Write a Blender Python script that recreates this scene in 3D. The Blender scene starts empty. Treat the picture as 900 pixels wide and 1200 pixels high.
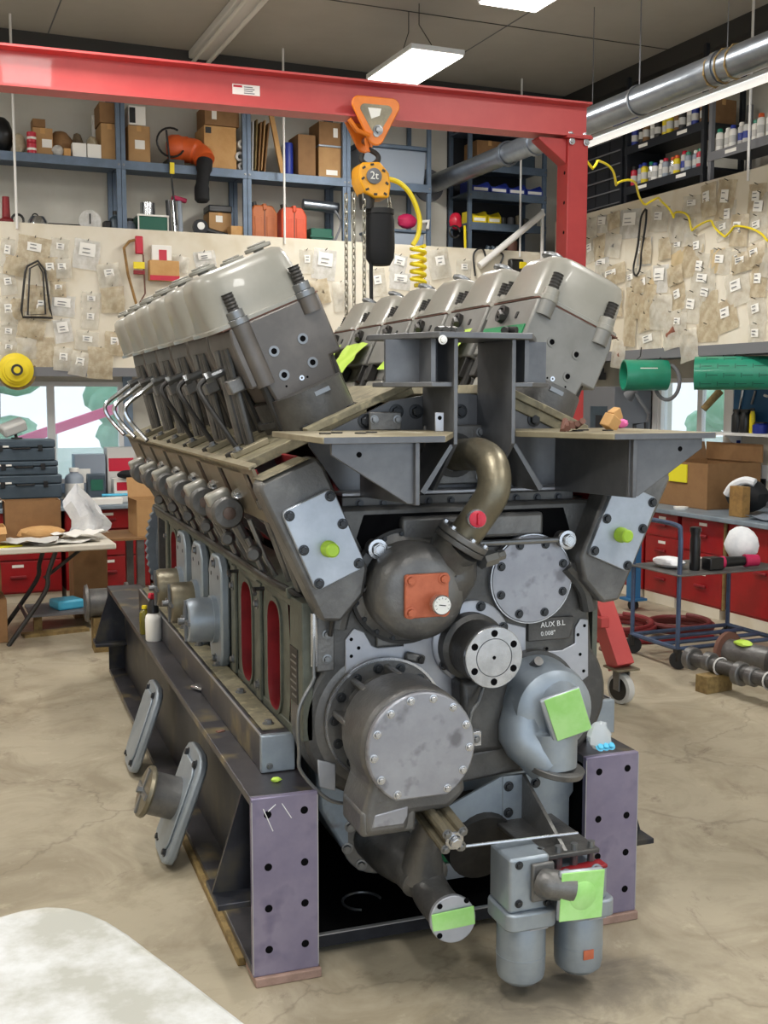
import bpy, bmesh, math, random
from mathutils import Matrix, Vector
random.seed(7)
R = math.radians
S = bpy.context.scene
COL = S.collection

# ------------------------------------------------------------------ camera
CAMH = 1.85
cd = bpy.data.cameras.new('camera'); cam = bpy.data.objects.new('camera', cd); COL.objects.link(cam)
cd.sensor_fit = 'VERTICAL'; cd.sensor_height = 24.0; cd.lens = 1310.0/1200.0*24.0
cam.location = (0, 0, CAMH); cam.rotation_euler = (R(90-5.9), 0, R(-19.8))
S.camera = cam
# ------------------------------------------------------------------ light
w = bpy.data.worlds.new('sky'); S.world = w; w.use_nodes = True
wn = w.node_tree; bg = wn.nodes['Background']
sky = wn.nodes.new('ShaderNodeTexSky'); sky.sky_type = 'HOSEK_WILKIE'; sky.turbidity = 6.0
sky.sun_direction = Vector((-0.35, 0.45, 0.8)).normalized()
mixw = wn.nodes.new('ShaderNodeMixRGB'); mixw.inputs[0].default_value = 0.72
mixw.inputs[2].default_value = (0.80, 0.90, 1.0, 1)
wn.links.new(sky.outputs[0], mixw.inputs[1]); wn.links.new(mixw.outputs[0], bg.inputs[0])
bg.inputs[1].default_value = 2.3
RA = R(3.2)                                   # the shop is turned a little against the engine
ROOM = Matrix.Rotation(RA, 4, 'Z')
def area(name, loc, sx, sy, power, col, rot=(0, 0, 0), frame=ROOM):
    l = bpy.data.lights.new(name, 'AREA'); l.shape = 'RECTANGLE'; l.size = sx; l.size_y = sy
    l.energy = power; l.color = col
    o = bpy.data.objects.new(name, l); COL.objects.link(o)
    o.matrix_world = frame @ Matrix.Translation(loc) @ Matrix.Rotation(rot[2], 4, 'Z') @ Matrix.Rotation(rot[1], 4, 'Y') @ Matrix.Rotation(rot[0], 4, 'X')
    return o
LEDC = (1.0, 0.98, 0.945)
LAMPS = [(4.05, 8.9), (4.05, 6.82), (-0.9, 8.9), (0.6, 5.6), (4.05, 3.3), (0.6, 2.3), (-2.6, 5.6), (-2.6, 2.3), (4.05, 0.2), (0.6, -0.8)]
for lx, ly in LAMPS:
    area('high_bay_light', (lx, ly, 4.585), 0.40, 0.88, 60, LEDC)
S.view_settings.view_transform = 'Standard'; S.view_settings.look = 'None'
S.view_settings.gamma = 1.0; S.view_settings.use_curve_mapping = False
S.view_settings.exposure = 0.0
try:
    S.cycles.use_denoising = True; S.cycles.max_bounces = 7; S.cycles.diffuse_bounces = 4; S.cycles.glossy_bounces = 3
    S.cycles.transmission_bounces = 4; S.cycles.transparent_max_bounces = 6; S.cycles.sample_clamp_indirect = 6
except Exception: pass

# ------------------------------------------------------------------ materials
def lin(h):
    if isinstance(h, str):
        h = h.lstrip('#'); c = [int(h[i:i+2], 16)/255 for i in (0, 2, 4)]
    else: c = list(h)
    return tuple(x/12.92 if x <= .04045 else ((x+.055)/1.055)**2.4 for x in c) + (1,)
MATS = {}
def M(name, col, rough=.5, metal=0., col2=None, scale=6., lo=.42, hi=.62, bump=0., bscale=60., spec=.5, coat=0., detail=5., coords='Object', trans=0., alpha=1., col3=None, scale3=30.):
    m = bpy.data.materials.new(name); m.use_nodes = True; MATS[name] = m
    nt = m.node_tree; b = nt.nodes['Principled BSDF']
    b.inputs['Base Color'].default_value = lin(col); b.inputs['Roughness'].default_value = rough
    b.inputs['Metallic'].default_value = metal; b.inputs['Specular IOR Level'].default_value = spec
    b.inputs['Coat Weight'].default_value = coat; b.inputs['Alpha'].default_value = alpha
    b.inputs['Transmission Weight'].default_value = trans
    m.diffuse_color = lin(col)
    tc = nt.nodes.new('ShaderNodeTexCoord')
    last = None
    if col2:
        n = nt.nodes.new('ShaderNodeTexNoise'); n.inputs['Scale'].default_value = scale; n.inputs['Detail'].default_value = detail
        n.inputs['Roughness'].default_value = .65
        nt.links.new(tc.outputs[coords], n.inputs['Vector'])
        r = nt.nodes.new('ShaderNodeValToRGB'); r.color_ramp.elements[0].position = lo; r.color_ramp.elements[1].position = hi
        r.color_ramp.elements[0].color = lin(col); r.color_ramp.elements[1].color = lin(col2)
        nt.links.new(n.outputs['Fac'], r.inputs[0]); last = r.outputs[0]
        if col3:
            n3 = nt.nodes.new('ShaderNodeTexNoise'); n3.inputs['Scale'].default_value = scale3; n3.inputs['Detail'].default_value = 3
            nt.links.new(tc.outputs[coords], n3.inputs['Vector'])
            r3 = nt.nodes.new('ShaderNodeValToRGB'); r3.color_ramp.elements[0].position = .56; r3.color_ramp.elements[1].position = .70
            r3.color_ramp.elements[0].color = (0, 0, 0, 1); r3.color_ramp.elements[1].color = (1, 1, 1, 1)
            mx = nt.nodes.new('ShaderNodeMixRGB'); mx.inputs[2].default_value = lin(col3)
            nt.links.new(n3.outputs['Fac'], r3.inputs[0]); nt.links.new(r3.outputs[0], mx.inputs[0]); nt.links.new(last, mx.inputs[1]); last = mx.outputs[0]
        nt.links.new(last, b.inputs['Base Color'])
    if bump:
        n = nt.nodes.new('ShaderNodeTexNoise'); n.inputs['Scale'].default_value = bscale; n.inputs['Detail'].default_value = 4
        nt.links.new(tc.outputs[coords], n.inputs['Vector'])
        bp = nt.nodes.new('ShaderNodeBump'); bp.inputs['Strength'].default_value = bump; bp.inputs['Distance'].default_value = .01
        nt.links.new(n.outputs['Fac'], bp.inputs['Height']); nt.links.new(bp.outputs[0], b.inputs['Normal'])
    return m
def EM(name, col, strength):
    m = bpy.data.materials.new(name); m.use_nodes = True; MATS[name] = m
    b = m.node_tree.nodes['Principled BSDF']; b.inputs['Base Color'].default_value = lin(col)
    b.inputs['Emission Color'].default_value = lin(col); b.inputs['Emission Strength'].default_value = strength
    return m
# engine
M('cast_dark', '#4c4b4a', .42, .45, '#605f5d', 5, bump=.15, bscale=90)
M('cast_mid', '#636261', .40, .5, '#777674', 6, bump=.15, bscale=90)
M('cast_bronze', '#6d6757', .38, .55, '#847c68', 7, bump=.12, bscale=60)
M('iron_black', '#2b2a29', .5, .3, '#3a3836', 8)
M('machined', '#b9bbc2', .42, .55, '#a3a6ae', 4, detail=8, lo=.35, hi=.7)
M('machined_scratched', '#8f9098', .40, .6, '#a9abb2', 5, detail=9, lo=.3, hi=.7, col3='#77777d', scale3=14)
M('steel_bright', '#c9cbcf', .25, .85, '#b5b7bb', 12)
M('steel_bolt', '#86888a', .34, .8)
M('bolt_dark', '#3d3f42', .4, .6)
M('cover_grey', '#96938a', .34, .05, '#8c8a81', 3, coat=.15)
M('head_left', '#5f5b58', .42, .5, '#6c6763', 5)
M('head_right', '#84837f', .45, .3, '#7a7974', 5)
M('rust_edge', '#6d4a3e', .7)
M('pump_face', '#4d413c', .55, .2, '#5d4c45', 12)
M('deck_tan', '#8f8870', .6, .25, '#6f6957', 9, col3='#a59c7e', scale3=25)
M('panel_tan', '#827866', .42, .5, '#756b5b', 6)
M('block_green', '#565950', .55, .3, '#666a60', 7, bump=.15)
M('red_primer', '#8c1a22', .55, 0, '#741219', 5)
M('alu_cover', '#8f99a3', .42, .5, '#9da6ae', 5)
M('alu_bright', '#b3bac4', .38, .55, '#a2a9b3', 5, detail=7)
M('pan_blue', '#a7b2bc', .5, .3, '#8d99a4', 4, col3='#7b746c', scale3=9)
M('bracket_steel', '#626366', .42, .55, '#727375', 4, detail=7)
M('bracket_top', '#9b927a', .5, .35, '#857c66', 4)
M('orange_plate', '#c66e4e', .55, .1, '#b35e40', 10)
M('tape_green', '#9fdc7c', .55, 0, '#b4e796', 6)
M('tape_lime', '#b3d64a', .6, 0, '#c3e063', 8)
M('plug_lime', '#a9d13c', .45)
M('paint_green', '#1d8a54', .5, 0, '#187a48', 6)
M('plug_red', '#c01f38', .35)
M('gauge_white', '#e8e8e4', .3)
M('chalk', '#e6e6e6', .9)
M('flywheel_grey', '#66707a', .5, .4, '#76808a', 4)
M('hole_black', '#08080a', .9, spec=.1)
# skid
M('skid_black', '#22242b', .42, .45, '#30323a', 4, col3='#4a463d', scale3=5)
M('skid_top', '#424146', .38, .55, '#565457', 3, col3='#8a7d5c', scale3=5)
M('post_purple', '#7e778f', .40, .4, '#8f889d', 2.5, col3='#6c6580', scale3=7)
M('skid_edge', '#b5b5b8', .4, .7)
M('wood_pink', '#a08478', .8, 0, '#8d7468', 12)
M('wood_old', '#8a7448', .8, 0, '#6e5a36', 18)
M('wood_block', '#96733f', .7, 0, '#7d5e33', 12)
# room
M('ceiling_paint', '#b4b0a8', .8, 0, '#bab6ae', 1.2)
M('wall_paint', '#d6d2c6', .8, 0, '#cfcabd', 1.5)
M('wall_white', '#e4e2dc', .8)
M('board_cream', '#dcd5c5', .65, 0, '#d6cdb9', 1.6, col3='#cfc4ad', scale3=3)
M('board_white', '#e3e1da', .65, 0, '#ddd6c6', 1.4)
M('soffit_grey', '#6f7074', .7)
M('dark_beam', '#3b3a38', .7)
M('trim_white', '#e9e7e4', .5)
M('trim_blue', '#8fa2b8', .6)
M('red_paint', '#bb4646', .45, 0, '#c04c4a', 3, coat=.1)
M('red_paint_deep', '#a02a2a', .45, 0, '#a9302e', 3)
M('red_cabinet', '#9c1218', .38, 0, '#8a0f14', 4, coat=.2)
M('worktop_grey', '#7d8b97', .4, .2, '#8d9aa5', 6)
M('shelf_blue', '#5d6c7d', .5, .3, '#66768a', 6)
M('shelf_black', '#23262c', .5, .2)
M('shelf_dark', '#1f2126', .6)
M('cardboard', '#b08a5c', .8, 0, '#a88155', 6)
M('cardboard_dark', '#8e6a45', .8, 0, '#84623f', 6)
M('cardboard_pale', '#c79c66', .8, 0, '#bd9059', 6)
M('paper_white', '#eceae4', .8)
M('paper_grey', '#c9c8c4', .8)
M('plastic_black', '#17181a', .35)
M('rubber', '#1c1c1d', .7)
M('plastic_orange', '#d8602c', .45, 0, '#cf5826', 5)
M('jerry_dark', '#b5632f', .5, 0, '#a9592a', 5)
M('plastic_red', '#d4532f', .45, 0, '#c84a28', 5)
M('hoist_orange', '#e87e1c', .4, 0, '#dd7416', 9)
M('hoist_yellow', '#eda61a', .4, 0, '#e39c14', 9)
M('hose_yellow', '#e8d11c', .4)
M('chain_steel', '#a7a294', .35, .8)
M('chrome', '#c9ccd0', .18, .95)
M('pipe_steel', '#8e949c', .28, .85, '#7f858d', 5)
M('bin_blue', '#23358f', .45)
M('bin_yellow', '#e6cf1f', .45)
M('bin_clear', '#8f99a6', .35)
M('toolbox_slate', '#3f4c57', .4, .2, '#485560', 5)
M('pegboard_blue', '#1f5378', .6)
M('bag_clear', '#cdc6b4', .3, 0, '#e9e5da', 14, alpha=.55, lo=.35, hi=.65)
M('bag_tan', '#b9a88a', .35, 0, '#d6c9ad', 14, alpha=.7)
M('bag_white', '#d3d1cb', .3, 0, '#eeeeec', 14, alpha=.6)
M('packet_tan', '#c4b08a', .6, 0, '#b5a17b', 9)
M('bag_part', '#6e5f4a', .6, 0, '#584c3c', 20)
M('bag_part_steel', '#8b8a86', .45, .4)
M('bag_part_red', '#8f5846', .6)
M('tube_green', '#2a8f72', .35, 0, '#238466', 4, coat=.3)
M('tube_green_dark', '#155b48', .5)
M('cart_blue', '#47566f', .4, .4, '#536382', 6)
M('bar_blue', '#2f6f9f', .45, .2)
M('gas_red', '#7d2a2c', .6)
M('hose_red', '#6b2b2b', .6)
M('plastic_bag', '#dfe6ea', .2, 0, alpha=.45)
M('cloth_white', '#e7e8ea', .85, 0, '#d7d9dd', 9)
M('cloth_black', '#131417', .85)
M('table_white', '#a3a39b', .55, 0, '#c6c8c8', 4.5, lo=.40, hi=.58, detail=7, col3='#b3ad9a', scale3=2.6)
M('table_plastic', '#d3cdbf', .6)
M('tarp_yellow', '#e6dc2e', .5)
M('tape_pink', '#e86aa8', .5)
M('pink_bar', '#ee4f8c', .5)
M('glass_bottle', '#6b641a', .15, 0, '#57511a', 8)
M('sky_plastic', '#4fb7dc', .4)
M('foliage', '#7fb890', .8, 0, '#b0d8bd', 2.5)
M('foliage_dark', '#5f9f7c', .8, 0, '#86bd9c', 2.5)
M('bark', '#7d7c74', .9)
M('ground_out', '#9fb0a2', .9, 0, '#b7c2b5', 2)
M('white_metal', '#e6ebee', .5)
M('grip_magenta', '#b21f4f', .5)
EM('led_panel', '#fff8ea', 9.0)
EM('tube_highlight', '#fffdf8', 0.7)  # weak emission put in as the highlight on an unlit white tube
mg = bpy.data.materials.new('window_glass'); mg.use_nodes = True; MATS['window_glass'] = mg
gb = mg.node_tree.nodes['Principled BSDF']; gb.inputs['Base Color'].default_value = (.78, .90, 1, 1); gb.inputs['Roughness'].default_value = .02
gb.inputs['Alpha'].default_value = .22

# ------------------------------------------------------------------ mesh helpers
F = Matrix.Identity(4)                       # frame the next things are built in
def setF(m):
    global F
    F = m
WM = {}
def V(*a): return Vector(a)
def basis(d):
    d = Vector(d).normalized(); a = Vector((0, 0, 1)) if abs(d.z) < .95 else Vector((1, 0, 0))
    x = a.cross(d).normalized(); y = d.cross(x)
    return x, y, d
def rotm(rx=0, ry=0, rz=0): return Matrix.Rotation(rz, 3, 'Z') @ Matrix.Rotation(ry, 3, 'Y') @ Matrix.Rotation(rx, 3, 'X')
class MB:
    def __init__(s): s.v = []; s.f = []; s.T = None
    def add(s, vs, fs):
        n = len(s.v)
        s.v += [tuple(s.T @ Vector(p)) if s.T else tuple(p) for p in vs]
        s.f += [tuple(n+i for i in f) for f in fs]; return s
    def box(s, x0, x1, y0, y1, z0, z1):
        return s.add([(x0,y0,z0),(x1,y0,z0),(x1,y1,z0),(x0,y1,z0),(x0,y0,z1),(x1,y0,z1),(x1,y1,z1),(x0,y1,z1)],
                     [(0,3,2,1),(4,5,6,7),(0,1,5,4),(1,2,6,5),(2,3,7,6),(3,0,4,7)])
    def cbox(s, c, d, rot=None):
        vs = [Vector((sx*d[0]/2, sy*d[1]/2, sz*d[2]/2)) for sz in (-1,1) for sx, sy in ((-1,-1),(1,-1),(1,1),(-1,1))]
        if rot is not None: vs = [rot @ p for p in vs]
        return s.add([p+Vector(c) for p in vs], [(0,3,2,1),(4,5,6,7),(0,1,5,4),(1,2,6,5),(2,3,7,6),(3,0,4,7)])
    def prism(s, poly, ax, a, b):
        n = len(poly)
        def mk(p, t): return {'x': (t,p[0],p[1]), 'y': (p[0],t,p[1]), 'z': (p[0],p[1],t)}[ax]
        return s.add([mk(p,a) for p in poly]+[mk(p,b) for p in poly],
              [tuple(range(n)), tuple(range(2*n-1,n-1,-1))]+[(i,(i+1)%n,n+(i+1)%n,n+i) for i in range(n)])
    def loft(s, rings, caps=True, closed=True):
        n = len(rings[0]); vs = [p for r in rings for p in r]; fs = []
        for k in range(len(rings)-1):
            for i in range(n if closed else n-1):
                j = (i+1) % n; fs.append((k*n+i, k*n+j, (k+1)*n+j, (k+1)*n+i))
        if caps: fs += [tuple(range(n-1,-1,-1)), tuple(range((len(rings)-1)*n, len(rings)*n))]
        return s.add(vs, fs)
    def cyl(s, p0, p1, r0, r1=None, n=16, caps=True):
        r1 = r0 if r1 is None else r1; p0 = Vector(p0); p1 = Vector(p1); x, y, d = basis(p1-p0)
        A = [2*math.pi*i/n for i in range(n)]
        return s.loft([[p0+x*(r0*math.cos(a))+y*(r0*math.sin(a)) for a in A], [p1+x*(r1*math.cos(a))+y*(r1*math.sin(a)) for a in A]], caps)
    def lathe(s, prof, o, d, n=24, caps=True):
        o = Vector(o); x, y, d = basis(d); A = [2*math.pi*i/n for i in range(n)]
        return s.loft([[o+d*h+x*(r*math.cos(a))+y*(r*math.sin(a)) for a in A] for r, h in prof], caps)
    def tube(s, pts, r, n=8, closed=False, caps=True):
        pts = [Vector(p) for p in pts]; m = len(pts); rings = []; prev = None
        for i in range(m):
            t = (pts[(i+1) % m]-pts[i-1]) if closed else (pts[min(i+1,m-1)]-pts[max(i-1,0)])
            t.normalize()
            if prev is None: x = basis(t)[0]
            else:
                x = prev-t*prev.dot(t)
                x = x.normalized() if x.length > 1e-6 else basis(t)[0]
            prev = x; y = t.cross(x); rr = r[i] if isinstance(r, (list, tuple)) else r
            rings.append([pts[i]+x*(rr*math.cos(2*math.pi*k/n))+y*(rr*math.sin(2*math.pi*k/n)) for k in range(n)])
        if closed: rings.append(rings[0]); caps = False
        return s.loft(rings, caps)
    def ring(s, c, d, ro, ri, h, n=24):
        c = Vector(c); x, y, d = basis(d); A = [2*math.pi*i/n for i in range(n)]
        P = lambda r, t: [c+d*t+x*(r*math.cos(a))+y*(r*math.sin(a)) for a in A]
        return s.loft([P(ri,0), P(ro,0), P(ro,h), P(ri,h), P(ri,0)], False)
    def sphere(s, c, r, n=10, m=6, sc=(1,1,1), jit=0, rng=random):
        rings = []
        for k in range(m+1):
            th = math.pi*k/m; rr = max(math.sin(th), .02)
            rings.append([(c[0]+sc[0]*r*(1+rng.uniform(-jit,jit))*rr*math.cos(2*math.pi*i/n), c[1]+sc[1]*r*(1+rng.uniform(-jit,jit))*rr*math.sin(2*math.pi*i/n), c[2]+sc[2]*r*math.cos(th)) for i in range(n)])
        return s.loft(rings)
    def mesh(s, name, smooth=35, recalc=True):
        me = bpy.data.meshes.new(name); me.from_pydata(s.v, [], s.f); me.validate()
        if recalc:
            bm = bmesh.new(); bm.from_mesh(me); bmesh.ops.remove_doubles(bm, verts=bm.verts, dist=1e-5)
            bmesh.ops.recalc_face_normals(bm, faces=bm.faces); bm.to_mesh(me); bm.free()
        if smooth:
            for p in me.polygons: p.use_smooth = True
            me.set_sharp_from_angle(angle=R(smooth))
        return me
    def build(s, name, mat, parent=None, bev=0, seg=2, smooth=35, tagv=None, base=False, twist=0):
        xs = list(zip(*s.v)); lo = [min(a) for a in xs]; hi = [max(a) for a in xs]
        c = Vector(((lo[0]+hi[0])/2, (lo[1]+hi[1])/2, lo[2] if base or parent is None else (lo[2]+hi[2])/2))
        s.v = [(p[0]-c.x, p[1]-c.y, p[2]-c.z) for p in s.v]
        me = s.mesh(name, smooth); return put(name, me, mat, F @ Matrix.Translation(c), parent, bev, seg, tagv)
def put(name, me, mat, world, parent=None, bev=0, seg=2, tagv=None):
    o = bpy.data.objects.new(name, me); COL.objects.link(o)
    if mat and not me.materials: me.materials.append(MATS[mat])
    if parent is not None:
        o.parent = parent; o.matrix_basis = WM[parent.name].inverted() @ world
    else: o.matrix_basis = world
    WM[o.name] = world.copy()
    if bev:
        b = o.modifiers.new('bevel', 'BEVEL'); b.width = bev; b.segments = seg; b.limit_method = 'ANGLE'; b.angle_limit = R(35); b.harden_normals = False
    if tagv: tag(o, *tagv)
    return o
def tag(o, label, cat, group=None):
    o['label'] = label; o['category'] = cat
    if group: o['group'] = group
    return o
def struct(o):
    o['kind'] = 'structure'; return o
def thing(name, label, cat, loc, group=None, rz=0):
    o = bpy.data.objects.new(name, None); COL.objects.link(o); o.empty_display_size = .1
    o.matrix_basis = F @ Matrix.Translation(loc) @ Matrix.Rotation(rz, 4, 'Z'); WM[o.name] = o.matrix_basis.copy()
    return tag(o, label, cat, group)
def piece(name, label, cat=None, loc=(0,0,0), parent=None):     # an Empty part that carries sub-parts
    o = bpy.data.objects.new(name, None); COL.objects.link(o); o.empty_display_size = .05
    world = F @ Matrix.Translation(loc); o.parent = parent; o.matrix_basis = WM[parent.name].inverted() @ world; WM[o.name] = world.copy()
    return o
def dup(o, world, parent=None, label=None, group=None):
    c = o.copy(); COL.objects.link(c); c.parent = parent
    c.matrix_basis = (WM[parent.name].inverted() @ world) if parent is not None else world
    WM[c.name] = world.copy()
    if label: c['label'] = label
    if group: c['group'] = group
    inv = WM[o.name].inverted()
    for ch in list(o.children): dup(ch, world @ inv @ WM[ch.name], c)
    return c
_shared = {}
def shared(key, fn):
    if key not in _shared: _shared[key] = fn()
    return _shared[key]
def hexhead():
    m = MB(); m.lathe([(1.45,0),(1.45,.25),(1.0,.3)], (0,0,0), (0,0,1), 16, False)
    m.cyl((0,0,.25), (0,0,1.0), 1.0, .97, 6); m.cyl((0,0,1.0),(0,0,1.08), .8, .7, 6); return m.mesh('bolt', 40)
def bolt(parent, p, d, r=.011, mat='bolt_dark', name='bolt'):
    me = shared(('bolt', mat), hexhead)
    x, y, z = basis(d); m = Matrix((x, y, z)).transposed().to_4x4() @ Matrix.Diagonal((r, r, r, 1))
    return put(name, me, mat, F @ Matrix.Translation(p) @ m, parent)
def hole(parent, p, d, r=.011, name='bolt_hole'):
    def mk():
        m = MB(); m.cyl((0,0,-.02),(0,0,.12),1,1,14); return m.mesh('bolt_hole')
    me = shared('hole', mk); x, y, z = basis(d)
    return put(name, me, 'hole_black', F @ Matrix.Translation(p) @ Matrix((x, y, z)).transposed().to_4x4() @ Matrix.Diagonal((r, r, r*.1+.002, 1)), parent)
def text(parent, body, p, xdir, ydir, size, mat, name='lettering', depth=.0008):
    cu = bpy.data.curves.new(name, 'FONT'); cu.body = body; cu.size = size; cu.extrude = depth; cu.align_x = 'CENTER'; cu.align_y = 'CENTER'; cu.resolution_u = 2
    t = bpy.data.objects.new('tmp', cu); me = bpy.data.meshes.new_from_object(t); bpy.data.objects.remove(t); bpy.data.curves.remove(cu)
    me.name = name; x = Vector(xdir).normalized(); y = Vector(ydir).normalized(); z = x.cross(y)
    me.materials.clear()
    return put(name, me, mat, F @ Matrix.Translation(p) @ Matrix((x, y, z)).transposed().to_4x4(), parent)
def arc(c, r, a0, a1, n, ax='y'):
    out = []
    for i in range(n+1):
        a = R(a0+(a1-a0)*i/n); u, v = r*math.cos(a), r*math.sin(a)
        out.append({'y': (c[0]+u, c[1], c[2]+v), 'x': (c[0], c[1]+u, c[2]+v), 'z': (c[0]+u, c[1]+v, c[2])}[ax])
    return out
def arc2(cx, cz, r, a0, a1, n): return [(cx+r*math.cos(R(a0+(a1-a0)*i/n)), cz+r*math.sin(R(a0+(a1-a0)*i/n))) for i in range(n+1)]
def smoothpath(pts, k=6):
    P = [Vector(p) for p in pts]; out = []
    for i in range(len(P)-1):
        a = P[max(i-1,0)]; b = P[i]; c = P[i+1]; d = P[min(i+2,len(P)-1)]
        for j in range(k):
            t = j/k; out.append(.5*((2*b)+(c-a)*t+(2*a-5*b+4*c-d)*t*t+(3*b-a-3*c+d)*t**3))
    return out+[P[-1]]
def rrect(x0, x1, y0, y1, r, n=4):
    o = []
    for cx, cy, a in ((x1-r,y1-r,0),(x0+r,y1-r,90),(x0+r,y0+r,180),(x1-r,y0+r,270)): o += arc2(cx, cy, r, a, a+90, n)
    return o
# ================================================================== room shell (room frame)
setF(ROOM)
def floor_material():
    m = bpy.data.materials.new('concrete'); m.use_nodes = True; MATS['concrete'] = m
    nt = m.node_tree; b = nt.nodes['Principled BSDF']; tc = nt.nodes.new('ShaderNodeTexCoord'); L = nt.links.new
    def noise(sc, det, rough=.6, dist=0):
        n = nt.nodes.new('ShaderNodeTexNoise'); n.inputs['Scale'].default_value = sc; n.inputs['Detail'].default_value = det
        n.inputs['Roughness'].default_value = rough; n.inputs['Distortion'].default_value = dist; L(tc.outputs['Object'], n.inputs['Vector']); return n
    def ramp(src, a, ca, z, cz):
        r = nt.nodes.new('ShaderNodeValToRGB'); r.color_ramp.elements[0].position = a; r.color_ramp.elements[1].position = z
        r.color_ramp.elements[0].color = ca; r.color_ramp.elements[1].color = cz; L(src, r.inputs[0]); return r.outputs[0]
    def mix(f, a, c, mode='MIX'):
        x = nt.nodes.new('ShaderNodeMixRGB'); x.blend_type = mode
        if isinstance(f, float): x.inputs[0].default_value = f
        else: L(f, x.inputs[0])
        L(a, x.inputs[1])
        if isinstance(c, tuple): x.inputs[2].default_value = c
        else: L(c, x.inputs[2])
        return x.outputs[0]
    W = (1,1,1,1); K = (0,0,0,1)
    base = ramp(noise(.55, 6, .65, .4).outputs['Fac'], .35, lin('#b0a690'), .66, lin('#a29884'))
    base = mix(ramp(noise(2.3, 8, .7, .8).outputs['Fac'], .44, K, .64, (.85,.85,.85,1)), base, lin('#8d826d'))
    base = mix(ramp(noise(9, 6, .7, .3).outputs['Fac'], .60, K, .74, (.55,.55,.55,1)), base, lin('#c3b9a2'))
    base = mix(ramp(noise(1.1, 9, .75, 1.6).outputs['Fac'], .60, K, .68, (.8,.8,.8,1)), base, lin('#75695a'))
    vo = nt.nodes.new('ShaderNodeTexVoronoi'); vo.feature = 'DISTANCE_TO_EDGE'; vo.inputs['Scale'].default_value = .55
    nv = noise(1.5, 5); add = nt.nodes.new('ShaderNodeVectorMath'); add.operation = 'MULTIPLY_ADD'
    L(nv.outputs['Color'], add.inputs[0]); add.inputs[1].default_value = (.9,.9,0); L(tc.outputs['Object'], add.inputs[2]); L(add.outputs[0], vo.inputs['Vector'])
    base = mix(ramp(vo.outputs['Distance'], .0, (.38,.38,.38,1), .006, K), base, lin('#5f5546'))
    # an old oil stain on the slab in front of the filters
    mp = nt.nodes.new('ShaderNodeMapping'); mp.inputs['Location'].default_value = (-.70, 1.25, 0); mp.inputs['Scale'].default_value = (1, 1, 1)
    L(tc.outputs['Object'], mp.inputs['Vector'])
    mp2 = nt.nodes.new('ShaderNodeVectorMath'); mp2.operation = 'MULTIPLY'; mp2.inputs[1].default_value = (.75, 1.5, 0); L(mp.outputs[0], mp2.inputs[0])
    ln = nt.nodes.new('ShaderNodeVectorMath'); ln.operation = 'LENGTH'; L(mp2.outputs[0], ln.inputs[0])
    ns = noise(3.2, 7, .7, .6); sm = nt.nodes.new('ShaderNodeMath'); sm.operation = 'MULTIPLY_ADD'; sm.inputs[1].default_value = 1.3
    L(ns.outputs['Fac'], sm.inputs[0]); L(ln.outputs['Value'], sm.inputs[2])
    base = mix(ramp(sm.outputs[0], .75, (.62,.62,.62,1), 1.75, K), base, lin('#665f56'))
    L(base, b.inputs['Base Color'])
    rr = ramp(noise(1.7, 5).outputs['Fac'], .4, (.40,.40,.40,1), .65, (.62,.62,.62,1)); L(rr, b.inputs['Roughness'])
    bp = nt.nodes.new('ShaderNodeBump'); bp.inputs['Strength'].default_value = .06; L(noise(40, 6).outputs['Fac'], bp.inputs['Height']); L(bp.outputs[0], b.inputs['Normal'])
floor_material()
WX, WY, CZ = 7.05, 11.05, 5.10            # right wall, back wall, ceiling
struct(MB().box(-5, WX+.15, -3, WY+.15, -.12, 0).build('floor', 'concrete', smooth=0))
struct(MB().box(-5, WX+.15, -3, WY+.15, CZ, CZ+.12).build('ceiling', 'ceiling_paint', smooth=0))
for k, yy in enumerate((1.5, 4.0, 6.5, 9.0)):
    struct(MB().box(-5, WX-.3, yy-.006, yy+.006, CZ-.004, CZ).build('trim_%d' % (20+k), 'dark_beam', smooth=0))
for k, xx in enumerate((-1.2, 1.3, 5.0)):
    struct(MB().box(xx-.006, xx+.006, -3, WY, CZ-.003, CZ).build('trim_%d' % (24+k), 'soffit_grey', smooth=0))
# back wall with a window opening
BWIN = (.42, 1.93, 1.02, 1.99)
m = MB()
m.box(-5, BWIN[0], WY, WY+.15, 0, CZ).box(BWIN[1], WX+.15, WY, WY+.15, 0, CZ).box(BWIN[0], BWIN[1], WY, WY+.15, 0, BWIN[2]).box(BWIN[0], BWIN[1], WY, WY+.15, BWIN[3], CZ)
struct(m.build('wall_back', 'wall_paint', smooth=0))
RWIN = (8.38, 9.42, 1.22, 2.03)
m = MB()
m.box(WX, WX+.15, -3, RWIN[0], 0, CZ).box(WX, WX+.15, RWIN[1], WY, 0, CZ).box(WX, WX+.15, RWIN[0], RWIN[1], 0, RWIN[2]).box(WX, WX+.15, RWIN[0], RWIN[1], RWIN[3], CZ)
struct(m.build('wall_right', 'wall_paint', smooth=0))
struct(MB().box(-5.15, -5, -3, WY+.15, 0, CZ).build('wall_left', 'wall_paint', smooth=0))
m = MB(); m.box(-5.15, -3.6, -3.15, -3, 0, CZ).box(6.4, WX+.15, -3.15, -3, 0, CZ).box(-3.6, 6.4, -3.15, -3, 4.3, CZ)
struct(m.build('wall_front', 'wall_paint', smooth=0))
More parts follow.
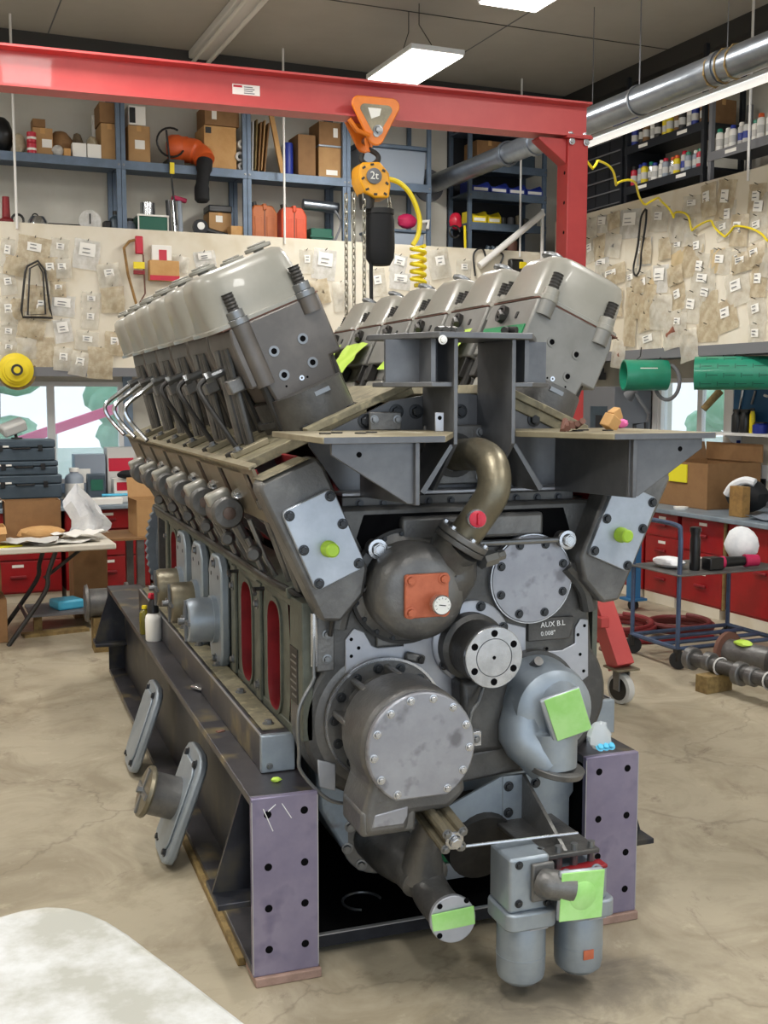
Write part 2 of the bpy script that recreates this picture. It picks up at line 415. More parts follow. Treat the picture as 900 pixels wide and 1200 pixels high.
# windows
def win(n, horiz, a0, a1, z0, z1, d, mids):
    wroot = bpy.data.objects.new('window_%d' % n, None); COL.objects.link(wroot)
    base = ((a0+a1)/2, d, z0) if horiz else (d, (a0+a1)/2, z0)
    wroot.matrix_basis = F @ Matrix.Translation(base); WM[wroot.name] = wroot.matrix_basis.copy(); wroot['kind'] = 'structure'
    def bx(m, p0, p1, q0, q1, t0, t1):
        if horiz: m.box(p0, p1, d+t0, d+t1, q0, q1)
        else: m.box(d+t0, d+t1, p0, p1, q0, q1)
        return m
    fr = MB(); f = .045
    for (p0, p1, q0, q1) in ((a0, a0+f, z0, z1), (a1-f, a1, z0, z1), (a0+f, a1-f, z0, z0+f), (a0+f, a1-f, z1-f, z1)): bx(fr, p0, p1, q0, q1, -.02, .06)
    fr.build('window_frame', 'trim_white', wroot, smooth=0)
    for mm in mids: bx(MB(), mm-.035, mm+.035, z0+f, z1-f, .0, .05).build('mullion', 'trim_white', wroot, smooth=0)
    es = [a0+f]+[e for mm in mids for e in (mm-.035, mm+.035)]+[a1-f]
    for i in range(0, len(es), 2): bx(MB(), es[i], es[i+1], z0+f, z1-f, .024, .03).build('pane', 'window_glass', wroot, smooth=0)
    cs = MB(); c = .09
    for (p0, p1, q0, q1) in ((a0-c, a0, z0-c, z1+.05), (a1, a1+c, z0-c, z1+.05), (a0, a1, z0-c, z0)): bx(cs, p0, p1, q0, q1, -.03, -.001)
    cs.build('casing', 'trim_blue' if horiz else 'trim_white', wroot, smooth=0)
win(1, True, *BWIN, WY, [1.255]); win(2, False, *RWIN, WX, [8.80])
# loft fascia boards over the benches and the loft floors behind them
BY, RX = 10.40, 6.40
struct(MB().box(-5, RX, BY, BY+.03, 2.10, 3.36).build('wall_loft_back', 'board_cream', smooth=0))
struct(MB().box(RX, RX+.03, 2.0, BY+.03, 2.29, 3.69).build('wall_loft_right', 'board_cream', smooth=0))
struct(MB().box(-5, WX, BY+.03, WY, 2.04, 2.16).build('trim_1', 'soffit_grey', smooth=0))
struct(MB().box(RX+.03, WX, 2.0, BY+.03, 2.22, 2.34).build('trim_2', 'soffit_grey', smooth=0))
struct(MB().box(-5, WX-.01, BY-.02, BY, 2.03, 2.11).build('trim_3', 'soffit_grey', smooth=0))
struct(MB().box(RX-.02, RX, 2.0, BY-.03, 2.20, 2.29).build('trim_4', 'soffit_grey', smooth=0))
struct(MB().box(6.72, WX, -3, WY, 4.93, CZ).build('trim_5', 'dark_beam', smooth=0))
struct(MB().box(-5, 6.72, WY-.25, WY, 4.93, CZ).build('trim_6', 'dark_beam', smooth=0))
# cream panel and splash strip on the right wall over the bench
struct(MB().box(WX-.02, WX, 5.0, 8.25, .88, 1.42).build('trim_7', 'board_cream', smooth=0))
# ceiling lamps
k = 0
for lx, ly in LAMPS:
    if ly < 5 or lx < 0: pass
    lab = 'hanging white high bay fixture with glowing panel above the red beam' if k == 0 else 'glowing high bay fixture hung from the ceiling'
    t = thing('ceiling_light', lab, 'light', (lx, ly, 4.60), None if k == 0 else 'high bay fixtures away from the hoist'); k += 1
    m = MB(); m.box(lx-.24, lx+.24, ly-.48, ly+.48, 4.612, 4.655).box(lx-.13, lx+.13, ly-.3, ly+.3, 4.655, 4.70); m.build('housing', 'white_metal', t, .006)
    MB().box(lx-.225, lx+.225, ly-.465, ly+.465, 4.600, 4.612).build('light_panel', 'led_panel', t, smooth=0)
    for sy in (-.35, .35):
        MB().tube([(lx, ly+sy, 4.70), (lx, ly+sy*.3, 4.93), (lx, ly+sy*.3, CZ)], .004, 5).build('hanger_wire', 'iron_black', t)
t = thing('fluorescent_fixture', 'long unlit fluorescent strip fixture fixed flat on the ceiling', 'light', (2.7, 9.5, 5.0))
MB().box(2.58, 2.82, 7.9, 11.0, 5.03, CZ).build('housing', 'trim_white', t, .01)
MB().cyl((2.62, 7.95, 5.0), (2.62, 10.95, 5.0), .018, n=10).build('tube', 'paper_white', t)
MB().cyl((2.76, 7.95, 5.0), (2.76, 10.95, 5.0), .018, n=10).build('tube', 'paper_white', t)
for yy in (7.97, 10.9): MB().box(2.58, 2.82, yy-.03, yy+.03, 4.975, 5.03).build('end_cap', 'trim_white', t)
t = thing('fluorescent_tube', 'long white fluorescent tube hung under the steel duct pipe', 'light', (5.42, 6.5, 3.95))
MB().cyl((5.42, 3.4, 3.985), (5.42, 8.75, 3.985), .028, n=12).build('tube', 'tube_highlight', t)
MB().box(5.40, 5.48, 3.4, 8.75, 4.013, 4.04).build('reflector', 'white_metal', t)
for yy in (4.4, 6.6, 8.3): MB().cyl((5.44, yy, 4.04), (5.44, yy, CZ), .004, n=5).build('hanger_wire', 'soffit_grey', t)
# steel duct pipe
t = thing('duct_pipe', 'thick grey steel exhaust pipe hung from the ceiling, running to the back wall', 'pipe', (5.2, 7, 3.97))
MB().cyl((5.2, 3.2, 4.08), (5.2, 8.85, 4.08), .105, n=28).build('pipe_section', 'pipe_steel', t)
MB().cyl((5.2, 8.80, 4.08), (5.2, WY-.005, 4.08), .095, n=28).build('pipe_section', 'pipe_steel', t)
for yy in (6.35, 8.8, 9.3): MB().ring((5.2, yy, 4.08), (0,1,0), .115, .10, .05, 28).build('collar', 'pipe_steel', t)
MB().ring((5.2, WY-.03, 4.08), (0,1,0), .17, .09, .028, 28).build('wall_flange', 'soffit_grey', t)
for yy in (5.2, 7.3): 
    MB().tube(arc((5.2, yy, 4.08), .112, 0, 360, 20)[:-1], .008, 6, True).build('hanger_ring', 'steel_bolt', t)
    MB().cyl((5.2, yy, 4.19), (5.2, yy, CZ), .005, n=6).build('hanger_wire', 'soffit_grey', t)
MB().tube([(5.2+.11*math.cos(a*.7), 6.15+a*.012, 4.08+.11*math.sin(a*.7)) for a in range(0, 28)], .008, 6).build('wire_wrap', 'wood_old', t)
# thin white rods from ceiling to the loft boards
for (x, y, z0) in ((.94, BY-.012, 3.3), (3.38, BY-.012, 3.3), (5.95, BY-.012, 3.3)):
    MB().cyl((x, y, z0), (x, y, CZ), .011, n=8).build('hanger_rod', 'trim_white', tagv=('thin white steel rod from ceiling to the loft board of the back wall', 'rod', 'hanger rods of the back loft'))
MB().cyl((RX-.012, 7.45, 3.6), (RX-.012, 7.45, CZ), .011, n=8).build('hanger_rod', 'trim_white', tagv=('thin white steel rod by the spray can shelves', 'rod'))
# ---------------------------------------------------------------- outdoors
m = MB(); m.box(-30, 40, WY+.3, 45, -.3, -.15).box(WX+.3, 40, -10, WY+.3, -.3, -.15)
struct(m.build('ground', 'ground_out', smooth=0))
rng = random.Random(3)
def tree(x, y, h, r, mat, label):
    t = thing('tree', label, 'tree', (x, y, -.15), 'trees outside the windows')
    MB().tube([(x, y, -.15), (x+.1, y, h*.4), (x-.05, y+.1, h*.8)], [.16, .12, .05], 8).build('trunk', 'bark', t)
    m = MB()
    for i in range(26):
        a = rng.uniform(0, 6.28); q = rng.uniform(0, r); z = rng.uniform(.18, 1)*h
        m.sphere((x+q*math.cos(a), y+q*math.sin(a), z), rng.uniform(.25, .6)*r*.8, 9, 6, (1,1,.8), .25, rng)
    m.build('foliage', mat, t, smooth=60)
for i, (x, y) in enumerate(((-1.6, 20), (1.1, 18), (3.6, 21))):
    tree(x, y, rng.uniform(5.5, 7.5), rng.uniform(.95, 1.15), 'foliage' if i % 2 else 'foliage_dark', '%s leafy tree outside the window behind the tool boxes' % ('dark green', 'pale green', 'bluish green')[i])
for i, (x, y) in enumerate(((14.5, 13.5), (15.5, 18.0))):
    tree(x, y, rng.uniform(5.5, 7), rng.uniform(1.3, 1.6), 'foliage', '%s tree outside the window over the right bench' % ('round pale green', 'tall pale green')[i])
# ================================================================== skid under the engine (engine frame)
setF(Matrix.Identity(4))
CX = 1.5
SK = thing('engine_skid', 'long black steel skid frame with purple end plates under the engine', 'skid', (1.44, 5.4, .03))
def skid_side(xo, xi, sgn):
    # I-section rail: top flange, bottom flange, web set in towards the engine
    a, b = min(xo, xi), max(xo, xi)
    wx = xi - .108*(1 if xi > xo else -1)
    m = MB(); m.box(a, b, 3.312, 7.44, .582, .61); m.build('top_flange', 'skid_top', SK, .003)
    m = MB(); m.box(a, b, 3.312, 7.44, .03, .055); m.build('bottom_flange', 'skid_top', SK, .003)
    m = MB(); m.box(wx-.01, wx+.01, 3.312, 7.43, .055, .582); m.build('web', 'skid_black', SK)
    m = MB(); m.box(a, b, 3.288, 3.312, .03, .61); p = m.build('end_plate', 'post_purple', SK, .003)
    for zz in (.115, .25, .385, .555):
        for xx in (a+.052, b-.045): hole(p, (xx, 3.2879, zz), (0,-1,0), .0125)
    m = MB()
    for xx in (a, b-.003): m.box(xx, xx+.003, 3.2872, 3.288, .04, .60)
    m.build('bare_edge', 'skid_edge', p)
    m = MB(); m.box(a, b, 7.44, 7.46, .03, .61); m.build('end_plate', 'skid_black', SK, .003)
    for yy in (3.43, 7.36):          # jacking brackets: upright triangle on a foot plate
        o = xo; out = xo + sgn*.10
        m = MB(); m.prism([(o, .585), (wx, .585), (wx, .265), (out, .265)], 'y', yy-.008, yy+.008); m.build('gusset', 'skid_black', SK)
        m = MB(); m.box(min(out, wx), max(out, wx), yy-.10, yy+.10, .245, .265); m.build('foot_plate', 'skid_black', SK, .003)
skid_side(.747, .962, -1); skid_side(2.135, 1.925, 1)
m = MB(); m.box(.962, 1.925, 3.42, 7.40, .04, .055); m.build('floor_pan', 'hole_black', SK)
m = MB(); m.box(.962, 1.925, 3.405, 3.42, .03, .07); m.build('pan_lip', 'skid_black', SK)
m = MB(); m.box(.962, 1.925, 3.404, 3.42, .0702, .074); m.build('bare_edge', 'skid_edge', SK)
m = MB(); m.box(.962, 1.925, 7.36, 7.40, .07, .58); m.build('cross_member', 'skid_black', SK)
m = MB(); m.box(.95, .97, 3.42, 3.5, .3, .34); 
MB().tube(arc((1.22, 3.62, .062), .07, 0, 250, 14, 'z'), .005, 6).build('wire_loop', 'steel_bolt', SK)
# timber under the skid
for nm, bx, mt, lb in (('packing_board', (.752, .968, 3.275, 3.42, 0, .03), 'wood_pink', 'reddish timber packing board under the skid end plate beside the leaning covers'),
                       ('packing_board', (1.92, 2.14, 3.275, 3.42, 0, .03), 'wood_pink', 'reddish timber packing board under the skid end plate behind the oil filters'),
                       ('timber_strip', (.728, .76, 3.43, 4.55, 0, .03), 'wood_old', 'weathered yellow wooden strip along the outer edge of the skid'),
                       ('packing_board', (.77, .96, 6.9, 7.3, 0, .03), 'wood_old', 'short timber board under the far end of the skid'),
                       ('packing_board', (1.93, 2.13, 6.9, 7.3, 0, .03), 'wood_old', 'short timber board under the far skid rail by the gantry')):
    MB().box(*bx).build(nm, mt, bev=.004, tagv=(lb, 'timber'))

# ================================================================== engine
EN = thing('diesel_engine', 'large grey twelve-cylinder vee diesel engine block with gear case and pumps', 'engine', (CX, 4.9, .61))
TA = R(23.5); ca, sa = math.cos(TA), math.sin(TA)
P0, NC = .425, 6
X = lambda r: CX + r
# ---- sole rails
for s in (-1, 1):
    m = MB(); xo, xi = s*.665, s*.555
    m.prism([(X(xo), .61), (X(xi), .61), (X(xi), .735), (X(s*.60), .742), (X(xo), .735)], 'y', 3.53, 6.55)
    r_ = m.build('sole_rail', 'skid_top', EN, .003)
    m = MB(); m.box(min(X(xo), X(xi))-.003, max(X(xo), X(xi))+.003, 3.505, 3.53, .612, .738); e = m.build('rail_end_cap', 'alu_cover', r_, .004)
    m = MB(); m.box(*(sorted((X(xo)+s*.002, X(xo)-s*.004))), 3.53, 6.5, .733, .739); m.build('bare_edge', 'skid_edge', r_)
    m = MB(); m.box(*sorted((X(s*.575), X(s*.65))), 3.56, 6.5, .741, .744); m.build('dirty_top', 'deck_tan', r_)
    if s < 0:
        bolt(e, (X(-.64), 3.505, .635), (0,-1,0), .008, 'steel_bolt')
        for yy in (3.62, 4.05, 4.5, 4.9, 5.3): bolt(r_, (X(-.615), yy, .744), (0,0,1), .014, 'steel_bolt')
# ---- oil pan
m = MB(); m.prism([(X(-.46), .64), (X(.47), .64), (X(.47), .27), (X(.28), .12), (X(-.12), .12), (X(-.35), .26), (X(-.44), .42)], 'y', 3.60, 6.4)
PAN = m.build('oil_pan', 'pan_blue', EN, .012)
m = MB(); m.box(X(-.05), X(.3), 3.585, 3.60, .175, .26); m.build('green_panel', 'paint_green', PAN)
m = MB(); m.box(X(-.08), X(.33), 3.57, 3.60, .115, .175); p = m.build('pan_strip', 'alu_bright', PAN)
for xx in (.02, .12, .24): hole(p, (X(xx), 3.5699, .145), (0,-1,0), .007)
# ---- crankcase side walls with hand holes
def oval(cy, cz, hw, hh, n=28):
    pts = []
    for i in range(n):
        a = 2*math.pi*i/n; c, s_ = math.cos(a), math.sin(a)
        pts.append((cy+hw*math.copysign(abs(c)**.75, c), cz+(hh-hw)*(1 if s_ > 1e-9 else -1 if s_ < -1e-9 else 0)+hw*math.copysign(abs(s_)**.9, s_)))
    return pts
XS = -.56
for k in range(NC):
    y0 = 3.51+P0*k; y1 = y0+P0; cy = (y0+y1)/2+.0; cz = .955
    ov = oval(cy, cz, .088, .19); n = len(ov); outer = []
    for (py, pz) in ov:
        dy, dz = py-cy, pz-cz; t = min((P0/2)/abs(dy) if abs(dy) > 1e-6 else 9e9, (.235)/abs(dz) if abs(dz) > 1e-6 else 9e9)
        outer.append((cy+dy*t, cz+dz*t))
    m = MB()
    A = [(X(XS), *p) for p in outer]; B = [(X(XS), *p) for p in ov]; C_ = [(X(XS+.07), *p) for p in ov]
    rim = oval(cy, cz, .10, .205); R0 = [(X(XS), *p) for p in rim]; R1 = [(X(XS-.008), *p) for p in rim]; R2 = [(X(XS-.008), *p) for p in ov]
    m.loft([A, R0, R1, R2], False); w_ = m.build('crankcase_bay', 'block_green', EN)
    # corners of the rectangle
    m = MB(); m.loft([R2, C_], False); m.build('hand_hole_liner', 'red_primer', w_)
    m = MB(); m.box(X(XS-.014), X(XS), y1-.035, y1+.035, .745, 1.18); m.build('rib', 'block_green', EN, .004)
    for zz in (.80, 1.10):
        bolt(w_, (X(XS-.014), y1, zz), (-1,0,0), .013, 'steel_bolt')
    if k < 2:
        MB().tube([(X(XS-.01), cy+.12, 1.17), (X(XS-.05), cy+.12, 1.17), (X(XS-.06), cy+.05, 1.165)], .008, 6).build('clamp_handle', 'iron_black', w_)
m = MB(); m.box(X(XS-.004), X(XS+.02), 3.46, 6.5, .735, .765); m.box(X(XS-.004), X(XS+.02), 3.46, 6.5, 1.165, 1.20); m.build('side_rail', 'block_green', EN, .003)
m = MB(); m.box(X(XS+.14), X(XS+.16), 3.5, 6.2, .72, 1.2); m.build('crankcase_inner', 'red_primer', EN)
m = MB(); m.box(X(.54), X(.56), 3.46, 6.45, .735, 1.2); m.build('crankcase_wall', 'block_green', EN)
m = MB(); m.box(X(-.56), X(.56), 6.42, 6.46, .64, 1.60); m.build('rear_wall', 'cast_dark', EN)
m = MB(); m.box(X(-.50), X(.50), 3.47, 3.5, .64, 1.5); m.build('front_bulkhead', 'iron_black', EN)
m = MB(); m.box(X(XS-.006), X(XS+.03), 3.36, 3.51, .75, 1.2); w_ = m.build('front_corner_panel', 'block_green', EN, .004)
m = MB(); m.box(X(XS-.009), X(XS-.006), 3.41, 3.50, .86, 1.04); m.build('data_plate', 'iron_black', w_)
m = MB()
for i in range(7): m.box(X(XS-.0105), X(XS-.009), 3.42, 3.42+.05+.02*((i*37) % 3)/2, .88+i*.022, .886+i*.022)
m.build('plate_print', 'steel_bolt', w_)
# ---- hand hole doors with breather drums (three fitted on the far bays)
def door_mesh(m, c, thick=.03, hw=.115, hh=.235):
    cy, cz = c
    pts = [(-hw*.55,-hh),(hw*.55,-hh),(hw*.62,-hh*.8),(hw,-hh*.72),(hw,hh*.72),(hw*.62,hh*.8),(hw*.55,hh),(-hw*.55,hh),(-hw*.62,hh*.8),(-hw,hh*.72),(-hw,-hh*.72),(-hw*.62,-hh*.8)]
    return m
def hand_door(parent, y, drum=True):
    hw, hh = .125, .235; cz = .96
    poly = [(y-hw*.5, cz-hh), (y+hw*.5, cz-hh), (y+hw*.8, cz-hh*.9), (y+hw, cz-hh*.72), (y+hw, cz+hh*.72), (y+hw*.8, cz+hh*.9), (y+hw*.5, cz+hh), (y-hw*.5, cz+hh), (y-hw*.8, cz+hh*.9), (y-hw, cz+hh*.72), (y-hw, cz-hh*.72), (y-hw*.8, cz-hh*.9)]
    m = MB(); m.prism(poly, 'x', X(XS-.045), X(XS-.006)); d = m.build('crankcase_door', 'alu_cover', parent, .009)
    for zz in (cz-.2, cz+.2): bolt(d, (X(XS-.045), y, zz), (-1,0,0), .014, 'steel_bolt')
    for yy in (-.07, .07): hole(d, (X(XS-.0451), y+yy, cz+.15), (-1,0,0), .01)
    m = MB(); m.lathe([(.092,0),(.092,.10),(.086,.118),(.075,.122),(.075,.114),(.02,.116)], (X(XS-.045), y, .925), (-1,0,0), 32); m.build('breather_drum', 'cast_bronze' if y > 4.8 else 'alu_cover', d)
    m = MB(); m.ring((X(XS-.045), y, .925), (-1,0,0), .1, .09, .02, 28); m.build('drum_collar', 'alu_cover', d)
    m = MB(); m.cbox((X(XS-.168), y, .925), (.012, .17, .016)); m.cbox((X(XS-.168), y, .925), (.012, .016, .17)); m.cyl((X(XS-.16), y, .925), (X(XS-.20), y, .925), .014, n=10); m.build('clamp_cross', 'steel_bolt', d)
for k in (2, 3, 4): hand_door(EN, 3.51+P0*k+P0/2)
# ---- flywheel
m = MB(); pts = []
for i in range(180):
    a = 2*math.pi*i/180; r = .615 if i % 2 else .602
    pts.append((X(0)+r*math.cos(a), .97+r*math.sin(a)))
m.prism(pts, 'y', 6.56, 6.62); fw_ = m.build('flywheel', 'flywheel_grey', EN, smooth=20)
m = MB(); m.lathe([(.56,0),(.55,.02),(.2,.02),(.18,.05)], (X(0), 6.56, .97), (0,-1,0), 40); m.build('flywheel_face', 'flywheel_grey', fw_)
for i in range(12): bolt(fw_, (X(.48*math.cos(i*math.pi/6)), 6.54, .97+.48*math.sin(i*math.pi/6)), (0,-1,0), .012, 'bolt_dark')
m = MB(); m.box(X(-.5), X(-.42), 6.46, 6.54, .7, 1.3); m.build('timing_bracket', 'red_primer', EN)

# ---- bank frames
def bankM(s, y):
    if s > 0: cols = ((ca,0,-sa),(0,1,0),(sa,0,ca))
    else: cols = ((ca,0,sa),(0,1,0),(-sa,0,ca))
    return Matrix.Translation((CX+s*.556, y, 2.139)) @ Matrix(cols).transposed().to_4x4()
YB = {-1: 3.72, 1: 3.64}
# decks, outer panels, gallery pockets
for s in (-1, 1):
    T = bankM(s, 0)
    y0, y1 = 3.37, 6.46
    def sb(m, u0, u1, a, b, w0, w1): m.T = T; m.box(min(s*u0, s*u1), max(s*u0, s*u1), a, b, w0, w1); return m
    sb(MB(), -.30, .355, YB[s]-.16, y1, -.435, -.40).build('cylinder_deck', 'deck_tan', EN, .003)
    # outer panel strip with slots
    pan = piece('gallery_panel', '', loc=(X(s*.7), 4.9, 1.55), parent=EN)
    edges = [y0]
    for k in range(-1, NC):
        yc = YB[s]+P0*k+.2 if k >= 0 else 3.50
        sb(MB(), .345, .355, edges[-1], yc-.045, -.60, -.40).build('panel_plate', 'panel_tan', pan)
        sb(MB(), .345, .355, yc-.045, yc+.045, -.43, -.40).build('panel_plate', 'panel_tan', pan)
        sb(MB(), .345, .355, yc-.045, yc+.045, -.60, -.56).build('panel_plate', 'panel_tan', pan)
        sb(MB(), .325, .33, yc-.05, yc+.05, -.565, -.425).build('slot_backing', 'red_primer' if k < 2 else 'iron_black', pan)
        edges.append(yc+.045)
    sb(MB(), .345, .355, edges[-1], y1, -.60, -.40).build('panel_plate', 'panel_tan', pan)
    sb(MB(), .335, .362, y0, y1, -.404, -.394).build('panel_lip', 'bracket_top', pan)
    # recessed gallery back wall (red) and lower shelf
    sb(MB(), .20, .21, y0+.02, y1, -.86, -.43).build('gallery_wall', 'red_primer', EN)
    m = MB(); m.prism([(X(s*.43), 1.19), (X(s*.575), 1.19), (X(s*.58), 1.225), (X(s*.52), 1.25), (X(s*.43), 1.25)], 'y', 3.5, 6.46); m.build('gallery_ledge', 'block_green', EN, .004)
    for k in range(NC+1):
        yc = YB[s]+P0*k-.02
        m = MB(); m.T = T; m.prism([(s*.20, -.86), (s*.215, -.88), (s*.35, -.60), (s*.345, -.44), (s*.20, -.44)], 'y', yc-.01, yc+.01)
        m.build('gallery_rib', 'cast_mid', EN, .002)
    for ya in (3.44, 3.53): MB().cyl((X(s*.655), ya, 1.52), (X(s*.535), ya+.05, 1.22), .016, n=8).build('gallery_strut', 'cast_mid', EN)
    if s < 0:
        MB().tube(smoothpath([(X(-.50), 3.47, 1.17), (X(-.56), 3.5, 1.215), (X(-.60), 3.65, 1.235), (X(-.60), 4.4, 1.24), (X(-.60), 6.3, 1.24)], 5), .011, 8).build('oil_line', 'iron_black', EN)
        for k in range(NC):
            yc = YB[s]+P0*k+.06
            c = Vector((X(-.715), yc-.03, 1.455))
            fp = piece('fuel_pump', '', loc=c, parent=EN)
            MB().lathe([(.035,.16),(.05,.15),(.052,.03),(.056,.02),(.056,0),(.048,-.012),(.02,-.014)], c, (0,1,0), 22).build('pump_barrel', 'cast_dark', fp)
            MB().lathe([(.022,0),(.022,.012),(.012,.016)], c+V(0,-.013,0), (0,-1,0), 14).build('pump_cap', 'pump_face', fp)
            m = MB(); m.cbox(c+V(-.010,.085,.030), (.085, .07, .085), rotm(0, -TA, 0)); m.build('pump_housing', 'cover_grey', fp, .012)
            bolt(fp, c+V(.035,-.0,.062), (-.3,-.6,.7), .016, 'chrome')
            m = MB(); m.cyl(c+V(.03,.04,-.03), c+V(.10,.06,-.16), .022, .018, 10); m.cyl(c+V(.07,.02,-.09), c+V(.13,.02,-.22), .012, n=8); m.build('control_link', 'cast_mid', fp)
            MB().lathe([(.026,0),(.026,.05),(.018,.06)], c+V(.085,-.03,-.135), (-.3,-.9,0), 12).build('rack_pivot', 'cast_dark', fp)
            m = MB(); m.tube([c+V(.06,-.06,-.02), c+V(.12,-.04,-.16), c+V(.16,-.03,-.225)], .009, 6); m.build('tie_rod', 'steel_bolt', fp)
    else:
        for k in range(NC):
            yc = YB[s]+P0*k+.06; c = Vector((X(.715), yc, 1.455))
            MB().lathe([(.035,.16),(.05,.15),(.056,0),(.02,-.014)], c, (0,1,0), 16).build('fuel_pump', 'cast_dark', EN)
# valley between the banks
m = MB(); m.prism([(X(-.29), 1.84), (X(-.1), 1.77), (X(.1), 1.77), (X(.29), 1.84), (X(.29), 1.80), (X(-.29), 1.80)][:0] or [(X(-.28), 1.83), (X(.28), 1.83), (X(.28), 1.79), (X(-.28), 1.79)], 'y', 3.56, 6.46); m.build('valley_floor', 'iron_black', EN)

# ---- cylinder heads
def head_parts(s, k):
    y = YB[s]+P0*k; T = bankM(s, y); front = (k == 0)
    hp = piece('cylinder_head', '', loc=T @ V(0, .2, -.15), parent=EN)
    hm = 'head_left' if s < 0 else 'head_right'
    def B(m, u0, u1, v0, v1, w0, w1): m.box(min(s*u0, s*u1), max(s*u0, s*u1), v0, v1, w0, w1); return m
    def nb():
        m = MB(); m.T = T; return m
    L = .385
    # casting: block with cut-away lower corners for the studs
    m = nb(); m.prism([(s*u, w) for u, w in ((-.168,0),(.168,0),(.18,-.05),(.18,-.215),(.125,-.215),(.115,-.295),(-.115,-.295),(-.125,-.215),(-.168,-.215))], 'y', 0, L)
    body = m.build('head_casting', hm, hp, .008)
    # liner and lower skirt
    m = nb(); m.cyl((0, L/2, -.29), (0, L/2, -.40), .15, .15, 28); m.cyl((0, L/2, -.355), (0, L/2, -.375), .165, .165, 28)
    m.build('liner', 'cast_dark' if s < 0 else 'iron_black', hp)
    # four studs
    for u in (-.125, .125):
        for v in (.03, L-.03):
            m = nb(); m.cyl((s*u, v, -.40), (s*u, v, -.20), .019, n=10); m.build('stud', 'iron_black', hp)
            vb = .010 if v < .1 else L-.010
            m = nb(); m.cyl((s*u, vb, -.22 if (s < 0 and u > 0) else -.055), (s*u, vb, .005), .034, n=14); m.build('stud_boss', hm, hp)
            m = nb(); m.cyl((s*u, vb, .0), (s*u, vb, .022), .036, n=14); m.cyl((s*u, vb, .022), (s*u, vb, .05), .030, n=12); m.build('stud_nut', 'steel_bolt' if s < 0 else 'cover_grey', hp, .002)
            m = nb(); m.lathe([(.021, .05+i*.006+(.003 if 0 else 0)) if i % 2 == 0 else (.0185, .05+i*.006) for i in range(11)], (s*u, vb, 0), (T.inverted() @ (T @ V(0,0,1)))-V(0,0,0), 12)
            m.build('stud_thread', 'iron_black', hp)
    # rocker cover: tapered box with rounded top and a rim
    m = nb()
    b0 = [(s*-.165, .018), (s*.185, .018), (s*.185, L-.018), (s*-.165, L-.018)]
    def ring(u0, u1, v0, v1, w, r=.035):
        return [(s*p[0], p[1], w) for p in rrect(u0, u1, v0, v1, r, 4)]
    e = .030 if s < 0 else 0; rr_ = .09 if s < 0 else .07
    rings = [ring(-.175, .200+e, .0, L-.01, .004, .05), ring(-.175, .200+e, 0, L-.01, .016, .05), ring(-.164, .190+e, .010, L-.02, .020, .06), ring(-.160, .190+e, .014, L-.024, .06, rr_), ring(-.150, .190+e*.8, .022, L-.032, .158, rr_+.01), ring(-.138, .180+e*.8, .036, L-.046, .186, rr_), ring(-.11, .154+e, .06, L-.07, .198, .06)]
    m.loft(rings); cov = m.build('rocker_cover', 'cover_grey', hp, smooth=50)
    m = nb(); B(m, -.17, .190, .003, L-.012, -.001, .004); m.build('gasket', 'rust_edge', hp)
    for u in (-.085, .13):
        m = nb(); m.cyl((s*u, L/2, .192), (s*u, L/2, .212), .02, n=10)
        m.loft([[(s*(u+.050*math.cos(a)), L/2+.026*math.sin(a)*1.6, w) for a in [2*math.pi*i/16 for i in range(16)]] for w in (.207, .221)])
        m.loft([[(s*(u+.036*math.cos(a)), L/2+.030*math.sin(a), w) for a in [2*math.pi*i/16 for i in range(16)]] for w in (.221, .229)])
        m.build('filler_cap', 'cover_grey' if s < 0 else 'steel_bolt', hp, .003)
    nz = (T.to_3x3() @ V(0,-1,0)); upw = T.to_3x3() @ V(0,0,1)
    if front:
        for u, w_ in ((-.055,-.125),(.055,-.125),(-.055,-.212),(.055,-.212)):
            m = nb(); m.ring((s*u, 0, w_), (0,-1,0), .0185, .0105, .003, 20); m.build('counterbore', 'steel_bolt' if s < 0 else 'head_right', hp)
            hole(hp, T @ V(s*u, -.0004, w_), (0,-1,0), .0105)
        m = nb(); m.ring((s*.002, 0, -.245), (0,-1,0), .009, .004, .003, 14); m.build('counterbore', 'chrome', hp)
        for u in (-.02, .07): hole(hp, T @ V(s*u*.9, -.0004, -.25), (0,-1,0), .004)
        m = nb(); m.cyl((0, .02, -.28), (0, .02, -.40), .13, .135, 28); m.build('front_liner', 'cast_dark', hp)
        for u in (-.09, .09): bolt(hp, T @ V(s*u, -.11, -.40), upw, .016, 'bolt_dark')
        m = nb(); B(m, -.045, .01, -.112, -.10, -.31, -.295); m.build('bare_patch', 'steel_bolt', hp)
    # outer side plumbing
    if s < 0:
        for v, dr in ((.10, .013), (.16, .013), (.25, .020)):
            m = nb(); m.cyl((s*.18, v, -.06), (s*.235, v, -.395), dr, n=9); m.build('push_rod_tube', 'cast_dark' if dr < .015 else 'cast_mid', hp)
        m = nb(); B(m, .18, .235, .06, .13, -.21, -.16); m.build('injector_block', 'cast_mid', hp, .006)
        m = nb(); m.cyl((s*.18, .19, -.13), (s*.26, .19, -.13), .016, n=10); m.cyl((s*.25, .19, -.13), (s*.275, .19, -.13), .022, n=6); m.build('fuel_inlet', 'steel_bolt', hp)
        if k >= 3:
            pts = [T @ V(s*q[0], q[1], q[2]) for q in ((.26,.19,-.13),(.34,.19,-.15),(.42,.17,-.17),(.445,.16,-.20),(.44,.15,-.26),(.415,.10,-.35))]
            MB().tube(smoothpath(pts, 4), .011, 8).build('jumper_line', 'chrome', hp)
        else:
            pts = [T @ V(s*q[0], q[1], q[2]) for q in ((.27,.19,-.13),(.31,.18,-.15),(.31,.15,-.22),(.285,.12,-.38))]
            MB().tube(smoothpath(pts, 4), .010, 8).build('jumper_line', 'iron_black', hp)
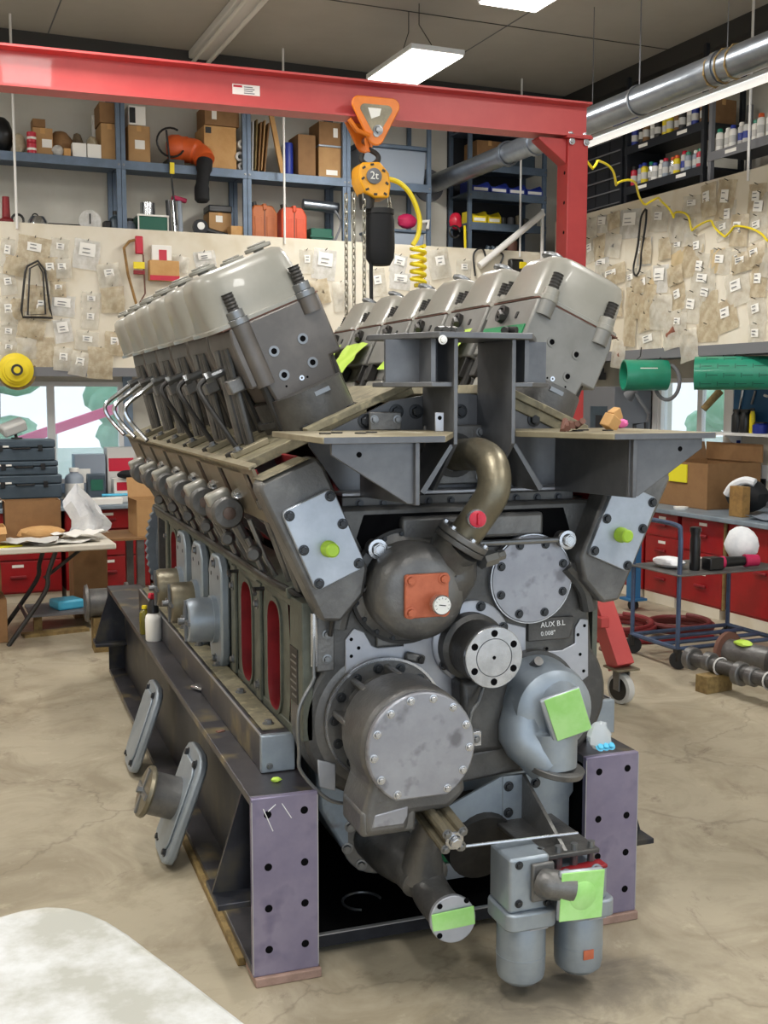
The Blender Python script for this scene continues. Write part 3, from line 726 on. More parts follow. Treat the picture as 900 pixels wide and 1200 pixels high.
        # hold-down lugs on the deck
        m = nb(); B(m, .20, .335, -.03, .005, -.40, -.378); m.build('deck_clamp', 'bracket_top', hp, .003)
        for u in (.30, .325): bolt(hp, T @ V(s*u, .06 if u > .31 else .02, -.40), upw, .018, 'iron_black')
        bolt(hp, T @ V(s*.31, -.02, -.378), upw, .013, 'steel_bolt')
    else:
        # inner face: port with dark bore, tape, lower block
        m = nb(); m.ring((-.168, L*.62, -.055), (-1,0,0), .034, .022, .02, 18); m.build('port_ring', 'iron_black', hp)
        m = nb(); m.tube([(-.172, L*.62, -.05), (-.20, L*.55, -.06), (-.205, L*.42, -.085)], .012, 8); m.build('fuel_fitting', 'iron_black', hp)
        m = nb(); m.box(-.172, -.1675, L*.3, L*.34, -.075, -.05); m.build('stamp', 'iron_black', hp)
        if k == 0:
            m = nb(); m.box(-.1725, -.1682, .02, L-.02, -.155, -.105); m.build('tape_patch', 'paint_green', hp)
        elif k in (1, 2, 4, 5):
            m = nb(); mm = []
            for i in range(6):
                row = []
                for j in range(6): row.append((-.178-.014*random.random()-.011*j, .03+.33*i/5+.02*random.random(), -.095-.038*j-.01*random.random()))
                mm.append(row)
            m.loft(mm, False, False); m.build('tape_flap', 'tape_lime', hp)
        m = nb(); m.box(-.16, -.10, .08, .30, -.40, -.30); m.build('intake_elbow', 'cover_grey', hp, .01)
        for v in (.05, .33):
            m = nb(); m.box(-.165, -.125, v-.025, v+.025, -.30, -.215); m.build('stud_sleeve', 'iron_black', hp, .004)
    return hp
for s in (-1, 1):
    for k in range(NC): head_parts(s, k)
# ================================================================== front end of the engine
GY = 3.36                                  # face of the gear case
def P(parent, name, mat, poly, y0, y1, bev=.006, seg=2):
    return MB().prism([(X(a), b) for a, b in poly], 'y', y0, y1).build(name, mat, parent, bev, seg)
# gear case body
body = [(-.46,1.50),(.46,1.50),(.50,1.44),(.44,1.30),(.47,1.10)] + arc2(.30, .82, .24, 40, -70, 10)[0:] + [(.30,.56),(-.20,.56)] + arc2(-.30, .80, .265, 260, 140, 14) + [(-.505,1.06),(-.50,1.20),(-.44,1.32),(-.50,1.44)]
GC = P(EN, 'gear_case', 'cast_dark', body, GY, 3.48, .014)
# pale machined areas left bare on the case
P(GC, 'machined_face', 'machined', [(-.425,.93),(-.425,1.075),(-.395,1.11),(-.36,1.095),(-.335,1.05),(-.315,1.04),(-.225,1.04),(-.215,1.09),(-.15,1.10),(-.10,1.12),(-.05,1.15),(.0,1.1),(.03,.95),(.0,.85),(-.06,.80),(-.12,.8),(-.3,.9)], GY-.008, GY, .003)
P(GC, 'machined_face', 'machined', [(.06,1.02),(.04,1.16),(.06,1.21),(.10,1.21),(.12,1.10),(.22,1.07),(.22,.98),(.36,.98),(.41,1.0),(.41,1.055),(.43,1.085),(.46,1.08),(.465,.88),(.40,.84),(.18,.88),(.1,.98)], GY-.008, GY, .003)
P(GC, 'machined_face', 'machined', [(-.515,.60),(-.46,.58),(-.46,.67),(-.52,.69)], GY-.012, GY, .003)
for a, b in ((-.405,1.075),(-.38,1.045),(-.405,1.02),(.445,1.06),(.43,.96),(.445,.90),(.42,1.03),(.30,.99)): hole(GC, (X(a), GY-.0085, b), (0,-1,0), .006)
P(GC, 'cover_plate', 'cast_dark', [(.225,1.02),(.225,1.098),(.40,1.098),(.40,1.07),(.385,1.02)], GY-.014, GY, .004)
P(GC, 'cover_plate', 'cast_mid', [(-.32,1.045),(-.32,1.12),(-.23,1.14),(-.225,1.045)], GY-.014, GY, .004)
text(GC, 'AUX B.L', (X(.318), GY-.0155, 1.076), (1,0,.04), (-.04,0,1), .026, 'chalk', 'chalk_note')
text(GC, '0.008"', (X(.300), GY-.0155, 1.045), (1,0,.04), (-.04,0,1), .022, 'chalk', 'chalk_note')
# top band with bolts, hollow, long tie bar
tb = MB().box(X(-.42), X(.42), 3.40, 3.50, 1.485, 1.53).build('top_flange', 'cast_dark', EN, .004)
for i in range(10): bolt(tb, (X(-.36+i*.08), 3.40, 1.508), (0,-1,0), .0095, 'bolt_dark')
P(EN, 'case_hollow', 'hole_black', [(-.36,1.475),(.36,1.475),(.385,1.40),(.36,1.35),(-.36,1.35),(-.385,1.40)], GY-.002, GY+.03, .004)
P(EN, 'cast_lug', 'cast_mid', [(-.24,1.465),(.27,1.465),(.27,1.385),(-.24,1.385)], GY-.03, GY+.03, .012)
P(EN, 'cast_shoulder', 'cast_dark', [(-.36,1.36),(-.24,1.36),(-.2,1.34),(.36,1.34),(.30,1.13),(-.30,1.13),(-.41,1.3)], GY-.012, GY+.02, .008)
tie = MB().cyl((X(-.33), 3.30, 1.372), (X(.33), 3.30, 1.372), .010, n=10).build('tie_bar', 'steel_bolt', EN)
for xx in (-.337, .337):
    m = MB(); m.lathe([(.028,0),(.028,.03),(.020,.035),(.020,.055)], (X(xx), 3.335, 1.372), (0,-1,0), 18); m.build('tie_boss', 'cast_mid', EN)
    bolt(tie, (X(xx), 3.29, 1.372), (0,-1,0), .022, 'steel_bright')
# end housings of both banks with blank plates and lime plugs
for s in (-1, 1):
    T = Matrix.Translation((X(s*.525), 0, 1.415)) @ (bankM(s, 0).to_3x3().to_4x4())
    def nb():
        m = MB(); m.T = T; return m
    m = nb(); m.prism([(s*u, w) for u, w in ((-.097,-.15),(-.05,-.22),(.05,-.265),(.105,-.235),(.112,.02),(.118,.22),(.10,.24),(-.085,.24),(-.097,.20))], 'y', 3.265, 3.375)
    h = m.build('end_housing', 'cast_mid', EN, .012)
    m = nb(); m.box(-.10, .06, 3.262, 3.40, .243, .2445) if s < 0 else m.box(-.06, .10, 3.262, 3.40, .243, .2445); m.build('housing_top', 'deck_tan', h)
    m = nb(); m.prism([(p[0], p[1]) for p in rrect(-.088, .088, -.135, .135, .02, 4)], 'y', 3.243, 3.265); pl = m.build('blank_plate', 'alu_bright', EN, .003)
    for u, w_ in ((-.07,.115),(.07,.115),(-.072,-.0),(.072,.02),(-.07,-.115),(.07,-.115)): bolt(pl, T @ V(u, 3.243, w_), (0,-1,0), .0115, 'bolt_dark')
    m = nb(); m.lathe([(.026,0),(.026,.012),(.022,.02),(.022,.045),(.017,.05)], (s*-.0, 3.243, -.03), (0,-1,0), 20); m.build('lime_plug', 'plug_lime', pl)
    m = MB(); m.tube(smoothpath([(X(s*.36), 3.33, 1.28), (X(s*.43), 3.335, 1.2), (X(s*.455), 3.34, 1.12)], 5), .03, 10); m.build('housing_rib', 'cast_dark', EN)
# thin oil lines in front of the case
MB().tube(smoothpath([(X(-.22), 3.30, 1.325), (X(-.30), 3.29, 1.30), (X(-.42), 3.29, 1.215), (X(-.475), 3.3, 1.165), (X(-.485), 3.32, 1.10)], 6), .008, 8).build('oil_line', 'iron_black', EN)
MB().tube(smoothpath([(X(-.53), 3.34, 1.16), (X(-.535), 3.335, .99), (X(-.54), 3.33, .955), (X(-.592), 3.31, .87), (X(-.592), 3.31, .74), (X(-.585), 3.31, .67), (X(-.50), 3.30, .575), (X(-.42), 3.30, .55)], 6), .006, 8).build('drain_line', 'steel_bolt', EN)
MB().cyl((X(-.53), 3.345, 1.0), (X(-.53), 3.345, 1.17), .013, n=10).build('conduit', 'steel_bright', EN)
MB().box(X(-.525), X(-.465), 3.34, 3.37, .98, 1.18).build('side_flange', 'cast_mid', EN, .004)
for zz in (1.02, 1.10): bolt(EN, (X(-.49), 3.34, zz), (0,-1,0), .011, 'steel_bolt')
MB().tube(smoothpath([(X(.02), 3.25, .93), (X(-.01), 3.23, .87), (X(-.045), 3.22, .82), (X(-.045), 3.22, .70)], 5), .006, 8).build('drain_line', 'steel_bolt', EN)
m = MB(); m.box(X(-.05), X(-.01), 3.205, 3.235, .725, .775); b_ = m.build('line_clamp', 'steel_bright', EN, .003); bolt(b_, (X(-.03), 3.205, .75), (0,-1,0), .01, 'steel_bolt')
# ---- lower left water pump: flange ring, ribbed neck, volute, big bolted cover, foot
PX, PZ = -.30, .81
wp = MB().lathe([(.272,-.12),(.272,-.05),(.258,-.012),(.21,.006)], (X(PX), GY, PZ-.01), (0,-1,0), 48).build('case_bulge', 'cast_mid', EN)
P1 = MB().lathe([(.198,0),(.202,.03),(.194,.036),(.148,.036),(.140,.06),(.135,.12),(.13,.2)], (X(PX), GY-.0, PZ), (0,-1,0), 48).build('water_pump', 'cast_mid', EN)
MB().ring((X(PX), GY-.034, PZ), (0,-1,0), .203, .195, .006, 48).build('bare_edge', 'steel_bright', P1)
for i in range(14):
    a = R(20+i*26); bolt(P1, (X(PX+.172*math.cos(a)), GY-.037, PZ+.172*math.sin(a)), (0,-1,0), .0115, 'bolt_dark')
vol = [(PX+.18*math.cos(R(a)), PZ+.18*math.sin(R(a))) for a in range(-35, 216, 10)] + [(PX-.175,.62),(PX-.175,.545),(PX-.03,.545),(PX-.02,.60),(PX+.10,.60),(PX+.16,.65)]
P(P1, 'volute', 'cast_mid', vol, 3.025, 3.24, .022, 3)
cv = [(PX+.172*math.cos(R(a)), PZ+.172*math.sin(R(a))) for a in range(-62, 243, 8)]
CV = P(EN, 'pump_cover', 'machined_scratched', cv, 2.998, 3.025, .006)
for i in range(12):
    a = R(-58+i*27.0); 
    if -80 < math.degrees(a) < 262: 
        bolt(CV, (X(PX+.153*math.cos(a)), 2.998, PZ+.153*math.sin(a)), (0,-1,0), .009, 'steel_bright')
for a in (88, 128, 168):
    c, s_ = math.cos(R(a)), math.sin(R(a))
    m = MB(); m.cbox((X(PX+.145*c), 3.265, PZ+.145*s_), (.075, .13, .02), rotm(0, -R(a), 0)); m.build('pump_rib', 'cast_mid', P1, .006)
P(P1, 'pump_foot', 'cast_mid', [(PX-.18,.625),(PX-.18,.545),(PX-.005,.545),(PX-.005,.63)], 3.03, 3.22, .012)
P(P1, 'foot_recess', 'machined_scratched', [(PX-.14,.615),(PX-.15,.575),(PX-.05,.575),(PX-.035,.60),(PX-.035,.63)], 3.022, 3.03, .004)
# small ribbed drain housing below the cover
D0 = V(X(-.235), 3.12, .585); D1 = V(X(-.225), 2.93, .545); dd = (D1-D0)
dh = piece('drain_housing', '', loc=D1, parent=EN)
MB().cyl(D0, D1, .026, n=14).build('housing_core', 'cast_bronze', dh)
bx_, by_, bz_ = basis(dd)
for a in (45, 135, 225, 315):
    o = bx_*(.036*math.cos(R(a)))+by_*(.036*math.sin(R(a)))
    MB().cyl(D0+o, D1+o, .016, n=10).build('housing_rib', 'cast_bronze', dh); bolt(dh, D1+o, dd, .011, 'steel_bolt')
bolt(dh, D1, dd, .020, 'steel_bright')
# ---- upper left pump with orange plate, gauge and elbow pipe
QX, QZ = -.225, 1.24
U = MB().lathe([(.186,0),(.186,.02),(.168,.026),(.152,.034),(.152,.07),(.157,.10),(.156,.13),(.148,.16),(.130,.182),(.105,.192),(.08,.195),(.03,.196)], (X(QX), GY, QZ), (0,-1,0), 44).build('upper_pump', 'cast_mid', EN, smooth=60)
MB().ring((X(QX), GY-.012, QZ), (0,-1,0), .190, .178, .014, 44).build('pump_gasket', 'iron_black', U)
for i in range(10):
    a = R(95+i*20); bolt(U, (X(QX+.172*math.cos(a)), GY-.022, QZ+.172*math.sin(a)), (0,-1,0), .008, 'bolt_dark')
op = MB().prism([(X(QX+a), QZ+b) for a, b in rrect(-.072, .072, -.068, .068, .008, 3)], 'y', 3.148, 3.163).build('orange_plate', 'orange_plate', EN, .003)
for a, b in ((-.055,.05),(.055,.05),(-.055,-.05),(.055,-.05)): bolt(op, (X(QX+a), 3.148, QZ+b), (0,-1,0), .013, 'orange_plate')
g = MB().lathe([(.02,0),(.02,.02),(.030,.024),(.031,.05),(.028,.053)], (X(QX+.028), 3.148, QZ-.022), (0,-1,0), 28, True).build('gauge', 'chrome', EN)
MB().lathe([(.0275,0),(.0275,.001)], (X(QX+.028), 3.0948, QZ-.022), (0,-1,0), 28).build('gauge_face', 'gauge_white', g)
m = MB(); m.cbox((X(QX+.028), 3.0932, QZ-.022), (.022, .001, .003), rotm(0, .15, 0))
for i in range(9):
    a = R(-30+i*30); m.cbox((X(QX+.028+.022*math.cos(a)), 3.0932, QZ-.022+.022*math.sin(a)), (.005, .0008, .0012), rotm(0, -a, 0))
m.build('gauge_needle', 'iron_black', g)
# outlet from pump to elbow
MB().tube(smoothpath([(X(QX+.08), 3.26, QZ-.02), (X(QX+.125), 3.25, QZ+.06), (X(QX+.118), 3.23, QZ+.12), (X(-.085), 3.2, 1.395)], 5), [.085]*6+[.078]*10, 18).build('pump_outlet', 'cast_dark', EN)
FD = V(.50, -.20, .84).normalized(); FC = V(X(-.095), 3.19, 1.40)
fl = MB().lathe([(.088,0),(.088,.018)], FC-FD*.018, FD, 28).build('outlet_flange', 'cast_dark', EN, .003)
MB().lathe([(.088,0),(.088,.020)], FC+FD*.002, FD, 28).build('elbow_flange', 'cast_mid', EN, .003)
fx, fy, fz = basis(FD)
for i in range(6):
    a = R(i*60+20); bolt(fl, FC+FD*.022+fx*(.073*math.cos(a))+fy*(.073*math.sin(a)), FD, .010, 'steel_bright')
EL = MB().tube(smoothpath([FC, (X(-.055), 3.17, 1.465), (X(-.01), 3.14, 1.555), (X(.005), 3.18, 1.635), (X(.005), 3.27, 1.665), (X(.0), 3.36, 1.66), (X(-.005), 3.47, 1.655)], 6), .053, 22).build('elbow_pipe', 'cast_bronze', EN)
pd = V(-.25, -.95, .1)
MB().lathe([(.030,-.02),(.030,.026),(.027,.03),(.027,.02)], V(X(-.075), 3.125, 1.475), pd, 22).build('plug_boss', 'steel_bright', EL)
MB().lathe([(.026,0),(.026,.03),(.012,.034)], V(X(-.075), 3.12, 1.475), pd, 18).build('red_plug', 'plug_red', EL)
m = MB(); m.cbox((X(-.084), 3.083, 1.479), (.010, .012, .036)); m.build('plug_grip', 'plug_red', EL, .002)
MB().lathe([(.026,0),(.026,.06),(.018,.07),(.018,.10)], V(X(-.02), 3.20, 1.33), (.75,.3,.1), 8).build('hose_nipple', 'steel_bolt', EN)
sq = MB().box(X(-.115), X(.115), 3.455, 3.47, 1.555, 1.755).build('elbow_mount', 'cast_mid', EN, .006)
for a, b in ((-.09,1.58),(.09,1.58),(-.09,1.73),(.09,1.73)): bolt(sq, (X(a), 3.455, b), (0,-1,0), .011, 'steel_bolt')
MB().ring((X(-.01), 3.455, 1.655), (0,-1,0), .075, .055, .02, 26).build('mount_collar', 'iron_black', sq)
# ---- upper right blank round cover
RC = MB().lathe([(.152,0),(.152,.022),(.146,.028)], (X(.226), GY-.008, 1.24), (0,-1,0), 48).build('round_cover', 'machined_scratched', EN)
MB().ring((X(.226), GY-.030, 1.24), (0,-1,0), .1525, .147, .003, 48).build('bare_edge', 'steel_bright', RC)
for i in range(8):
    a = R(22.5+i*45); bolt(RC, (X(.226+.125*math.cos(a)), GY-.036, 1.24+.125*math.sin(a)), (0,-1,0), .0105, 'bolt_dark')
# ---- drive hub
HX, HZ = 0, 1.03
MB().lathe([(.138,0),(.138,.018),(.132,.022)], (X(.01), GY-.004, HZ+.01), (0,-1,0), 40).build('hub_seal_plate', 'machined', EN)
HB = MB().lathe([(.112,0),(.112,.05),(.096,.06),(.096,.185)], (X(HX), GY-.02, HZ), (0,-1,0), 40).build('hub_drum', 'cast_dark', EN)
fh = MB().lathe([(.099,0),(.099,.014),(.097,.016)], (X(HX), 3.155, HZ), (0,-1,0), 48).build('hub_flange', 'steel_bright', EN)
MB().ring((X(HX), 3.139, HZ), (0,-1,0), .062, .060, .0012, 40).build('turned_groove', 'bolt_dark', fh)
for i in range(6):
    a = R(30+i*60); hole(fh, (X(HX+.078*math.cos(a)), 3.1388, HZ+.078*math.sin(a)), (0,-1,0), .0115)
hole(fh, (X(HX), 3.1388, HZ), (0,-1,0), .006)
for a in (75, 120, 150, 215, 250, 20):
    bolt(EN, (X(.01+.122*math.cos(R(a))), GY-.026, HZ+.01+.122*math.sin(R(a))), (0,-1,0), .012, 'bolt_dark')
m = MB(); m.cbox((X(-.19), GY-.02, 1.0), (.07, .02, .03), rotm(0, .3, 0)); n_ = m.build('small_bracket', 'cast_mid', EN, .008); bolt(n_, (X(-.175), GY-.03, .995), (0,-1,0), .009, 'iron_black')
# ---- lower right pump: snail volute with taped outlet and bottom flange
SX, SZ = .240, .822
SP = MB().lathe([(.158,0),(.158,.05),(.150,.07),(.150,.14),(.137,.18),(.11,.20),(.06,.206),(.03,.207)], (X(SX), GY, SZ), (0,-1,0), 44).build('circulating_pump', 'alu_cover', EN)
MB().lathe([(.166,0),(.166,.03)], (X(SX), GY-.008, SZ+.006), (0,-1,0), 40).build('pump_backplate', 'cast_dark', SP)
path = [(X(SX+.08*math.cos(R(a))), 3.235, SZ+.08*math.sin(R(a))) for a in range(-40, 200, 20)] + [(X(SX-.10), 3.22, SZ-.08), (X(SX-.06), 3.2, .70), (X(SX-.02), 3.18, .655)]
MB().tube(smoothpath(path, 3), [.05+.03*min(1, i/40) for i in range((len(path)-1)*3+1)], 18).build('volute_scroll', 'alu_cover', SP)
MB().lathe([(.095,0),(.10,.022)], (X(SX-.005), 3.17, .625), (.15,-.1,1), 32).build('bottom_flange', 'cast_mid', SP, .003)
MB().tube([(X(SX-.01), 3.18, .76), (X(SX-.005), 3.17, .64)], [.085,.075], 22).build('volute_neck', 'alu_cover', SP)
od = V(-.22, -.95, -.22).normalized(); oc = V(X(.228), 3.085, .838)
rt_ = V(.88, -.20, .38).normalized(); upv = od.cross(rt_).normalized(); rt_ = upv.cross(od)
rot = Matrix((rt_, od, upv)).transposed()
rr2 = rotm(0, R(0), 0)
Rt = rot @ rotm(0, R(2), 0)
MB().tube([oc-od*.0, oc-od*.12], [.06, .075], 16).build('outlet_neck', 'alu_cover', SP)
m = MB(); m.cbox(oc, (.135, .018, .165), Rt); of = m.build('outlet_flange', 'alu_bright', SP, .006)
m = MB(); m.cbox(oc+od*.0115+Rt @ V(.006, 0, .004), (.118, .004, .158), Rt); m.build('tape_cover', 'tape_green', of, .004)
m = MB(); m.sphere((X(SX+.10), 3.06, .765), .03, 9, 6, (1.3,1,1.6), .3); m.build('plastic_wrap', 'plastic_bag', of)
for i in range(3): bolt(of, (X(SX+.085+.02*i), 3.035, .735), (0,-.6,.6), .010, 'sky_plastic')
MB().cyl((X(.205), 3.27, .955), (X(.20), 3.22, .985), .016, n=10).build('vent_plug', 'cast_mid', SP)
# ---- column and web under the hub
P(EN, 'gear_column', 'cast_dark', [(-.06,.93),(.11,.93),(.12,.72),(.10,.68),(-.03,.68),(-.05,.75)], GY-.10, GY, .02, 3)
P(EN, 'case_foot', 'cast_dark', [(-.07,.68),(.14,.70),(.17,.64),(.17,.60),(-.07,.58)], GY-.09, GY+.1, .012)
P(EN, 'pan_plate', 'alu_cover', [(-.08,.66),(.43,.66),(.43,.46),(.415,.44),(.415,.30),(-.08,.30)], GY+.02, GY+.05, .004)
MB().cyl((X(.02), GY+.03, .40), (X(.02), 3.25, .36), .13, .12, 28).build('strainer_body', 'iron_black', EN)
# ---- lower left flanged elbow with taped end
ef = MB().lathe([(.125,0),(.125,.025)], (X(-.235), 3.60, .30), (-.25,-1,0), 34).build('elbow_flange', 'cast_mid', EN, .004)
for i in range(8):
    a = R(i*45+15); bolt(ef, (X(-.235)+.103*math.cos(a)-.006, 3.575+.026*math.cos(a)*-1, .30+.103*math.sin(a)), (-.25,-1,0), .014, 'steel_bolt')
MB().tube(smoothpath([(X(-.235), 3.60, .30), (X(-.225), 3.46, .30), (X(-.20), 3.36, .30), (X(-.185), 3.27, .285), (X(-.18), 3.2, .25), (X(-.175), 3.08, .235)], 6), [.085]*12+[.082]*8+[.062]*11, 22).build('elbow_casting', 'cast_mid', EN)
MB().tube([(X(-.19), 3.27, .30), (X(-.205), 3.22, .42), (X(-.225), 3.1, .56)], [.075,.05,.035], 14).build('riser', 'cast_mid', EN)
tf = MB().lathe([(.074,0),(.074,.02)], (X(-.172), 3.07, .235), (-.1,-1,.08), 34).build('taped_flange', 'machined', EN, .003)
m = MB(); m.cbox((X(-.174), 3.0475, .238), (.138, .004, .062), rotm(R(4), 0, R(-5.7)) @ rotm(0, R(-6), 0)); m.build('tape_cover', 'tape_green', tf, .003)
for a, b in ((-.045,.05),(.045,.055),(-.045,-.045),(.045,-.05)): hole(tf, (X(-.174+a), 3.0495, .236+b), (-.1,-1,.08), .009)
# ---- filter bracket and twin canister filters
FB = MB().box(X(.085), X(.225), 3.24, 3.255, .43, .60).build('filter_bracket', 'alu_cover', EN, .003)
for a in (.105, .205):
    for b in (.475, .565): bolt(FB, (X(a), 3.24, b), (0,-1,0), .012, 'bolt_dark')
MB().prism([(X(-.16), .50), (X(.085), .60), (X(.085), .45), (X(-.17), .47)], 'y', 3.245, 3.255).build('bracket_arm', 'alu_cover', FB)
MB().box(X(.06), X(.27), 2.93, 3.245, .435, .450).build('bracket_shelf', 'cast_dark', FB, .003)
MB().prism([(3.24, .60), (3.24, .45), (2.95, .45)], 'x', X(.155), X(.167)).build('bracket_gusset', 'cast_mid', FB)
MB().cyl((X(-.22), 2.98, .50), (X(.23), 3.0, .478), .005, n=8).build('rod', 'steel_bright', EN)
for a in (.075, .135, .19, .25): MB().cyl((X(a), 2.95, .36), (X(a), 2.95, .47), .012, n=8).build('hanger_bolt', 'steel_bolt', FB)
m = MB(); m.cbox((X(.165), 2.925, .395), (.235, .05, .012), rotm(0, -R(4), 0)); m.build('red_strip', 'red_primer', FB, .004)
def canister(cx, cy, top, lab):
    f = piece('oil_filter', '', loc=(cx, cy, .07), parent=EN)
    MB().lathe([(.02,.05),(.055,.052),(.072,.068),(.076,.09),(.076,.235),(.074,.24),(.074,.25)], (cx, cy, 0), (0,0,1), 32).build('canister', 'alu_cover', f)
    MB().ring((cx, cy, .135), (0,0,1), .0775, .074, .006, 32).build('canister_bead', 'alu_cover', f)
    m = MB(); m.prism(rrect(cx-.085, cx+.085, cy-.085, cy+.085, .03, 4), 'z', .245, .30); m.build('canister_clamp', 'alu_cover', f, .006)
    m = MB(); m.prism(rrect(cx-.075, cx+.06, cy-.07, cy+.075, .012, 3), 'z', .30, top); m.build('filter_head', 'alu_cover', f, .008)
    MB().cyl((cx, cy, .055), (cx, cy, .032), .011, n=8).build('drain_cock', 'hose_yellow' if 0 else 'deck_tan', f)
    MB().cyl((cx-.012, cy, .036), (cx+.012, cy, .036), .005, n=6).build('cock_tap', 'steel_bolt', f)
    m = MB(); m.cbox((cx+.02, cy-.078, .262), (.06, .006, .04)); m.build('maker_plate', 'machined', f)
    return f
cA = canister(X(.02), 2.97, .47, ''); cB = canister(X(.222), 2.97, .40, '')
for a, b in ((-.045, .33), (.05, .32), (-.045, .45)): bolt(cA, (X(.02+a), 2.90, b), (0,-1,0), .009, 'bolt_dark')
m = MB(); m.cbox((X(.05), 2.892, .392), (.075, .016, .12)); m.build('outlet_flange', 'cast_mid', cA, .006)
MB().tube(smoothpath([(X(.05), 2.89, .392), (X(.06), 2.875, .39), (X(.09), 2.865, .385), (X(.13), 2.86, .375)], 5), .045, 18).build('outlet_elbow', 'cast_mid', cA)
tp = MB().cbox((X(.152), 2.845, .358), (.150, .02, .155), rotm(0, R(3), 0)).build('outlet_plate', 'alu_bright', cB, .008)
m = MB(); m.cbox((X(.152), 2.832, .358), (.146, .005, .15), rotm(0, R(3), 0)); m.build('tape_cover', 'tape_green', cB, .012, 3)
MB().lathe([(.045,0),(.04,.003),(.0,.004)], (X(.154), 2.8295, .358), (0,-1,0), 24).build('tape_bulge', 'tape_green', cB)
MB().box(X(.13), X(.22), 2.855, 2.93, .30, .39).build('outlet_neck', 'cast_mid', cB, .01)
for a in (.13, .235): bolt(FB, (X(a), 2.89, .40), (0,-1,.3), .014, 'steel_bolt')
m = MB(); m.cbox((X(.215), 2.893, .13), (.035, .003, .03)); m.build('sticker', 'orange_plate', cB)
# ---- welded bracket above the gear case
BK = piece('turbo_bracket', '', loc=(CX, 3.2, 1.55), parent=EN)
for s in (-1, 1):
    poly = [(X(s*.632), 2.90), (X(s*.27), 2.90), (X(s*.11), 3.22), (X(s*.11), 3.46), (X(s*.632), 3.46)]
    MB().prism(poly, 'z', 1.722, 1.740).build('shelf_plate', 'bracket_top', BK, .002)
    MB().prism([(X(s*.628), 2.8985), (X(s*.274), 2.8985), (X(s*.274), 2.9), (X(s*.628), 2.9)], 'z', 1.7225, 1.7395).build('shelf_edge', 'bracket_steel', BK)
    MB().prism([(2.91, 1.722), (3.40, 1.722), (3.40, 1.53), (2.91, 1.545)], 'x', X(s*.352-.007), X(s*.352+.007)).build('side_gusset', 'bracket_steel', BK, .002)
    q = MB().prism([(X(s*.60), 1.722), (X(s*.34), 1.722), (X(s*.34), 1.548), (X(s*.375), 1.548), (X(s*.60), 1.69)], 'y', 2.925, 2.938).build('front_gusset', 'bracket_steel', BK, .002)
    hole(q, (X(s*.52), 2.9249, 1.69), (0,-1,0), .008)
    # upright channel plates
    MB().prism([(3.225, 2.03), (3.49, 2.03), (3.49, 1.54), (3.40, 1.54), (3.225, 1.70)], 'x', X(s*.10-.007), X(s*.10+.007)).build('upright_plate', 'bracket_steel', BK, .002)
    MB().prism([(X(s*.10), 1.70), (X(s*.115), 1.70), (X(s*.215), 1.555), (X(s*.20), 1.545)], 'y', 3.235, 3.42).build('slant_plate', 'bracket_steel', BK)
    # boxed arm under the top plate
    MB().box(*sorted((X(s*.10), X(s*.285))), 3.36, 3.375, 1.895, 2.03).build('box_web', 'bracket_steel', BK)
    MB().box(*sorted((X(s*.155), X(s*.17))), 3.26, 3.36, 1.895, 2.03).build('box_web', 'bracket_steel', BK)
    MB().prism([(X(s*.10), 3.24), (X(s*.175), 3.24), (X(s*.295), 3.36), (X(s*.295), 3.46), (X(s*.10), 3.46)], 'z', 1.88, 1.895).build('box_floor', 'bracket_steel', BK, .002)
    MB().prism([(X(s*.22), 1.835), (X(s*.06), 1.86), (X(s*.06), 1.54), (X(s*.395), 1.54), (X(s*.50), 1.69), (X(s*.50), 1.705)], 'y', 3.49, 3.505).build('back_plate', 'bracket_steel', BK)
    for xx in (.13, .20, .31): bolt(BK, (X(s*xx), 3.49, 1.80-.03*(xx > .3)), (0,-1,0), .017, 'bolt_dark')
    m = MB(); m.T = bankM(s, 0); m.box(*sorted((s*-.27, s*.12)), 3.47, 3.52, -.40, -.375); m.build('deck_bar', 'deck_tan', BK, .003)
MB().prism([(X(-.30), 3.46), (X(-.16), 3.215), (X(.16), 3.215), (X(.30), 3.46), (X(.30), 3.50), (X(-.30), 3.50)], 'z', 2.03, 2.05).build('top_plate', 'bracket_steel', BK, .003)
MB().box(X(-.06), X(.06), 3.488, 3.50, 1.54, 1.86).build('back_plate', 'bracket_steel', BK); bolt(BK, (X(.03), 3.488, 1.80), (0,-1,0), .017, 'bolt_dark')
MB().box(X(-.42), X(.42), 3.395, 3.49, 1.531, 1.543).build('base_flange', 'machined', BK, .003)
m = MB(); m.box(X(-.31), X(-.20), 3.44, 3.455, 1.74, 1.80); b_ = m.build('name_block', 'cast_mid', BK, .004)
for a in (-.295, -.215): bolt(b_, (X(a), 3.44, 1.775), (0,-1,0), .010, 'steel_bolt')
m = MB(); m.box(X(-.155), X(-.125), 3.26, 3.265, 1.74, 1.80); b_ = m.build('tab', 'machined', BK, .006); hole(b_, (X(-.14), 3.2599, 1.783), (0,-1,0), .007)
bolt(BK, (X(-.15), 3.216, 2.024), (0,-1,0), .010, 'gauge_white')
for i in range(7): MB().lathe([(.018,0),(.018,.004)], (X(-.55+i*.055+(.62 if i > 3 else 0)), 3.15+.06*(i % 2), 1.740), (0,0,1), 12).build('bolt_slot', 'iron_black', BK)
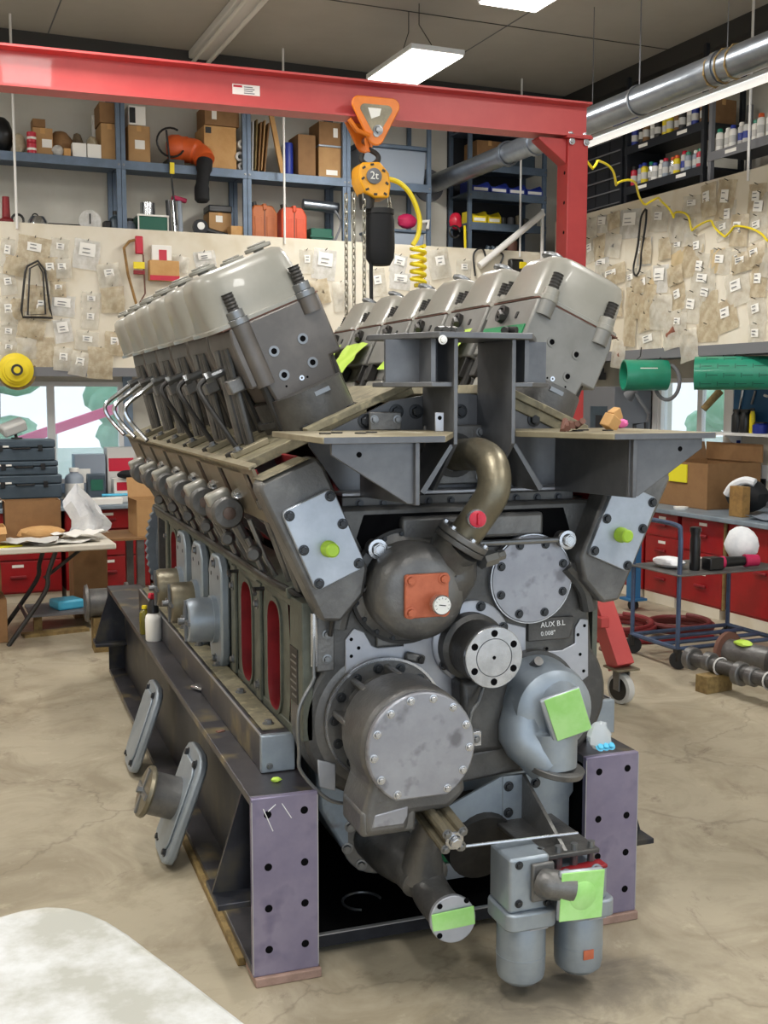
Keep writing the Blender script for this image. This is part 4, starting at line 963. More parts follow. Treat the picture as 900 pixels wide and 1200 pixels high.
# loose bits lying on the shelf
m = MB()
for i in range(5): m.cyl((X(.22+.012*i), 3.12-.01*i, 1.742+.008*i), (X(.25+.01*i), 3.16+.015*(i % 2), 1.775-.005*i), .010, n=7)
m.build('rusty_fittings', 'rust_edge', tagv=('small pile of rusty pipe fittings on the bracket shelf', 'fittings'))
m = MB(); m.cbox((X(.452), 3.22, 1.765), (.05, .04, .045), rotm(.2, .5, .4)); m.cbox((X(.475), 3.23, 1.79), (.035, .03, .04), rotm(.1, -.5, .2)); m.build('paper_carton', 'cardboard_pale', bev=.003, tagv=('torn little carton lying on the bracket shelf under the head', 'carton'))
m = MB(); m.sphere((X(.60), 3.40, 1.757), .026, 9, 6, (1.1,1,.65), .25); m.build('pink_rag', 'tape_pink', tagv=('crumpled pink rag at the end of the bracket shelf', 'rag'))
MB().tube([(X(.10), 3.30, 2.062), (X(.13), 3.34, 2.066), (X(.15), 3.31, 2.064)], .012, 8).build('loose_bolt', 'iron_black', tagv=('loose dark bolt lying on the top plate of the bracket', 'bolt'))
m = MB()
for i in range(4): m.cyl((X(-.10+.025*i), 3.38-.01*(i % 2), 2.063), (X(-.07+.025*i), 3.40+.01*i, 2.066), .013, n=8)
m.build('spare_fittings', 'cast_dark', tagv=('cluster of dark pipe fittings on the bracket top plate', 'fittings'))
# ================================================================== gantry and hoist (engine frame)
setF(Matrix.Identity(4))
GYB = 6.30
GA = thing('gantry_crane', 'red painted steel gantry crane frame on casters spanning the engine', 'gantry', (1.6, GYB, 0))
m = MB(); bw = .075
m.prism([(GYB-bw,3.645),(GYB+bw,3.645),(GYB+bw,3.633),(GYB+.006,3.628),(GYB+.006,3.452),(GYB+bw,3.447),(GYB+bw,3.435),(GYB-bw,3.435),(GYB-bw,3.447),(GYB-.006,3.452),(GYB-.006,3.628),(GYB-bw,3.633)], 'x', -.75, 3.60)
BM = m.build('beam', 'red_paint', GA)
lb = MB().box(1.375, 1.53, GYB-.0075, GYB-.006, 3.515, 3.57).build('beam_label', 'paper_white', GA)
MB().box(1.38, 1.43, GYB-.0082, GYB-.0075, 3.553, 3.565).build('label_print', 'plug_red', lb)
for i, (t_, w_) in enumerate((('CAPACITY', .018), ('GANTRY CRANE', .012), ('2 TON', .016))): pass
m = MB()
for i in range(4): m.box(1.44, 1.50-.01*(i % 2), GYB-.0082, GYB-.0075, 3.522+i*.011, 3.527+i*.011)
m.build('label_print', 'soffit_grey', lb)
for px_, out in ((3.51, 1), (-.62, -1)):
    p = MB().box(px_-.07, px_+.07, GYB-.07, GYB+.07, .95, 3.42).build('post', 'red_paint_deep', GA, .006)
    for zz in (3.22, 3.04, 2.86, 2.68): hole(p, (px_-.0705, GYB-.03, zz), (-1,0,0), .011)
    MB().box(px_-.09, px_+.09, GYB-.09, GYB+.09, 3.42, 3.435).build('post_cap', 'red_paint_deep', GA)
    MB().prism([(px_-out*.07, 3.42), (px_-out*.26, 3.42), (px_-out*.26, 3.405), (px_-out*.07, 3.27)], 'y', GYB-.05, GYB+.05).build('knee_brace', 'red_paint_deep', GA, .004)
    for a in (-.05, .05): bolt(p, (px_+a, GYB-.06, 3.447), (0,0,1), .014, 'steel_bright')
    for a in (-.05, .05): bolt(p, (px_+a, GYB-.08, 3.40), (0,-1,0), .014, 'steel_bright')
    for sy in (-1, 1):
        x2 = px_+out*.06
        A = V(px_, GYB+sy*.02, 1.15); B_ = V(x2+.02*out, GYB+sy*.56, .225); d = B_-A
        q = d.normalized(); rt = V(1,0,0); rt = (rt-q*rt.dot(q)).normalized(); n3 = q.cross(rt)
        rot = Matrix((rt, n3, q)).transposed()
        MB().cbox((A+B_)/2, (.12, .12, d.length), rot).build('leg', 'red_paint', GA, .004)
        cx, cy = B_.x, B_.y
        MB().box(cx-.08, cx+.08, cy-.08, cy+.08, .215, .228).build('caster_plate', 'cast_bronze', GA, .003)
        m = MB(); m.box(cx-.038, cx-.03, cy-.035, cy+.035, .085, .215); m.box(cx+.03, cx+.038, cy-.035, cy+.035, .085, .215); m.build('caster_fork', 'cast_mid', GA)
        wv = V(.85, .5, 0).normalized()
        MB().lathe([(.03,-.028),(.07,-.028),(.092,-.022),(.095,0),(.092,.022),(.07,.028),(.03,.028)], (cx, cy, .095), (1,.25,0), 28).build('caster_wheel', 'paper_grey', GA)
        MB().lathe([(.07,-.030),(.07,.030)], (cx, cy, .095), (1,.25,0), 24).build('wheel_hub', 'iron_black', GA)
    m = MB(); m.box(px_-.03, px_+.03, GYB-.50, GYB+.50, .46, .52); m.build('spreader_bar', 'red_paint', GA, .004)
# trolley
TX = 2.18
TR = thing('beam_trolley', 'orange rounded triangular beam trolley gripping the red beam', 'trolley', (TX, GYB, 3.25))
tri = arc2(TX-.10, 3.50, .045, 100, 200, 5)+arc2(TX, 3.325, .05, 215, 325, 6)+arc2(TX+.10, 3.50, .045, -20, 80, 5)
for sy in (-1, 1):
    y_ = GYB+sy*.105
    pl = MB().prism(tri, 'y', y_-.009, y_+.009).build('side_plate', 'hoist_orange', TR, .006)
    if sy < 0:
        inner = [(TX+(a-TX)*.66, 3.44+(b-3.44)*.58) for a, b in tri]
        MB().prism(inner, 'y', y_-.011, y_-.009).build('plate_recess', 'cast_bronze', pl)
        MB().prism([(TX-.05, 3.48), (TX+.03, 3.48), (TX+.02, 3.44), (TX-.03, 3.42)], 'y', y_-.012, y_-.011).build('maker_label', 'paper_white', pl)
        bolt(pl, (TX+.01, y_-.011, 3.36), (0,-1,0), .02, 'steel_bolt')
    for xx in (-.07, .07): MB().lathe([(.04,0),(.045,.03),(.04,.04)], (TX+xx, GYB+sy*.03, 3.492), (0,sy,0), 18).build('wheel', 'steel_bolt', TR)
MB().cyl((TX, GYB-.12, 3.34), (TX, GYB+.12, 3.34), .02, n=12).build('cross_pin', 'steel_bolt', TR)
MB().tube([(TX-.02, GYB, 3.34), (TX-.012, GYB, 3.29), (TX-.012, GYB, 3.26)], .016, 8).build('hanger_eye', 'hoist_orange', TR)
MB().tube([(TX-.04, GYB-.11, 3.33), (TX-.12, GYB-.13, 3.345), (TX-.17, GYB-.14, 3.40)], .014, 8).build('stop_arm', 'hoist_orange', TR)
# hoist
HO = thing('chain_hoist', 'yellow two-ton air chain hoist with black chain bag on the trolley', 'hoist', (TX, GYB, 2.6))
hk = smoothpath([(TX-.012, GYB, 3.28), (TX+.045, GYB, 3.25), (TX+.05, GYB, 3.215), (TX, GYB, 3.185), (TX-.05, GYB, 3.21), (TX-.045, GYB, 3.25)], 5)
MB().tube(hk, .016, 8).build('top_hook', 'iron_black', HO)
hz = 3.09
body = [(TX-.095,hz+.06),(TX-.08,hz+.09),(TX+.03,hz+.10),(TX+.085,hz+.04),(TX+.095,hz-.03),(TX+.085,hz-.10),(TX+.0,hz-.105),(TX-.06,hz-.08),(TX-.095,hz-.01)]
hb = MB().prism(body, 'y', GYB-.10, GYB+.06).build('hoist_body', 'hoist_yellow', HO, .012, 3)
MB().lathe([(.045,0),(.045,.012),(.040,.015)], (TX-.01, GYB-.10, hz+.015), (0,-1,0), 24).build('load_badge', 'soffit_grey', hb)
text(hb, '2t', (TX-.012, GYB-.117, hz+.015), (1,0,0), (0,0,1), .062, 'paper_white', 'load_mark', .002)
for a, b in ((-.07,.06),(-.02,.08),(.05,.05),(.07,-.02),(.06,-.08),(.0,-.085),(-.05,-.06),(-.075,.0)):
    MB().cbox((TX+a, GYB-.102, hz+b), (.02, .006, .012), rotm(0, a*9, 0)).build('cooling_slot', 'iron_black', hb)
MB().cyl((TX-.03, GYB-.03, hz-.08), (TX-.03, GYB-.03, hz-.16), .05, .04, 16).build('chain_guide', 'iron_black', HO)
bag = [(.075,.30),(.085,.26),(.088,.10),(.083,.04),(.06,0)]
MB().lathe([(r, h) for r, h in reversed(bag)], (TX+.055, GYB-.02, 2.615), (0,0,1), 20).build('chain_bag', 'cloth_black', HO, smooth=50)
MB().ring((TX+.055, GYB-.02, 2.905), (0,0,1), .083, .072, .03, 20).build('bag_hem', 'rubber', HO)
def link_mesh():
    m = MB(); pts = []
    for i in range(12):
        a = 2*math.pi*i/12; pts.append((.010*math.cos(a), 0, .016*math.sin(a)+(.008 if math.sin(a) > 0 else -.008)))
    m.tube(pts, .0042, 6, True); return m.mesh('chain_link')
def chain(parent, x, y, z0, z1, tilt=0):
    me = shared('link', link_mesh); n = int((z0-z1)/.034)
    for i in range(n):
        put('chain_link', me, 'chain_steel', F @ Matrix.Translation((x+tilt*i, y, z0-.034*i)) @ Matrix.Rotation(R(90*(i % 2)+25), 4, 'Z'), parent)
for nm, x, y, z1 in (('load_chain', TX-.115, GYB-.05, 2.27), ('load_chain', TX-.055, GYB-.06, 2.26), ('load_chain', TX-.145, GYB+.0, 2.25)):
    cp = piece(nm, '', loc=(x, y, 2.6), parent=HO); chain(cp, x, y, 2.995, z1)
cp = piece('bag_chain', '', loc=(TX+.09, GYB, 2.95), parent=HO); chain(cp, TX+.10, GYB-.05, 2.985, 2.89, .006)
MB().cyl((TX-.005, GYB-.03, 2.94), (TX+.0, GYB-.03, 2.25), .012, n=8).build('pendant_cable', 'rubber', HO)
hp = [(TX+.09, GYB-.02, 3.115), (TX+.17, GYB-.04, 3.09), (TX+.24, GYB-.05, 3.02), (TX+.29, GYB-.05, 2.90), (TX+.285, GYB-.05, 2.80), (TX+.25, GYB-.05, 2.735)]
coil = [(TX+.285+.04*math.cos(a*.42), GYB-.05+.04*math.sin(a*.42), 2.735-.0029*a) for a in range(0, 80)]
hs = MB().tube(smoothpath(hp, 6), .015, 9).build('air_hose', 'hose_yellow', HO)
MB().tube(coil, .0125, 8).build('hose_coil', 'hose_yellow', HO)
MB().cyl((TX+.06, GYB-.02, 3.12), (TX+.105, GYB-.025, 3.112), .016, n=10).build('hose_fitting', 'chrome', HO)
# yellow coiled hose spilling from the beam end over the right loft board
setF(ROOM)
pts = []
import itertools
ctrl = [(4.62, 7.9, 3.62), (5.0, 8.0, 3.55), (5.35, 8.05, 3.42), (5.7, 8.1, 3.28), (6.05, 8.1, 3.18), (6.34, 8.08, 3.1), (6.35, 7.7, 3.0), (6.35, 7.4, 2.93), (6.35, 7.1, 2.92)]
ctrl = [(3.98, 6.4, 3.42), (4.4, 6.75, 3.42), (4.9, 7.2, 3.44), (5.5, 7.7, 3.42), (6.1, 8.15, 3.42), (6.33, 8.2, 3.34), (6.34, 7.85, 3.22), (6.34, 7.5, 3.14), (6.34, 7.0, 3.05)]
sp = smoothpath(ctrl, 20)
for i, p in enumerate(sp):
    a = i*.40; pts.append((p.x, p.y+.03*math.cos(a), p.z+.11*abs(math.sin(a*.36))))
MB().tube(pts, .009, 7).build('coiled_air_hose', 'hose_yellow', tagv=('thin yellow coiled air hose strung from the red post to the bagged parts board', 'hose'))
# ================================================================== left bench, window clutter, folding table (room frame)
setF(ROOM)
def carton(name, label, x0, x1, y0, y1, z0, z1, mat='cardboard', tape=True, group=None, lab=None, rz=0):
    t = thing(name, label, 'box', ((x0+x1)/2, (y0+y1)/2, z0), group)
    b = MB().box(x0, x1, y0, y1, z0, z1).build('carton_body', mat, t, .004)
    if tape: MB().box((x0+x1)/2-.02, (x0+x1)/2+.02, y0-.0012, y1+.0012, z1-.05, z1+.001).build('packing_tape', 'cardboard_pale', t)
    if lab: MB().box(x0+(x1-x0)*lab[0], x0+(x1-x0)*lab[1], y0-.002, y0-.0005, z0+(z1-z0)*lab[2], z0+(z1-z0)*lab[3]).build('paper_label', lab[4] if len(lab) > 4 else 'paper_white', t)
    return t
def open_carton(name, label, x0, x1, y0, y1, z0, z1, mat='cardboard', flaps=('l','r','b')):
    t = thing(name, label, 'box', ((x0+x1)/2, (y0+y1)/2, z0)); th = .006
    m = MB(); m.box(x0, x1, y0, y0+th, z0, z1).box(x0, x1, y1-th, y1, z0, z1).box(x0, x0+th, y0+th, y1-th, z0, z1).box(x1-th, x1, y0+th, y1-th, z0, z1).box(x0, x1, y0, y1, z0, z0+th)
    m.build('carton_body', mat, t); h = min(.16, (y1-y0)*.5)
    if 'b' in flaps: MB().loft([[(x0,y1,z1),(x1,y1,z1)],[(x0,y1+.05,z1+h),(x1,y1+.05,z1+h)]], False, False).build('flap', mat, t)
    if 'f' in flaps: MB().loft([[(x0,y0,z1),(x1,y0,z1)],[(x0,y0-h*.9,z1-.04),(x1,y0-h*.9,z1-.04)]], False, False).build('flap', mat, t)
    if 'l' in flaps: MB().loft([[(x0,y0,z1),(x0,y1,z1)],[(x0-h*.9,y0,z1+.07),(x0-h*.9,y1,z1+.07)]], False, False).build('flap', mat, t)
    if 'r' in flaps: MB().loft([[(x1,y0,z1),(x1,y1,z1)],[(x1+h*.7,y0,z1+.1),(x1+h*.7,y1,z1+.1)]], False, False).build('flap', mat, t)
    return t
# bench units along the back wall: each a red cabinet of drawers, one long worktop
def cabinet(x0, x1, y0, y1, h, label, rows, side='y', group=None, cat='cabinet'):
    t = thing('drawer_cabinet', label, cat, ((x0+x1)/2, (y0+y1)/2, 0), group)
    MB().box(x0+.01, x1-.01, y0+.025, y1, .09, h).build('body', 'red_cabinet', t)
    MB().box(x0+.01, x1-.01, y0+.05, y1, 0, .09).build('plinth', 'board_cream', t)
    z = .10
    for r in rows:
        z1 = z+r*(h-.10)
        if side == 'y':
            d = MB().box(x0+.018, x1-.018, y0, y0+.024, z+.008, z1-.006).build('drawer', 'red_cabinet', t, .004)
            xm = (x0+x1)/2
            MB().box(xm-.07, xm+.07, y0-.022, y0, (z+z1)/2-.012, (z+z1)/2+.012).build('handle', 'red_primer', d, .006)
            if r < .5: MB().box(xm-.05, xm+.05, y0-.002, y0-.0005, z1-.06, z1-.035).build('drawer_label', 'paper_white', d)
        else:
            d = MB().box(x0, x0+.024, y0+.018, y1-.018, z+.008, z1-.006).build('drawer', 'red_cabinet', t, .004)
            ym = (y0+y1)/2
            MB().box(x0-.022, x0, ym-.07, ym+.07, (z+z1)/2-.012, (z+z1)/2+.012).build('handle', 'red_primer', d, .006)
            if r < .5: MB().box(x0-.002, x0-.0005, ym-.06, ym+.04, z1-.06, z1-.035).build('drawer_label', 'paper_white', d)
        z = z1
    return t
BX = [-.35, .45, 1.25, 2.05, 2.85, 3.65]
names = ['red drawer cabinet under the back bench beside the wall', 'red drawer cabinet under the slate tool boxes', 'red drawer cabinet under the cluttered end of the back bench', 'red drawer cabinet behind the flywheel', 'red drawer cabinet of the back bench hidden behind the engine']
for i in range(5): cabinet(BX[i]+.01, BX[i+1]-.01, 10.36, 10.98, .825, names[i], (.4, .34, .26))
MB().box(-.5, 3.75, 10.28, 11.04, .828, .868).build('workbench_top', 'worktop_grey', bev=.008, tagv=('long grey worktop of the back bench under the window', 'worktop'))
ZB = .868
# slate tool boxes stacked
def toolcase(x0, x1, y0, y1, z0, z1, label):
    t = thing('tool_case', label, 'tool box', ((x0+x1)/2, (y0+y1)/2, z0), 'slate tool cases on the back bench')
    zm = z0+(z1-z0)*.62
    MB().box(x0, x1, y0, y1, z0, zm-.003).build('case_body', 'toolbox_slate', t, .01)
    MB().box(x0-.004, x1+.004, y0-.004, y1+.004, zm, z1).build('case_lid', 'toolbox_slate', t, .012)
    for a in (.2, .78): MB().box(x0+(x1-x0)*a-.02, x0+(x1-x0)*a+.02, y0-.014, y0, zm-.03, zm+.025).build('latch', 'plastic_black', t, .003)
    MB().box(x0+(x1-x0)*.10, x0+(x1-x0)*.32, y0-.0055, y0-.0042, zm+.006, zm+.022).build('paper_label', 'paper_white', t)
    MB().tube([((x0+x1)/2-.08, y0-.002, zm+.0), ((x0+x1)/2-.07, y0-.03, zm-.005), ((x0+x1)/2+.07, y0-.03, zm-.005), ((x0+x1)/2+.08, y0-.002, zm)], .009, 6).build('handle', 'plastic_black', t)
for i, (xa, xb, z0, z1, l) in enumerate(((.63, 1.24, ZB, ZB+.075, 'flat slate tool case, lowest of the stack at the window'), (.62, 1.25, ZB+.078, ZB+.285, 'deep slate tool case with a paper scrap in the bench stack'), (.64, 1.22, ZB+.288, ZB+.41, 'slate tool case with two paper labels, second in the stack'), (.62, 1.20, ZB+.413, ZB+.60, 'slate tool case topmost of the stack at the window'))):
    toolcase(xa, xb, 10.36, 10.72, z0, z1, l)
t = thing('bench_light', 'tilted white task lamp head in front of the window', 'lamp', (.87, 10.6, ZB+.60))
MB().cbox((.87, 10.62, ZB+.705), (.22, .14, .10), rotm(.3, -.35, .2)).build('lamp_head', 'paper_grey', t, .02)
MB().cyl((.90, 10.63, ZB+.60), (.88, 10.62, ZB+.68), .014, n=8).build('stem', 'iron_black', t); MB().cyl((.90, 10.63, ZB+.601), (.90, 10.63, ZB+.613), .05, n=16).build('base', 'iron_black', t)
def bottle(name, label, cat, x, y, z, r, h, mat, cap, neck=.45, group=None, band=None):
    t = thing(name, label, cat, (x, y, z), group)
    MB().lathe([(r*.92,0),(r,.01),(r,h*.72),(r*.85,h*.80),(r*neck,h*.86),(r*neck,h*.90)], (x,y,z), (0,0,1), 16).build('bottle_body', mat, t, smooth=40)
    MB().lathe([(r*neck*1.15,0),(r*neck*1.15,h*.10),(r*neck*.9,h*.11)], (x,y,z+h*.895), (0,0,1), 14).build('cap', cap, t)
    if band: MB().ring((x,y,z+h*.22), (0,0,1), r*1.012, r*.99, h*.36, 16).build('label_band', band, t)
    return t
bottle('jug', 'pale plastic jug with white cap on the back bench', 'jug', 1.385, 10.55, ZB, .085, .33, 'bin_clear', 'paper_white', band='paper_white')
t = thing('meter_case', 'dark grey instrument case with a screen standing on the back bench', 'case', (1.58, 10.55, ZB))
MB().box(1.50, 1.66, 10.50, 10.62, ZB, ZB+.27).build('case_body', 'toolbox_slate', t, .012); MB().box(1.525, 1.635, 10.495, 10.50, ZB+.12, ZB+.22).build('screen', 'tube_green_dark', t)
carton('parts_carton', 'white printed carton standing at the window end of the bench', 1.74, 1.98, 10.52, 10.7, ZB, ZB+.22, 'paper_white', False, lab=(.1,.9,.5,.85,'plug_red'))
carton('parts_carton', 'pale blue carton behind the dark instrument case', 1.42, 1.70, 10.74, 10.95, ZB, ZB+.44, 'bin_clear', False, lab=(.1,.5,.4,.7))
carton('parts_carton', 'red and white carton stack by the window frame', 1.72, 1.98, 10.76, 10.96, ZB, ZB+.50, 'paper_grey', False, lab=(.05,.95,.55,.80,'plug_red'))
MB().cbox((1.60, 10.38, ZB+.03), (.36, .14, .06), rotm(0,0,.05)).build('document_box', 'paper_white', bev=.006, tagv=('flat white box lying on the front edge of the back bench', 'box'))
MB().cyl((1.62, 10.48, ZB+.075), (1.98, 10.42, ZB+.078), .013, n=10).build('blue_rod', 'sky_plastic', tagv=('bright blue plastic rod on the back bench', 'rod'))
MB().cyl((1.30, 10.33, ZB+.013), (1.52, 10.31, ZB+.013), .013, n=10).build('blue_rod', 'sky_plastic', tagv=('short bright blue rod at the bench edge beside the jug', 'rod'))
m = MB(); m.sphere((1.86, 10.48, ZB+.262), .075, 12, 7, (1.35,.8,.55), .12); m.build('glove', 'cloth_black', tagv=('dark work glove lying on the printed carton', 'glove'))
m = MB(); m.cyl((1.92, 10.40, ZB), (1.92, 10.40, ZB+.10), .035, n=12); m.build('spray_bottle', 'hole_black', tagv=('small black jar at the corner of the back bench', 'jar'))
# outdoors: blue barrel and pink boom seen through the window
MB().lathe([(.55,0),(.6,.1),(.6,1.9),(.5,2.1)], (.15, 14.5, -.15), (0,0,1), 20).build('water_tank', 'sky_plastic', tagv=('light blue plastic tank outside the window', 'tank'))
MB().cbox((1.55, 15.2, 1.35), (2.2, .12, .12), rotm(0, -.32, .1)).build('marker_boom', 'pink_bar', tagv=('pink boom pole outside the window', 'pole'))
MB().cyl((1.75, 15.22, -.15), (1.75, 15.22, 1.45), .05, n=8).build('boom_post', 'paper_white', tagv=('white post holding the pink boom outside', 'post'))
# cable reel hanging under the board edge
t = thing('cable_reel', 'yellow round hose reel hung on the lower edge of the left board', 'reel', (.89, 10.33, 2.0))
MB().lathe([(.15,0),(.15,.03),(.12,.035),(.12,.07),(.10,.075),(.10,.10),(.06,.105),(.06,.13),(.03,.135)], (.89, 10.39, 2.08), (0,-1,0), 30).build('reel_disc', 'hose_yellow', t)
MB().ring((.89, 10.357, 2.08), (0,-1,0), .115, .10, .012, 30).build('reel_groove', 'iron_black', t); MB().ring((.89, 10.26, 2.08), (0,-1,0), .05, .03, .008, 24).build('reel_groove', 'iron_black', t)
MB().lathe([(.165,0),(.165,.012)], (.90, 10.395, 2.07), (0,-1,0), 30).build('reel_backing', 'wood_old', t)
# ---- folding table with papers and cartons
FX0, FX1, FY0, FY1, FZ = -.55, 1.42, 8.55, 9.30, .74
t = thing('folding_table', 'pale plastic folding table with dark tube legs, littered with papers', 'table', (.45, 8.9, 0))
MB().box(FX0, FX1, FY0, FY1, FZ-.045, FZ).build('table_top', 'table_plastic', t, .01)
for xx in (.62, -.3):
    for yy in (8.62, 9.22):
        MB().tube(smoothpath([(xx+.36, yy, FZ-.05), (xx+.30, yy, .52), (xx+.27, yy, .38), (xx, yy, .0)], 4), .018, 8).build('leg', 'iron_black', t)
    MB().cyl((xx+.14, 8.62, .2), (xx+.14, 9.22, .2), .014, n=8).build('stretcher', 'iron_black', t)
    MB().tube([(xx+.30, 8.9, .45), (xx+.62, 8.9, FZ-.05)], .014, 8).build('brace', 'iron_black', t)
m = MB()
def sheet(m, cx, cy, z, w_, d_, rz, amp=.02):
    g = []
    for i in range(7):
        row = []
        for j in range(7):
            u, v = (i/6-.5)*w_, (j/6-.5)*d_
            row.append((cx+u*math.cos(rz)-v*math.sin(rz), cy+u*math.sin(rz)+v*math.cos(rz), z+amp*(.5+.5*math.sin(i*2.1+j*1.3+cx*9))*random.uniform(.5, 1)))
        g.append(row)
    return m.loft(g, False, False)
for i, (cx, cy, w_, d_, rz) in enumerate(((1.05, 8.78, .5, .34, .25), (.80, 8.72, .42, .3, -.2), (1.2, 8.86, .36, .28, .6))):
    sheet(MB(), cx, cy, FZ+.004+i*.022, w_, d_, rz, .03).build('wrapping_paper', 'paper_grey' if i % 2 else 'paper_white', tagv=('crumpled white wrapping paper on the folding table, %s' % ('near the table end', 'by the yellow envelopes', 'topmost sheet')[i], 'paper'))
m = MB(); g = []
for i in range(6): g.append([(1.12+.30*j/5+.04*math.sin(i), 9.0+.05*math.sin(j*1.7+i), FZ+.03+.40*(1-abs(j-2)/6)*i/5) for j in range(6)])
m.loft(g, False, False).build('wrapping_film', 'cloth_white', tagv=('tall sheet of white wrapping film standing behind the table papers', 'film'))
m = MB(); m.sphere((.92, 8.98, FZ+.055), .16, 14, 7, (1.15,.6,.36), .12); m.build('paper_parcel', 'cardboard_pale', tagv=('crumpled brown paper parcel on the folding table', 'parcel'))
for i, (cx, cy) in enumerate(((.62, 8.66), (.48, 8.6))): MB().cbox((cx, cy, FZ+.006+.0*i), (.24, .10, .012), rotm(0,0,.2+.4*i)).build('yellow_envelope', 'tarp_yellow', bev=.003, tagv=('yellow envelope on the folding table %s' % ('under the papers', 'at its front edge')[i], 'envelope'))
open_carton('open_carton', 'tall open cardboard carton on the folding table before the red drawers', .66, 1.08, 9.06, 9.26, FZ, FZ+.30, 'cardboard_dark', ('l',))
open_carton('open_carton', 'cut cardboard tray on the folding table', .30, .64, 8.74, 9.0, FZ, FZ+.14, 'cardboard_pale', ('f',))
open_carton('open_carton', 'cardboard carton behind the cut tray on the folding table', .30, .60, 9.06, 9.28, FZ, FZ+.33, 'cardboard', ('b',))
# small side table with open carton by the flywheel
t = thing('steel_stand', 'dark steel stand carrying an open carton behind the flywheel', 'stand', (1.80, 9.5, 0))
MB().box(1.45, 2.25, 9.15, 9.75, .68, .70).build('stand_top', 'cardboard_dark', t)
for xx in (1.72, 2.2):
    for yy in (9.2, 9.7): MB().box(xx-.03, xx+.03, yy-.03, yy+.03, 0, .68).build('leg', 'cast_mid', t)
open_carton('open_carton', 'open cardboard carton with raised flaps on the steel stand', 1.70, 2.15, 9.2, 9.6, .70, 1.0, 'cardboard', ('l','b'))
m = MB(); m.sphere((2.05, 10.0, .95), .05, 8, 5, (1,1,1), .3); 
# under the table
carton('moving_box', 'large plain cardboard box on the floor under the folding table', -.05, .63, 8.75, 9.15, 0, .33, 'cardboard_dark', True, lab=(.2,.7,.55,.8,'cardboard'))
carton('tall_carton', 'tall brown carton on the floor beside the red drawers', 1.22, 1.50, 9.5, 9.8, 0, .66, 'cardboard_dark')
MB().lathe([(.13,0),(.15,.02),(.15,.38),(.14,.40)], (.20, 8.92, .48), (1,0,0), 18).build('paper_roll', 'cardboard_dark', tagv=('thick brown paper roll lying on the box under the table', 'roll'))
MB().box(.82, 1.38, 9.0, 9.5, .13, .15).build('shelf_board', 'soffit_grey', tagv=('grey board lying low under the folding table', 'board'))
MB().box(.85, .91, 9.05, 9.11, 0, .13).build('board_block', 'wood_old', tagv=('wooden block under the near end of the grey board', 'block')); MB().box(1.28, 1.34, 9.38, 9.44, 0, .13).build('board_block', 'wood_old', tagv=('wooden block under the far end of the grey board', 'block'))
MB().cbox((1.12, 9.2, .19), (.22, .2, .08), rotm(0,0,.3)).build('blue_bag', 'sky_plastic', bev=.02, tagv=('blue and white bag on the board under the table', 'bag'))
MB().cbox((1.0, 8.95, .012), (.5, .12, .024), rotm(0,0,.15)).build('floor_plank', 'wood_old', tagv=('loose wooden plank on the floor under the table', 'plank'))
# ribbed sleeve behind the skid end
t = thing('steel_sleeve', 'short ribbed steel sleeve lying behind the skid end bracket', 'sleeve', (1.38, 8.5, 0))
setF(Matrix.Identity(4))
MB().lathe([(.13,0),(.14,.02),(.105,.03),(.105,.28),(.14,.29),(.14,.31)], (.67, 8.3, .35), (1,0,0), 24).build('sleeve_body', 'cast_mid', t)
MB().box(.72, .92, 8.2, 8.4, 0, .25).build('sleeve_rest', 'wood_old', t)
# bottles standing on the skid rail
t = thing('spray_bottle', 'white squeeze bottle with black neck and red trigger on the skid rail', 'bottle', (.80, 5.70, .61))
MB().lathe([(.036,0),(.041,.008),(.042,.11),(.038,.13),(.02,.15),(.018,.16)], (.795, 5.68, .61), (0,0,1), 20).build('bottle_body', 'paper_white', t)
MB().lathe([(.03,0),(.026,.05),(.012,.075)], (.795, 5.68, .755), (0,0,1), 12).build('spray_neck', 'plastic_black', t)
MB().cbox((.797, 5.675, .84), (.05, .03, .03), rotm(0,.2,.3)).build('trigger', 'plug_red', t, .006)
bottle('oil_bottle', 'small olive oil bottle beside the white squeeze bottle', 'bottle', .775, 5.86, .61, .028, .15, 'glass_bottle', 'hose_yellow')
MB().cbox((.845, 4.62, .622), (.05, .10, .016), rotm(0,0,.5)).build('socket_wrench', 'chrome', bev=.006, tagv=('chrome ratchet wrench lying on the skid rail', 'wrench'))
m = MB(); m.sphere((.86, 3.42, .617), .012, 8, 5, (1.4,1,.7), .3); m.build('lime_scrap', 'tape_lime', tagv=('little lime tape scrap on the skid corner', 'scrap'))
MB().cbox((.80, 4.02, .6115), (.03, .02, .003), rotm(0,0,.4)).build('copper_washer', 'rust_edge', tagv=('copper coloured washer lying on the skid rail', 'washer'))
MB().lathe([(.018,0),(.018,.02)], (2.03, 3.45, .61), (0,0,1), 6).build('loose_nut', 'chrome', tagv=('bright loose nut on the skid rail by the oil filters', 'nut'))
# ================================================================== loft shelving over the back bench (room frame)
setF(ROOM)
def shelf_unit(x0, x1, y0, y1, z0, z1, levels, label, mat='shelf_blue', up='shelf_blue'):
    t = thing('shelf_unit', label, 'shelf', ((x0+x1)/2, (y0+y1)/2, z0))
    for xx in (x0, x1-.04):
        for yy in (y0, y1-.04): MB().box(xx, xx+.04, yy, yy+.04, z0, z1).build('upright', up, t, .002)
    for z in levels:
        b = MB().box(x0+.004, x1-.004, y0+.004, y1-.004, z-.02, z).build('shelf_board', mat, t)
        MB().box(x0-.001, x1+.001, y0-.006, y0+.004, z-.075, z+.004).build('shelf_lip', mat, b, .002)
        for xx in (x0+.02, x1-.02): bolt(b, (xx, y0-.006, z-.035), (0,-1,0), .008, 'steel_bolt')
    return t
ZL, ZU = 3.24, 3.975
ux = (.66, 1.87, 3.05, 4.06, 4.98)
